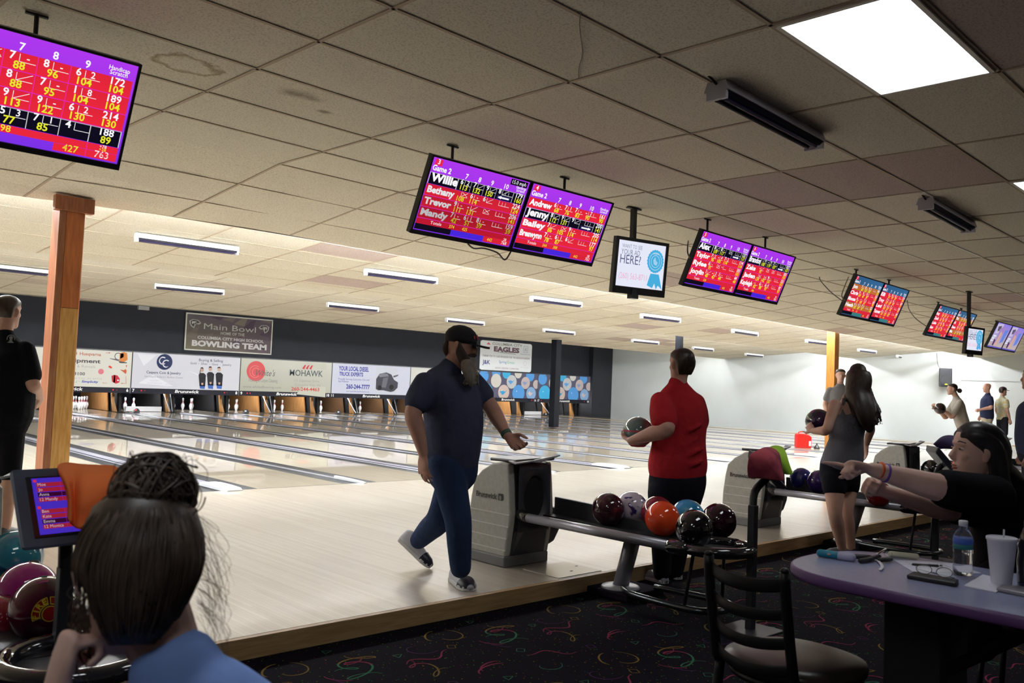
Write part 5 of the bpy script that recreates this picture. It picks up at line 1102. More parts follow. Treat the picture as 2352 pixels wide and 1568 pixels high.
# bottle
def bottle():
    p=T_(2211,1320); t=thing('water_bottle','clear plastic water bottle with blue and green label and white cap','bottle',tuple(p)); C=(p.x,p.y,p.z+.0006)
    pr=[(0,0),(.026,0),(.0305,.008),(.031,.03),(.029,.035),(.031,.04),(.029,.046),(.031,.052),(.029,.058),(.031,.064),(.029,.07),(.031,.076),(.031,.118),(.029,.132),(.020,.148),(.0125,.155),(.0125,.165)]
    obj('body',MB().lathe(pr,28,0,C),mat('clear_plastic',(.9,.93,.97),.04,trans=.95,ior=1.25),t,True)
    obj('label_band',MB().lathe([(.0314,.088),(.0314,.104)],28,0,C).lathe([(.0314,.104),(.0314,.122)],28,1,C),[mat('label_green',(.02,.18,.20),.4),mat('label_blue',(.05,.12,.48),.4)],t,True)
    obj('cap',MB().lathe([(0,.164),(.0145,.164),(.0148,.180),(.013,.182),(0,.182)],24,0,C),mat('cap_white_plastic',(.70,.72,.78),.4),t,True)
bottle()
def cup():
    p=T_(2300,1342); t=thing('foam_cup','white foam cup with a straw near the right edge','cup',tuple(p)); C=(p.x,p.y,p.z+.0006)
    obj('cup',MB().lathe([(0,0),(.029,0),(.030,.004),(.0435,.140),(.0465,.142),(.0465,.150),(.043,.152),(.0415,.148),(.028,.006),(0,.006)],32,0,C),mat('foam',(.68,.68,.78),.7),t,True)
    obj('lid',MB().lathe([(0,.144),(.041,.146),(.041,.149),(0,.149)],24,0,C),mat('lid',(.6,.6,.7),.3),t,True)
    obj('straw',MB().tube([(C[0]+.010,C[1],C[2]+.02),(C[0]+.012,C[1]-.002,C[2]+.175)],.0028,8),mat('straw',(.6,.62,.72),.3),t,True)
cup()
p=T_(2362,1345); C=(p.x,p.y,p.z+.0006); t=thing('soda_bottle','dark soda bottle cut by the right edge of the photo','bottle',tuple(p)); obj('body',MB().lathe([(0,0),(.030,0),(.033,.01),(.034,.08),(.030,.11),(.033,.13),(.022,.17),(.013,.19)],24,0,C),M_GLOSS,t,True); obj('cap',MB().lathe([(0,.19),(.0145,.19),(.0145,.206),(0,.206)],20,0,C),M_DKPL,t,True)
# ---- chair
M_CHB=mat('chair_black',(.006,.006,.007),.45,spec=.35); M_SEAT=mat('seat_vinyl',(.020,.014,.011),.34)
def chair():
    L=J(1637,1275,2.86); Rr=J(1812,1312,2.62); zt=(L.z+Rr.z)/2; L.z=Rr.z=zt; b=(Rr-L); b.z=0; W_=b.length; b.normalize(); f=V((-b.y,b.x,0)); 
    if f.x<0: f=-f
    t=thing('chair','black metal ladder back chair with brown black vinyl seat, empty','chair',(L.x,L.y,CPT))
    sz=.355; c=(L+Rr)/2
    def q(s,e,z): return V((c.x,c.y,0))+b*s+f*e+V((0,0,z))
    hw=W_/2
    for s in(-1,1):
        obj('leg',MB().loft([q(s*hw,-.02,zt),q(s*hw,-.005,zt-.12),q(s*hw,.035,sz+.02),q(s*hw*.98,.045,sz-.03),q(s*hw,-.03,CPT)],[(.017,.0125)]*5,f,10,0,False,sub=3,power=.6),M_CHB,t,True)
        obj('leg',MB().loft([q(s*hw*.95,.40,sz-.035),q(s*hw,.44,CPT)],[.0125]*2,None,10,0,False),M_CHB,t,True)
        obj('post_knob',MB().ball(tuple(q(s*hw,-.02,zt+.006)),(.014,.014,.010),12),M_CHB,t,True)
    for k,zz in enumerate((zt-.035,zt-.125,zt-.215,zt-.300)):
        e0=-.015+(zt-zz)*.16; P=[q(s*hw,e0-.045*(1-s*s),zz-.018*(1-s*s)) for s in(-1,-.6,-.2,.2,.6,1)]
        obj('back_slat',MB().loft(P,[(.018 if k else .022,.003)]*6,(0,0,1),8,0,False,sub=3,power=.7),M_CHB,t,True)
    s=MB(); N=40; R=[]
    for (k,zz) in((.90,sz-.022),(.99,sz-.010),(1.0,sz+.005),(.97,sz+.02),(.80,sz+.030),(.4,sz+.034)):
        R.append([q(.215*k*math.copysign(abs(math.cos(a))**.8,math.cos(a)),.245+.215*k*math.copysign(abs(math.sin(a))**.8,math.sin(a)),zz) for a in[2*PI*i/N for i in range(N)]])
    s.rings(R); obj('seat',s,M_SEAT,t,True)
    obj('seat_rim',MB().loft([q(.20*math.cos(a),.245+.20*math.sin(a),sz-.030) for a in[2*PI*i/32 for i in range(33)]],[.012]*33,(0,0,1),8,0,False),M_CHB,t,True)
    for e in(.05,.42): obj('stretcher',MB().tube([q(-hw,e-.03 if e<.2 else e,.08),q(hw,e-.03 if e<.2 else e,.08)],.009),M_CHB,t,True)
    return t
chair()
# ---- gas can, funnel
def can():
    d=21.0; a=J(1830,1028,d); w=.36; t=thing('gas_can','red plastic gas can standing far out beside the lanes','gas can',(a.x,a.y,.0)); r=CR.copy(); r.z=0; r.normalize(); f=V((-r.y,r.x,0)); o=V((a.x,a.y,.002)); P=lambda x,y,z:o+r*x+f*y+V((0,0,z))
    m=MB().ext([P(0,0,0),P(w,0,0),P(w,0,.27),P(w-.06,0,.31),P(.24,0,.32),P(.16,0,.34),P(.02,0,.34),P(0,0,.30)],f*.2); obj('tank',m,mat('can_red',(.62,.015,.012),.35),t,bevel=.02)
    obj('handle',MB().tube([P(.06,.1,.32),P(.08,.1,.37),P(.20,.1,.38),P(.27,.1,.31)],.014,8,0,4),mat('can_red'),t,True); obj('sticker',MB().box((0,0,0),(.001,.001,.001)).ext([P(w-.07,-.003,.05),P(w-.02,-.003,.05),P(w-.02,-.003,.17),P(w-.07,-.003,.17)],f*.002),mat('sticker',(.8,.8,.8),.5),t)
    a=J(1876,1030,d); obj_=tag(obj('funnel',MB().lathe([(.07,0),(.075,.02),(.02,.09),(.012,.13),(0,.13)],16,0,(a.x,a.y,.002)),M_DKPL),'small dark funnel beside the red gas can','funnel')
can()
# ================================================================ PEOPLE
def skinmat(name,c): return mat(name,c,.5,spec=.35,noise=(14,(c[0]*.9,c[1]*.82,c[2]*.8),3,(1,1,1),.35,.7))
SK1=skinmat('skin_ruddy',(.50,.28,.21)); SK2=skinmat('skin_pale',(.68,.45,.38)); SK3=skinmat('skin_warm',(.54,.33,.25))
def clothmat(name,c,s=26,k=.6,r=.9): return mat(name,c,r,spec=.15,noise=(5,(c[0]*.78,c[1]*.78,c[2]*.8),3,(1,1,1),.35,.7),bump=(s,k,.012))
HAIRD=mat('hair_dark',(.022,.014,.010),.42,noise=(60,(.045,.028,.018),3,(1,1,.12),.4,.65)); HAIRB=mat('hair_black',(.010,.008,.010),.38,noise=(60,(.022,.017,.018),3,(1,1,.1),.4,.65))
M_EYE=mat('eye_white',(.7,.68,.66),.2); M_IRIS=mat('iris',(.03,.02,.015),.15); M_LIP=mat('lip',(.30,.09,.08),.4); M_BEARD=mat('beard_grey',(.15,.125,.10),.85,noise=(40,(.24,.21,.18),4,(1,1,.25),.35,.7)); M_BEARDK=mat('beard_dark',(.055,.038,.028),.85)
def fr(f,u=(0,0,1)):
    f=V(f).normalized(); u=V(u); r=f.cross(u).normalized(); u=r.cross(f); return r,f,u     # person's right, front, up
def head(mb,c,f,u,k=1.0,jaw=1.0,face=True,mi=0):
    r,f,u=fr(f,u); c=V(c); T=[(-.118,.020,.078,.048),(-.108,.038*jaw,.090,.012),(-.088,.050*jaw,.092,-.040),(-.060,.058*jaw,.090,-.062),(-.030,.066,.089,-.078),(.0,.071,.086,-.090),(.030,.074,.088,-.097),(.058,.0755,.090,-.099),(.082,.070,.080,-.092),(.102,.055,.058,-.073),(.114,.034,.030,-.048),(.119,.010,.0,-.02)]
    R=[]
    for z,hw,yf,yb in T:
        my,ry=(yf+yb)/2,(yf-yb)/2; ring=[]
        for i in range(28):
            a=2*PI*i/28; cx,sy_=math.cos(a),math.sin(a)
            pw=.85; cx=math.copysign(abs(cx)**pw,cx)
            ring.append(c+(r*hw*cx+f*(my+ry*sy_)+u*z)*k)
        R.append(ring)
    mb.rings(R,mi)
    P=lambda x,y,z:c+(r*x+f*y+u*z)*k
    if face:
        mb.loft([P(0,.082,.028),P(0,.094,.005),P(0,.106,-.018),P(0,.098,-.030)],[(.007*k,.008*k),(.009*k,.010*k),(.014*k,.012*k),(.013*k,.008*k)],r,10,mi)
        mb.loft([P(-.045,.074,.034),P(-.02,.088,.038),P(.02,.088,.038),P(.045,.074,.034)],[.008*k]*4,None,8,mi)
        for s in(-1,1): mb.ball(tuple(P(s*.038,.066,-.018)),.017*k,10,mi)
        mb.loft([P(-.022,.086,-.058),P(0,.095,-.057),P(.022,.086,-.058)],[(.007*k,.006*k)]*3,None,8,mi); mb.ball(tuple(P(0,.080,-.098)),.018*k,10,mi)
    for s in(-1,1):
        m=MB(); e=P(s*.076,-.004,-.004); 
        mb.loft([e+u*.030*k,e+u*.018*k+r*s*.008*k,e+r*s*.009*k,e-u*.020*k+r*s*.003*k,e-u*.030*k],[(.006*k,.010*k),(.006*k,.017*k),(.006*k,.015*k),(.005*k,.009*k),(.004*k,.006*k)],r,10,mi)
def eyes(t,c,f,u,k=1.0):
    r,f,u=fr(f,u)
    for s in(-1,1):
        p=V(c)+(r*s*.033+f*.0765+u*.014)*k; e=obj('eye',MB().ball(tuple(p),(.0110*k,.0110*k,.0068*k),14),M_EYE,t,True); q=p+f*.0085*k+r*s*.002
        obj('iris',MB().ball(tuple(q),(.0045*k,)*3,10),M_IRIS,t,True)
        obj('upper_lid',MB().loft([p+(-r*.012+f*.007-u*.0)*k,p+(f*.0125+u*.0055)*k,p+(r*.012+f*.007)*k],[.0022*k]*3,None,8,0,True,sub=3),SK3,t,True)
def hand(mb,w,d,n,s,pose='relax',k=1.0,mi=0):
    """w wrist, d towards the fingers, n palm normal, s: +1 when the thumb lies on the side d x n"""
    d=V(d).normalized(); n=V(n); n=(n-d*n.dot(d)).normalized(); a=d.cross(n)*s; w=V(w)
    mb.loft([w,w+d*.03*k,w+d*.065*k,w+d*.092*k],[(.025*k,.019*k),(.034*k,.017*k),(.041*k,.015*k),(.039*k,.012*k)],a,12,mi)
    cur={'relax':[(14,22,16)]*4,'fist':[(72,88,60)]*4,'point':[(2,4,3),(60,85,60),(70,88,60),(76,88,60)],'hold':[(28,32,24)]*4,'open':[(6,8,6),(10,14,8),(14,18,12),(20,24,16)],'loose':[(25,40,25),(32,48,30),(40,55,35),(48,60,40)]}[pose]
    L=[(.042,.026,.020),(.046,.029,.021),(.043,.027,.020),(.034,.021,.018)]
    for i in range(4):
        off=(.029-.0195*i); p=w+d*(.090-.004*abs(i-1.3))*k+a*off*k; ang=0; pts=[p-d*.012*k,p]; fan=(1.3-i)*(.07 if pose!='fist' else .0)
        dd=(d+a*fan).normalized()
        for j in range(3):
            ang+=math.radians(cur[i][j]); v=dd*math.cos(ang)+n*math.sin(ang); p=p+v*L[i][j]*k; pts.append(p)
        rr=(.0092,.0090,.0085,.0078,.0068) if i<3 else (.0080,.0078,.0072,.0066,.0058)
        mb.loft(pts,[q*k for q in rr],a,9,mi)
    th={'relax':.5,'fist':.25,'point':.35,'hold':.9,'open':1.0,'loose':.6}[pose]
    b=w+d*.022*k+a*.024*k; v=(d*.75+a*th+n*(.55 if pose in('fist','point','loose') else .15)).normalized(); p1=b+v*.042*k; v2=(d*(1.0)+a*th*.35+n*(.5 if pose in('fist','point') else .1)).normalized() if pose!='fist' else (d*.5-a*.5+n*.6).normalized(); p2=p1+v2*.030*k; p3=p2+v2*.024*k
    mb.loft([b,p1,p2,p3],[.014*k,.0115*k,.0098*k,.0080*k],a,9,mi)
def limb(mb,P,r,mi=0,side=None,sub=4): mb.loft(P,r,side,14,mi,True,sub=sub)
def shoe(t,heel,toe,k=1.0,m=None,m2=None,up=(0,0,1),name='shoe'):
    heel,toe=V(heel),V(toe); d=(toe-heel).normalized(); u=V(up); u=(u-d*u.dot(d)).normalized(); a=d.cross(u); L=(toe-heel).length
    P=lambda x,y,z:heel+d*x*L+a*y*k+u*z*k
    def sec(x,w,h): return [P(x,w*math.cos(q),.012+max(0,math.sin(q))*h+min(0,math.sin(q))*.008) for q in[2*PI*i/18 for i in range(18)]]
    m_=MB(); m_.rings([sec(x,w,h) for x,w,h in((.0,.020,.05),(.03,.032,.075),(.16,.038,.085),(.35,.036,.080),(.55,.042,.060),(.75,.048,.045),(.92,.038,.034),(1.0,.018,.020))]); o=obj(name,m_,m,t,True)
    s=MB(); out=[(.0,.022),(.05,.036),(.3,.040),(.6,.046),(.8,.050),(.95,.036),(1.0,.015)]
    poly=[P(x,w,0) for x,w in out]+[P(x,-w,0) for x,w in out[::-1]]; s.ext(poly,u*.022*k); so=obj('sole',s,m2 or M_WHITE,t,bevel=.004); return P
def figure(name_label,group,q,skin,vox=.010,cat='person'):
    t=thing('person',name_label,cat,tuple(q),group); return t
def body(t,mb,skin,vox=.010,smth=3): return obj('body',mb,skin,t,True,remesh=vox,smth=smth)
def wear(t,name,mb,m,vox=.012,smth=5): return obj(name,mb,m,t,True,remesh=vox,smth=smth)
def sleeve_arm(skin_mb,cloth_mb,S,E,Wr,r=(.055,.045,.032,.026),frac=.62,k=1.0,loose=1.25,mid=None):
    S,E,Wr=V(S),V(E),V(Wr); limb(skin_mb,[S.lerp(E,.12),S.lerp(E,.5),E,E.lerp(Wr,.35),Wr],[r[0]*k*.62,r[1]*k*1.0,r[2]*1.25*k,r[2]*1.18*k,r[3]*k])
    if cloth_mb is not None:
        H=S.lerp(E,frac); cloth_mb.loft([S,S.lerp(E,frac*.5),H],[r[0]*k*loose*.88,r[1]*k*loose*1.12,r[1]*k*loose*1.16],None,16,0,True,sub=3)
def torso(mb,P,side,n=20,pw=.9): mb.loft([p for p,_ in P],[r for _,r in P],side,n,0,True,sub=4,power=pw)
UPZ=V((0,0,1)); CRh=V((CR.x,CR.y,0)).normalized(); CFh=V((CF.x,CF.y,0)).normalized()
# ---------------------------------------------------------------- 1 bearded man walking
def bearded():
    t=thing('person','bearded man in dark blue shirt, jeans and black cap walking right','person',tuple(JP(1070,1362,2,0)))
    d=5.22; f=(CRh*.80-CFh*.60).normalized(); r,_,_=fr(f); sk=MB(); sh=MB()
    hc=J(1058,796,d+.02); hf=(CRh*.97-CFh*.22-UPZ*.10).normalized()
    head(sk,hc,hf,(CRh*.12+UPZ),.98); limb(sk,[J(1034,868,d+.04),J(1040,842,d+.03),J(1049,818,d+.02)],[.064,.058,.060])
    SR,SL=J(975,880,5.10),J(1082,872,5.36); ER,EL=J(949,950,5.02),J(1128,936,5.32); WR,WL=J(972,1040,5.0),J(1166,1001,5.16)
    sleeve_arm(sk,sh,SR,ER,WR,(.062,.055,.041,.030),.60); sleeve_arm(sk,sh,SL,EL,WL,(.060,.052,.040,.029),.55)
    hand(sk,WR,J(974,1080,4.98)-WR,(CRh*.5+CFh*.5),-1,'relax',1.02); hand(sk,WL,J(1198,1030,5.10)-WL,(-CFh*.9+UPZ*.25),-1,'loose',1.08)
    torso(sk,[(J(1040,1050,d),(.13,.10)),(J(1038,960,d),(.14,.11)),(J(1030,905,d),(.13,.08)),(J(1030,890,d),(.08,.05))],r)
    body(t,sk,SK1,.007)
    torso(sh,[(J(1040,1048,d),(.172,.150)),(J(1040,1020,d),(.178,.162)),(J(1042,960,d),(.182,.170)),(J(1034,905,d),(.190,.150)),(J(1027,872,d+.02),(.178,.105)),(J(1030,857,d+.02),(.125,.085)),(J(1034,845,d+.02),(.070,.066))],r)
    wear(t,'shirt',sh,clothmat('shirt_navy',(.060,.068,.115),18,.8),.011)
    je=MB(); HR,HL=J(1024,1062,5.14),J(1056,1060,5.34)
    torso(je,[(J(1042,1040,d),(.165,.135)),(J(1040,1085,d),(.165,.135))],r); KR,AR=J(1052,1195,5.10),J(1058,1303,5.12); KL,AL=J(1010,1190,5.42),J(962,1240,5.66)
    limb(je,[HR,HR.lerp(KR,.5),KR,KR.lerp(AR,.5),AR],[.108,.098,.082,.074,.064]); limb(je,[HL,HL.lerp(KL,.5),KL,KL.lerp(AL,.5),AL],[.105,.095,.085,.076,.060])
    wear(t,'jeans',je,clothmat('denim_dark',(.030,.050,.115),16,.9),.012)
    WS=mat('shoe_white',(.62,.62,.68),.45); NV=mat('shoe_navy_toe',(.012,.014,.03),.35); SO=mat('sole_white',(.66,.66,.66),.5)
    for (h,to,u) in((JP(1042,1332,2,.001),JP(1092,1366,2,.001),UPZ),):
        dd=(to-h).normalized()*.30; P=shoe(t,h,h+dd,1.2,WS,SO)
        obj('toe_cap',MB().rings([[P(x,w*math.cos(q),.014+max(0,math.sin(q))*hh) for q in[PI*i/14 for i in range(15)]] for x,w,hh in((.74,.051,.049),(.92,.041,.038),(1.01,.02,.022))],0,False,False),NV,t,True)
        obj('laces',MB().tube([P(.36,-.02,.095),P(.42,.022,.088),P(.48,-.022,.080),P(.54,.022,.074),P(.60,-.02,.066)],.004,6),mat('lace',(.75,.75,.8),.6),t)
    toe=JP(985,1305,2,.006); heel=J(928,1252,5.80); dd=(heel-toe).normalized()*.29; P=shoe(t,toe+dd,toe,1.15,WS,SO,up=(UPZ*.8+CRh*.5))
    obj('toe_cap',MB().rings([[P(x,w*math.cos(q),.014+max(0,math.sin(q))*hh) for q in[PI*i/14 for i in range(15)]] for x,w,hh in((.74,.051,.049),(.92,.041,.038),(1.01,.02,.022))],0,False,False),NV,t,True)
    # beard: dark near the cheeks, grey and long below
    rr,ff,uu=fr(hf,(CRh*.12+UPZ)); P=lambda x,y,z:hc+(rr*x+ff*y+uu*z)*.98
    b=MB()
    for s in(-1,1): b.loft([P(s*.072,.005,.012),P(s*.073,.022,-.030),P(s*.062,.046,-.070),P(s*.030,.066,-.098),P(0,.072,-.105)],[(.012,.022),(.017,.036),(.024,.042),(.032,.044),(.036,.044)],None,12,0,True,sub=4)
    b.loft([P(-.044,.072,-.050),P(-.018,.098,-.040),P(.018,.098,-.040),P(.044,.072,-.050)],[.0105]*4,None,8); b.loft([P(-.030,.078,-.085),P(0,.088,-.085),P(.030,.078,-.085)],[.020,.024,.020],None,10)
    obj('beard',b,M_BEARDK,t,True,remesh=.006,smth=2)
    g=MB(); g.loft([P(0,.066,-.090),J(1076,848,d-.08),J(1082,868,d-.12),J(1084,884,d-.13)],[(.054,.046),(.058,.040),(.048,.030),(.022,.012)],rr,16,0,True,sub=5)
    rnd=random.Random(4)
    for i in range(80):
        a=rnd.uniform(-.042,.042); q=P(a,.075+rnd.uniform(-.02,.025),-.09); e=J(1082+a*420+rnd.uniform(-4,4),876+rnd.uniform(-16,12),d-.11+rnd.uniform(-.035,.035)); g.tube([q,q.lerp(e,.5)+ff*.012+rr*a*.3,e],.004,5,0,2)
    obj('long_beard',g,M_BEARD,t,True,remesh=.005,smth=2)
    obj('side_hair',MB().loft([P(-.0,-.075,.01),P(0,-.085,-.03),P(0,-.075,-.055)],[(.066,.022),(.060,.022),(.05,.016)],rr,14,0,True,sub=3),M_BEARDK,t,True)
    c=MB(); R=[]
    for z,hw,yf,yb in((.022,.080,.096,-.108),(.045,.083,.099,-.110),(.075,.082,.096,-.107),(.100,.072,.078,-.092),(.122,.050,.048,-.064),(.132,.02,.01,-.03)): R.append([P(hw*math.cos(a),(yf+yb)/2+(yf-yb)/2*math.sin(a),z) for a in[2*PI*i/26 for i in range(26)]])
    c.rings(R); cap=obj('cap',c,mat('cap_black',(.008,.008,.012),.8),t,True)
    br=MB(); N=14; top=[];bot=[]
    for i in range(N+1):
        a=PI*i/N; x=.074*math.cos(a); y=.078+.105*math.sin(a)**.8; z=.030-.020*math.sin(a)-.012*math.cos(a)**2; top.append(P(x,y,z+.011)); bot.append(P(x,y,z))
    br.rings([bot,top],0,True,True); obj('brim',br,mat('cap_black'),cap)
    A=MB(); 
    for (x0,y0,z0,cc) in((.038,.088,.062,(.35,.03,.03)),(.020,.098,.070,(.30,.03,.05)),(.0,.10,.060,(.3,.03,.03))): A.add([P(x0-.012,y0+.0065,z0-.006),P(x0+.012,y0+.003,z0-.006),P(x0+.010,y0-.001,z0+.014),P(x0-.010,y0+.002,z0+.014)],[(0,1,2,3)],0,cc)
    for i in range(5): x=.045-.018*i; A.add([P(x,.145-abs(x-.01)*.6,.0285),P(x-.014,.150-abs(x-.01)*.6,.0275),P(x-.012,.115-abs(x-.01)*.3,.0325),P(x+.002,.112-abs(x-.01)*.3,.0335)],[(0,1,2,3)],0,(.60,.62,.04))
    obj('cap_logo',A,PRINT,cap)
    e=P(.079,-.002,-.034); obj('ear_stud',MB().ball(tuple(e),.004,8),M_CHROME,t,True)
    w=V(WL); dv=(WL-EL).normalized(); obj('wristband',MB().loft([w-dv*.028,w-dv*.004],[.035,.033],None,16,0,False),mat('band_green',(.06,.12,.09),.6),t,True)
    q=J(1178,1030,5.08); obj('ring',MB().ball(tuple(q),(.006,.006,.005),8),M_CHROME,t,True)
    eyes(t,hc,hf,(CRh*.12+UPZ),.98)
bearded()
def hair_short(t,hc,hf,up,k,m,low=-.035,front=.06,th=.008,name='hair'):
    rr,ff,uu=fr(hf,up); P=lambda x,y,z:V(hc)+(rr*x+ff*y+uu*z)*k; mb=MB()
    T=[(-.070,.050,-.052),(-.045,.060,-.068),(-.020,.068,-.082),(.0,.072,-.092),(.030,.0755,-.100),(.058,.077,-.102),(.082,.072,-.095),(.102,.057,-.076),(.116,.036,-.050),(.123,.010,-.02)]
    FRT=[(-.070,-.045),(-.045,-.035),(-.02,-.028),(0,-.018),(.03,.010),(.058,front+.02),(.082,.082),(.102,.060),(.116,.030),(.123,.0)]
    R=[]
    for (z,hw,yb),(_,yf) in zip(T,FRT):
        if z<low: continue
        my,ry=(yf+yb)/2,(yf-yb)/2+th*.5; R.append([P((hw+th)*math.cos(a)*(1 if math.sin(a)<.3 or z>.05 else 1),my+ry*math.sin(a),z) for a in[2*PI*i/26 for i in range(26)]])
    mb.rings(R); return obj(name,mb,m,t,True,remesh=.006*max(k,1),smth=2)
# ---------------------------------------------------------------- 2 person in red with ball
def red():
    t=thing('person','person in red shirt and black trousers seen from behind, holding a ball','person',tuple(JP(1535,1338,2,CPT)))
    d=6.10; f=(CFh*.85-CRh*.5).normalized(); r,_,_=fr(f); sk=MB(); sh=MB(); hf=(CFh*.90-CRh*.42).normalized(); hc=J(1565,838,d)
    head(sk,hc,hf,UPZ,.98); limb(sk,[J(1558,886,d),J(1560,868,d),J(1563,852,d)],[.062,.057,.058])
    SL,SR=J(1516,922,6.0),J(1600,924,6.15); EL,WL=J(1530,985,5.80),J(1450,1012,5.95); ER,WR=J(1606,985,6.30),J(1500,1000,6.45)
    sleeve_arm(sk,sh,SL,EL,WL,(.066,.066,.046,.030),.72,loose=1.2); sleeve_arm(sk,sh,SR,ER,WR,(.062,.058,.042,.028),.7,loose=1.15)
    B=J(1466,992,6.10); hand(sk,WL,(J(1440,1014,6.02)-WL)+UPZ*.02,(CFh*.7+UPZ*.7),1,'hold',1.0); hand(sk,WR,(J(1470,1018,6.25)-WR),UPZ*.7-CFh*.3,-1,'hold',1.0)
    torso(sk,[(J(1557,1075,d),(.15,.11)),(J(1557,1000,d),(.15,.11)),(J(1557,940,d),(.13,.08)),(J(1558,925,d),(.08,.05))],r); body(t,sk,SK1,.008)
    torso(sh,[(J(1557,1082,d),(.218,.165)),(J(1557,1060,d),(.220,.168)),(J(1560,1010,d),(.196,.155)),(J(1562,960,d),(.203,.150)),(J(1558,918,d),(.190,.120)),(J(1557,903,d),(.150,.095)),(J(1557,890,d),(.105,.078)),(J(1557,880,d),(.068,.062))],r)
    # creases across the lower back
    for (a,b,c,e) in(((1530,1030),(1600,1008),.018,1),((1535,1052),(1615,1030),.018,1),((1560,1070),(1618,1056),.014,1),((1560,990),(1612,975),.014,1)):
        sh.loft([J(*a,d-.135),J((a[0]+b[0])/2,(a[1]+b[1])/2+5,d-.158),J(*b,d-.125)],[c*.7,c,c*.6],None,8,0,True,sub=3)
    wear(t,'shirt',sh,clothmat('shirt_red',(.44,.020,.028),14,.9),.011,4)
    je=MB(); torso(je,[(J(1557,1070,d),(.205,.150)),(J(1556,1105,d),(.215,.165)),(J(1550,1140,d),(.205,.155))],r)
    HL,HR=J(1522,1130,6.02),J(1582,1130,6.16); KL,KR=J(1520,1220,6.02),J(1565,1220,6.15); AL,AR=J(1520,1315,6.05),J(1550,1312,6.2)
    limb(je,[HL,KL,AL],[.105,.080,.062]); limb(je,[HR,KR,AR],[.105,.080,.062]); wear(t,'trousers',je,clothmat('trouser_black',(.010,.010,.016),14,.6),.012)
    for (A,L) in((AL,-.02),(AR,.05)):
        h=V((A.x,A.y,CPT+.001))-f*.05; shoe(t,h,h+(f+r*L*3).normalized()*.26,1.0,mat('shoe_grey',(.40,.40,.46),.5),mat('sole_white'))
    hair_short(t,hc,hf,UPZ,.98,HAIRD,low=-.075,th=.006)
    g=thing('bowling_ball','teal grey ball with pink base hugged against the red shirt','bowling ball',(B.x,B.y,B.z-.108),'bowling balls held by bowlers')
    obj('shell',MB().ball(tuple(B),.108,36),marble('ball_teal_grey',(.10,.16,.15),(.14,.20,.20),(.30,.26,.24),3),g,True)
    cl=MB(); 
    rows=[]
    tt=cloth('cloth','pink red cloth wrapped under the ball held by the person in red',[[B+V((.111*math.sin(p)*math.cos(a),.111*math.sin(p)*math.sin(a),.111*math.cos(p))) for a in[2*PI*i/14 for i in range(15)]] for p in(1.45,1.8,2.2,2.7)],mat('cloth_pink',(.40,.03,.06),.9),.003,cat='cloth')
red()
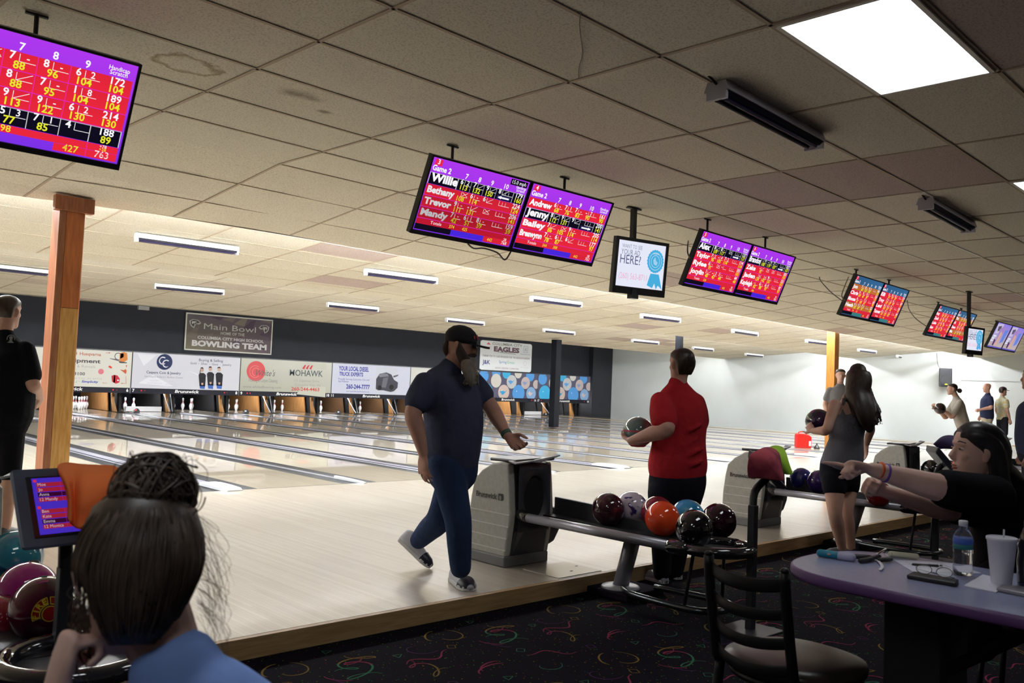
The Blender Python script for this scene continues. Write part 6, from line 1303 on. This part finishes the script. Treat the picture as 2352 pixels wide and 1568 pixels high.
# ---------------------------------------------------------------- 3 long haired woman in tank top
def tank():
    t=thing('person','long haired woman in grey tank top and black shorts seen from behind','person',tuple(JP(1940,1282,2,CPT)))
    d=7.25; f=(CFh*.8-CRh*.6).normalized(); r,_,_=fr(f); sk=MB(); sh=MB(); hf=(CFh*.8-CRh*.55).normalized(); hc=J(1966,880,d)
    head(sk,hc,hf,(UPZ+CRh*.1),.97,face=False); limb(sk,[J(1950,920,d),J(1956,905,d),J(1960,895,d)],[.055,.046,.046])
    SL,SR=J(1918,930,7.15),J(1986,938,7.35); EL,WL=J(1898,988,7.00),J(1868,990,7.15); ER,WR=J(2000,985,7.45),J(1990,1020,7.5)
    limb(sk,[SL,SL.lerp(EL,.5),EL,EL.lerp(WL,.4),WL],[.050,.043,.038,.036,.025]); limb(sk,[SR,SR.lerp(ER,.5),ER,ER.lerp(WR,.4),WR],[.050,.043,.036,.034,.025])
    B=J(1880,968,7.32); hand(sk,WL,J(1858,978,7.22)-WL,(CFh*.8+CRh*.4),1,'hold',.95); hand(sk,WR,-UPZ,-CRh,1,'relax',.9)
    T=[(J(1930,1085,d),(.165,.125)),(J(1937,1050,d),(.170,.13)),(J(1945,1000,d),(.135,.10)),(J(1952,955,d),(.155,.105)),(J(1952,930,d),(.150,.085)),(J(1951,915,d),(.08,.06))]
    torso(sk,[(p,(a*.93,b*.93)) for p,(a,b) in T],r)
    HL,HR=J(1916,1095,7.18),J(1948,1092,7.34); KL,KR=J(1918,1178,7.10),J(1944,1175,7.25); AL,AR=J(1934,1258,7.2),J(1955,1260,7.34)
    limb(sk,[HL,HL.lerp(KL,.5),KL,KL.lerp(AL,.35),AL],[.092,.078,.056,.056,.036]); limb(sk,[HR,HR.lerp(KR,.5),KR,KR.lerp(AR,.35),AR],[.092,.078,.056,.056,.036]); body(t,sk,SK3,.008)
    torso(sh,[(J(1930,1074,d),(.190,.148)),(J(1938,1045,d),(.184,.142)),(J(1946,1000,d),(.152,.118)),(J(1952,965,d),(.166,.120)),(J(1955,945,d),(.120,.108))],r)
    for s,(a,b) in((-1,((1936,948),(1938,918))),(1,((1972,950),(1968,922)))): sh.loft([J(*a,d-.10),J(*b,d-.07),J(b[0],b[1]-4,d+.02)],[.016]*3,None,8)
    wear(t,'tank_top',sh,clothmat('top_grey',(.13,.125,.145),16,.9),.011,4)
    je=MB(); torso(je,[(J(1931,1066,d),(.188,.145)),(J(1929,1092,d),(.188,.145))],r); limb(je,[HL,HL.lerp(KL,.28)],[.104,.100]); limb(je,[HR,HR.lerp(KR,.28)],[.104,.100]); wear(t,'shorts',je,clothmat('shorts_black',(.008,.008,.012),14,.5),.011)
    for A in(AL,AR):
        h=V((A.x,A.y,CPT+.001))-f*.04; shoe(t,h,h+(f-r*.2).normalized()*.24,.95,mat('shoe_black',(.012,.012,.014),.5),mat('sole_white'))
    h=MB(); rr,ff,uu=fr(hf,(UPZ+CRh*.1))
    h.loft([hc+uu*.108-ff*.01,hc+uu*.085-ff*.012,hc+uu*.02-ff*.025,J(1970,905,d-.06),J(1984,935,d-.12),J(1994,962,d-.14),J(1998,985,d-.12)],[(.062,.070),(.084,.096),(.098,.107),(.112,.088),(.128,.070),(.112,.050),(.04,.03)],rr,22,0,True,sub=4)
    rnd=random.Random(8)
    for i in range(90):
        a=rnd.uniform(-1,1); s=hc+uu*.09-ff*.04+rr*a*.07; e=J(1996+a*30+rnd.uniform(-5,5),975+rnd.uniform(-22,12)-abs(a)*12,d-.13+rnd.uniform(-.05,.05)); m=J(1974+a*36,910,d-.12+abs(a)*.08); h.tube([s,m,m.lerp(e,.55)+rr*a*.015,e],.006,5,0,3)
    obj('hair',h,HAIRD,t,True,remesh=.008,smth=1)
    g=thing('bowling_ball','dark purple ball carried by the long haired woman','bowling ball',(B.x,B.y,B.z-.108),'bowling balls held by bowlers'); obj('shell',MB().ball(tuple(B),.108,32),marble('ball_dark_purple',(.02,.01,.05),(.04,.01,.06),(.01,.01,.02),4),g,True)
tank()
# ---------------------------------------------------------------- simple standing builder for the farther people
def standing(label,u,vtop,hgt,gz,f,skin,shirt,pants,shoem,hair,arms,lean=0,sleeve=.6,shorts=False,girth=1.0,vox=.014,cap=None,d=None,clip=None,hairname='hair',hf=None,hm=None):
    """stand a person whose head top is seen at (u,vtop); hgt tall, feet at gz"""
    r0=CF+(u-1176)/FPX*CR-(vtop-784)/FPX*CU; 
    if d is None: d=(gz+hgt-CAM.z)/r0.z
    top=J(u,vtop,d); F=V((top.x,top.y,gz)); r,f,_=fr(f); F=F-f*lean*(hgt/1.75)*1.08; k=hgt/1.75; t=thing('person',label,'person',tuple(F))
    L=f*lean
    Q=lambda x,y,z,l=1:F+r*x*k+f*y*k+UPZ*z*k+L*(z/1.6)**1.5*l
    sk=MB();sh=MB();pt=MB(); hc=Q(0,.01,1.63); hf=hf or f; head(sk,hc,hf,UPZ,k); limb(sk,[Q(0,-.02,1.42),Q(0,-.01,1.50),Q(0,0,1.56)],[.062*k,.056*k,.056*k])
    for s,(e,w,pose) in zip((-1,1),arms):
        S0=Q(s*.172,-.01,1.365); E=Q(*e);W_=Q(*w); sleeve_arm(sk,sh,S0,E,W_,(.058*k,.050*k,.038*k,.028*k),sleeve); hand(sk,W_,(W_-E).normalized()+V((0,0,-.2 if pose=='relax' else .0)),-r*s+f*.2,1 if s<0 else -1,pose,k)
    torso(sk,[(Q(0,0,.95),(.14*k,.10*k)),(Q(0,0,1.15),(.14*k,.10*k)),(Q(0,0,1.28),(.13*k,.07*k)),(Q(0,-.01,1.34),(.06*k,.04*k))],r)
    G=girth*k; torso(sh,[(Q(0,0,.88),(.180*G,.130*G)),(Q(0,.01,1.00),(.178*G,.135*G)),(Q(0,.01,1.15),(.172*G,.130*G)),(Q(0,.0,1.30),(.185*k*(1+girth)/2,.125*G)),(Q(0,-.01,1.385),(.175*k,.09*k)),(Q(0,-.01,1.425),(.125*k,.078*k)),(Q(0,-.015,1.462),(.07*k,.064*k))],r)
    for s in(-1,1):
        H,K,A=Q(s*.09,0,.88),Q(s*.10,.01,.48),Q(s*.11,-.01,.08); limb(sk,[H,K,K.lerp(A,.35),A],[.075*k,.055*k,.055*k,.035*k])
        limb(pt,[H,H.lerp(K,.5),K]+([] if shorts else [K.lerp(A,.5),A]),[.100*k,.090*k,.078*k]+([] if shorts else [.070*k,.062*k])); h=Q(s*.11,-.07,0)+UPZ*.001; shoe(t,h,h+(f+r*s*.15).normalized()*.27*k,k,shoem,mat('sole_white'))
    torso(pt,[(Q(0,0,.84),(.165*G,.125*G)),(Q(0,0,.98),(.165*G,.12*G))],r)
    body(t,sk,skin,vox*.8,2); wear(t,'shirt',sh,shirt,vox); wear(t,'shorts' if shorts else 'trousers',pt,pants,vox)
    if hair: hair_short(t,hc,hf,UPZ,k,hair,low=-.05,th=.008,name=hairname)
    if cap:
        rr,ff,uu=fr(hf); P=lambda x,y,z:hc+(rr*x+ff*y+uu*z)*k; c=MB(); c.rings([[P(hw*math.cos(a),(yf+yb)/2+(yf-yb)/2*math.sin(a),z) for a in[2*PI*i/20 for i in range(20)]] for z,hw,yf,yb in((.03,.082,.098,-.108),(.075,.082,.096,-.106),(.105,.07,.075,-.09),(.13,.02,.01,-.03))]); c.ext([P(.06,.08,.035),P(.04,.16,.025),P(-.04,.16,.025),P(-.06,.08,.035)],UPZ*.008); obj('cap',c,cap,t,True)
    return t,Q,k,hc
hang=[((-.22,-.02,1.12),(-.22,.06,.88),'relax'),((.22,-.02,1.12),(.22,.06,.88),'relax')]
BLKS=mat('shoe_black'); GRYS=mat('shoe_grey')
# 4 person at the left, back view
def leftman():
    t,Q,k,hc=standing('person in black shirt and black shorts seen from behind at the left edge',18,688,1.72,0,(CFh+CRh*.10),SK3,clothmat('shirt_black',(.006,.007,.010),14,.5),clothmat('shorts_black2',(.005,.005,.008),14,.5),mat('shoe_black_grey',(.10,.10,.11),.5),HAIRD,[((-.27,-.02,1.12),(-.26,.10,.92),'relax'),((.25,-.02,1.12),(.13,.24,1.02),'relax')],shorts=True,girth=1.28,vox=.010,d=6.2,sleeve=.75)
    f=CFh; c=J(25,777,6.2-.165); A=Art(c-CRh*.035-UPZ*.03,CRh,UPZ,.07,.055,gap=.0006); col=(.20,.21,.22)
    A.disc(.5,.5,.029,col,n=24,r2=.024,a0=-.3,a1=3.44); A.poly([(.3,.1),(.7,.1),(.62,.4),(.7,.7),(.5,.9),(.32,.7),(.4,.4)],(.14,.15,.16)); A.rect(.2,.0,.8,.1,col); obj('shirt_emblem',A.mb,PRINT,t)
leftman()
# 5 man in grey facing the seats beside the post
standing('man in grey shirt facing us beside the orange pine post',1931,847,1.75,0,(-CFh-CRh*.2),SK3,clothmat('shirt_grey',(.16,.15,.15),12,.6),clothmat('trouser_dark',(.02,.02,.03),12,.4),BLKS,HAIRD,[((-.26,.02,1.10),(-.20,.14,.90),'relax'),((.24,-.02,1.12),(.22,.06,.88),'relax')],girth=1.1)
# 6 bowler with ball raised
def bowler():
    f=(-CRh+CFh*.15).normalized(); t=None
    t,Q,k,hc=standing('woman in pale shirt leaning forward with a dark ball held up',2190,899,1.60,0,f,SK3,clothmat('shirt_pale',(.42,.38,.33),12,.6),clothmat('trouser_black2',(.01,.01,.014),12,.4),BLKS,HAIRD,[((-.20,.24,1.06),(-.08,.42,1.24),'hold'),((.20,.24,1.04),(.08,.42,1.22),'hold')],lean=.32,d=16.6,sleeve=.7)
    obj('bun',MB().ball(tuple(hc-f*.13-UPZ*.02),(.045,.045,.045),14),HAIRD,t,True); B=J(2159,938,16.5)
    g=thing('bowling_ball','dark ball raised by the woman in the pale shirt','bowling ball',(B.x,B.y,B.z-.108),'bowling balls held by bowlers'); obj('shell',MB().ball(tuple(B),.108,28),M_B7,g,True)
bowler()
standing('bald man in navy shirt and khaki trousers by the far white wall',2268,896,1.80,0,(-CRh+CFh*.1),SK1,clothmat('polo_navy',(.02,.025,.06),12,.4),clothmat('khaki',(.40,.35,.27),12,.4),BLKS,None,[((-.22,.0,1.12),(-.15,.22,1.06),'loose'),((.22,-.04,1.12),(.20,.08,.90),'relax')],girth=1.15,d=23.5)
standing('man in patterned pale shirt and dark cap beside the bald man',2303,902,1.72,0,(CRh+CFh*.1),SK3,mat('shirt_pattern',(.50,.52,.46),.9,noise=(22,(.55,.45,.15),2,(1,1,1),.45,.6)),clothmat('trouser_dark'  ,(.02,.02,.03)),BLKS,HAIRD,hang,girth=.95,cap=mat('cap_maroon',(.05,.02,.03),.8),d=23.5,shorts=True)
standing('person in navy shirt cut off by the right edge of the photo',2374,846,1.74,CPT,(-CRh*.9+CFh*.4),SK1,clothmat('shirt_slate',(.035,.045,.09),12,.6),clothmat('trouser_dark',(.02,.02,.03)),BLKS,HAIRD,[((-.27,-.02,1.10),(-.27,.06,.86),'relax'),((.27,-.02,1.10),(.26,.06,.86),'relax')],girth=1.2,d=9.2,vox=.012,sleeve=.75)
# ---------------------------------------------------------------- 7 pointing woman at the table
def pointer():
    d=3.50; t=thing('person','dark haired woman in black shirt pointing left from behind the table','person',tuple(V((J(2330,1300,3.6).x,J(2330,1300,3.6).y,CPT))))
    sk=MB(); sh=MB(); hf=(-CRh*.98+CFh*.06+UPZ*.02).normalized(); up=(UPZ+CRh*.10); hc=J(2244,1040,d); f=(-CRh*.9+CFh*.3).normalized(); r,_,_=fr(f)
    head(sk,hc,hf,up,.96); limb(sk,[J(2300,1120,d+.02),J(2282,1100,d+.01),J(2262,1075,d)],[.062,.052,.052])
    SL=J(2262,1140,3.36); EL=J(2142,1116,3.30); WL=J(2004,1078,3.30)
    limb(sk,[SL,SL.lerp(EL,.6),EL,EL.lerp(WL,.3),EL.lerp(WL,.7),WL],[.070,.062,.052,.046,.036,.027])
    hand(sk,WL,J(1940,1062,3.30)-WL,(-UPZ*.75-CFh*.25),-1,'point',1.0)
    SRr=J(2262,1172,3.62); ER=J(2160,1168,3.50); WR=J(2030,1128,3.42)
    limb(sk,[SRr,ER,ER.lerp(WR,.4),WR],[.055,.044,.038,.025]); hand(sk,WR,J(1985,1112,3.40)-WR,(-CFh*.8-UPZ*.2),1,'fist',.95)
    torso(sk,[(J(2345,1330,3.6),(.15,.12)),(J(2335,1230,3.55),(.15,.12)),(J(2315,1180,3.52),(.10,.07))],r); body(t,sk,SK2,.0055,2)
    torso(sh,[(J(2352,1350,3.62),(.22,.19)),(J(2350,1260,3.6),(.21,.18)),(J(2330,1190,3.55),(.20,.16)),(J(2310,1145,3.52),(.17,.11)),(J(2303,1118,3.5),(.08,.07))],r)
    H=SL.lerp(EL,.72); sh.loft([SL+CR*.03,SL.lerp(EL,.4),H],[.085,.080,.076],None,18,0,True,sub=3); sh.loft([SRr,SRr.lerp(ER,.6)],[.075,.066],None,14,0,True)
    wear(t,'shirt',sh,clothmat('shirt_black3',(.006,.006,.008),12,.6),.010,4)
    sl=MB(); kk=J(2250,1330,3.5); sl.loft([J(2350,1340,3.62),J(2270,1345,3.45),J(2250,1480,3.45)],[.10,.085,.07],None,14,0,True,sub=3); sl.loft([J(2352,1340,3.7),J(2290,1335,3.65),J(2270,1450,3.6)],[.10,.085,.07],None,14,0,True,sub=3); wear(t,'trousers',sl,clothmat('trouser_black3',(.006,.006,.010),12,.5),.014)
    rr,ff,uu=fr(hf,up); P=lambda x,y,z:hc+(rr*x+ff*y+uu*z)*.96
    h=MB(); h.loft([P(0,.055,.085),P(0,.02,.100),P(0,-.04,.085),P(0,-.075,.03),P(0,-.080,-.04),J(2312,1098,d+.03),J(2338,1140,d+.05)],[(.052,.022),(.072,.030),(.084,.042),(.088,.046),(.086,.046),(.085,.05),(.07,.045)],rr,20,0,True,sub=4)
    for s in(-1,1): h.loft([P(s*.030,.072,.070),P(s*.068,.030,.062),P(s*.080,-.020,.030),P(s*.082,-.045,-.030),P(s*.075,-.060,-.10),P(s*.07,-.09,-.18)],[(.012,.018),(.014,.034),(.014,.040),(.014,.036),(.016,.038),(.02,.04)],None,12,0,True,sub=4)
    rnd=random.Random(11)
    for i in range(70):
        a=rnd.uniform(-1,1); s=P(a*.05,.02+rnd.uniform(-.02,.03),.112-abs(a)*.02); m=P(a*.088,-.05,.02); e=J(2325+rnd.uniform(-20,30),1130+rnd.uniform(-25,30),d+.04)+rr*a*.08; h.tube([s,m,m.lerp(e,.5),e],.005,5,0,3)
    obj('hair',h,HAIRB,t,True,remesh=.006,smth=1); eyes(t,hc,hf,up,.96)
    for s in(-1,1): obj('eyebrow',MB().loft([P(s*.016,.090,.040),P(s*.034,.086,.046),P(s*.050,.070,.040)],[(.0035,.0025)]*3,None,8,0,True),HAIRB,t,True)
    obj('lips',MB().loft([P(-.020,.090,-.057),P(0,.1005,-.054),P(.020,.090,-.057)],[(.004,.003)]*3,None,8,0,True).loft([P(-.018,.088,-.066),P(0,.098,-.069),P(.018,.088,-.066)],[(.004,.004)]*3,None,8,0,True),M_LIP,t,True)
    dv=(WL-EL).normalized()
    for o_,c_,n_ in((.030,(.75,.12,.02),'orange_wristband'),(.052,(.16,.06,.42),'purple_wristband')):
        p=WL-dv*o_; side=UPZ; obj(n_,MB().loft([p+dv*.003+(UPZ*.004 if o_<.04 else V((0,0,0))),p-dv*.004+(UPZ*.004 if o_<.04 else V((0,0,0)))],[(.0335 if o_<.04 else .0365)]*2,None,20,0,False),mat(n_,c_,.5),t,True)
    # the chair she sits on
    c=thing('chair','black metal ladder back chair under the pointing woman','chair',(J(2352,1400,3.75).x,J(2352,1400,3.75).y,CPT)); p=J(2365,1385,3.65); 
    obj('seat',MB().lathe([(0,.30),(.20,.30),(.22,.325),(.20,.35),(0,.36)],28,0,(p.x,p.y,0)),M_SEAT,c,True)
    for i in range(4): a=PI/4+PI/2*i; obj('leg',MB().tube([(p.x+.18*math.cos(a),p.y+.18*math.sin(a),.31),(p.x+.22*math.cos(a),p.y+.22*math.sin(a),CPT)],.012),M_CHB,c,True)
pointer()
# ---------------------------------------------------------------- 8 girl in the foreground
def girl():
    d=1.30; t=thing('person','seated person with messy brown bun and light blue shirt, seen from behind','person',(J(400,1568,1.3).x,J(400,1568,1.3).y,CPT))
    hf=(CFh*.85-CRh*.50-UPZ*.28).normalized(); up=(UPZ*1.0-CRh*.05+CFh*.25).normalized(); hc=J(318,1310,d); rr,ff,uu=fr(hf,up); k=1.0
    P=lambda x,y,z:hc+(rr*x+ff*y+uu*z)*k
    sk=MB(); head(sk,hc,hf,up,k); limb(sk,[J(398,1535,d-.005),J(382,1495,d-.005),J(352,1420,d)],[.040,.050,.055])
    f=(CFh*.9-CRh*.3).normalized(); r,_,_=fr(f)
    # raised left hand and forearm beside the cheek
    W_=J(120,1620,1.24); E=J(60,1830,1.22); limb(sk,[E,W_],[.036,.028]); hand(sk,W_,J(150,1500,1.26)-W_,(CRh*.6+CFh*.5),1,'fist',1.0)
    torso(sk,[(J(400,2050,1.28),(.13,.09)),(J(400,1800,1.28),(.12,.08)),(J(405,1700,1.28),(.05,.05))],r); body(t,sk,SK2,.004,2)
    sh=MB(); torso(sh,[(J(400,2300,1.25),(.19,.14)),(J(400,2000,1.25),(.185,.135)),(J(405,1750,1.27),(.185,.12)),(J(410,1640,1.28),(.165,.085)),(J(408,1560,1.28),(.080,.060)),(J(402,1535,1.28),(.066,.056))],r)
    SRr=J(590,1690,1.30); sh.loft([J(480,1600,1.28),SRr,J(660,1950,1.25)],[.062,.062,.060],None,16,0,True,sub=3); SLl=J(230,1690,1.26); sh.loft([SLl,J(150,1900,1.2)],[.06,.055],None,16,0,True)
    wear(t,'shirt',sh,clothmat('shirt_light_blue',(.27,.42,.88),7,.9),.006,5)
    # hair: tight cap, bun and strands
    h=MB(); R=[]
    for z,hw,yf,yb in((-.105,.032,.0,-.050),(-.085,.047,.010,-.070),(-.055,.062,.020,-.086),(-.02,.075,.030,-.100),(.02,.083,.050,-.108),(.06,.083,.085,-.108),(.09,.074,.086,-.096),(.112,.052,.06,-.07),(.126,.02,.01,-.03)):
        R.append([P(hw*math.cos(a),(yf+yb)/2+(yf-yb)/2*math.sin(a),z) for a in[2*PI*i/32 for i in range(32)]])
    h.rings(R); hair=obj('hair',h,HAIRD,t,True)
    bc=J(352,1140,d+.01); b=MB(); rnd=random.Random(21); br=.058
    b.ball(tuple(bc),(.055,.046,.046),20)
    M_ST=mat('hair_strand',(.050,.032,.023),.34,noise=(11,(.15,.105,.08),3,(1,1,1),.45,.7))
    s=MB()
    def strand(mb,pts,r0): mb.loft(pts,[r0]*(len(pts)-1)+[r0*.4],None,4,0,False,sub=3)
    # bun loops
    for i in range(420):
        a=rnd.uniform(0,2*PI); tilt=V((rnd.gauss(0,1),rnd.gauss(0,1),rnd.gauss(0,.6))).normalized(); q=tilt.orthogonal().normalized(); w=tilt.cross(q); rad=br*rnd.uniform(.85,1.10); a1=a+rnd.uniform(1.2,3.0); pts=[bc+(q*math.cos(a+(a1-a)*j/6)+w*math.sin(a+(a1-a)*j/6))*rad+uu*.006*math.sin(j) for j in range(7)]
        strand(s,pts,rnd.uniform(.0008,.0019))
    for i in range(26):  # looser, bigger loops that stick out
        a=rnd.uniform(0,2*PI); o=bc+(CR*rnd.uniform(-.03,.05)+UPZ*rnd.uniform(-.01,.035)); q=(CR*math.cos(a)+UPZ*math.sin(a)); w=(CF+CR*rnd.uniform(-.8,.8)).normalized().cross(q); rad=rnd.uniform(.018,.038); strand(s,[o+(q*math.cos(x)+w*math.sin(x))*rad for x in[rnd.uniform(3.,5.)*j/8 for j in range(9)]],rnd.uniform(.0008,.0016))
    obj('bun',b,HAIRD,t,True)
    # swept strands up the head into the bun
    def onhead(az,el,off=0):
        # az 0 = back of the head, el from nape -.9 to crown 1.3
        ce,se=math.cos(el),math.sin(el); x=math.sin(az)*ce*.0845*(1-.30*max(0,-se)); y=-math.cos(az)*ce*.108-.004; z=se*.122
        n=V((x/.0845,y/.108,z/.122)).normalized(); return P(x,y,z+.004)+(rr*n.x+ff*n.y+uu*n.z)*off
    for i in range(1300):
        az=rnd.uniform(-2.0,2.0); el0=rnd.uniform(-.95,.2) if abs(az)<1.2 else rnd.uniform(-.35,.6); off=rnd.uniform(.0005,.006); n=7; pts=[]; 
        for j in range(n):
            u_=j/(n-1); el=el0+(1.25-el0)*u_; pts.append(onhead(az*(1-.55*u_)+.03*math.sin(u_*6+i),el,off+.004*math.sin(u_*PI)*rnd.uniform(0,1)))
        pts.append(pts[-1].lerp(bc,.55)); strand(s,pts,rnd.uniform(.0007,.0016))
    # escaped wisps at right, left and nape
    for i in range(70):
        v0=rnd.uniform(1180,1420); p0=J(462+rnd.uniform(-12,4),v0,d+rnd.uniform(-.02,.03)); L=rnd.uniform(40,190); bow=rnd.uniform(8,60); p1=J(470+bow*.6,v0+L*.35,d); p2=J(472+bow,v0+L*.7,d+.01); p3=J(470+bow*rnd.uniform(.5,1.3),v0+L,d+.01); strand(s,[p0,p1,p2,p3],rnd.uniform(.0002,.0004))
    for i in range(60):
        v0=rnd.uniform(1330,1440); x0=rnd.uniform(170,215); L=rnd.uniform(50,150); strand(s,[J(x0,v0,d-.03),J(x0-8+rnd.uniform(-14,8),v0+L*.4,d-.03),J(x0+rnd.uniform(-22,12),v0+L*.8,d-.03),J(x0+rnd.uniform(-10,22),v0+L,d-.03)],rnd.uniform(.0005,.0010))
    for i in range(14):
        a=rnd.uniform(-.9,.9); p0=bc+CR*.04*a+UPZ*.03; strand(s,[p0,p0+UPZ*rnd.uniform(.015,.04)+CR*.02*a,p0+UPZ*rnd.uniform(.0,.035)+CR*(.03*a+.02*rnd.uniform(-1,1)),p0+CR*.05*a-UPZ*.01],.0006)
    obj('hair_strands',s,M_ST,t,True)
girl()
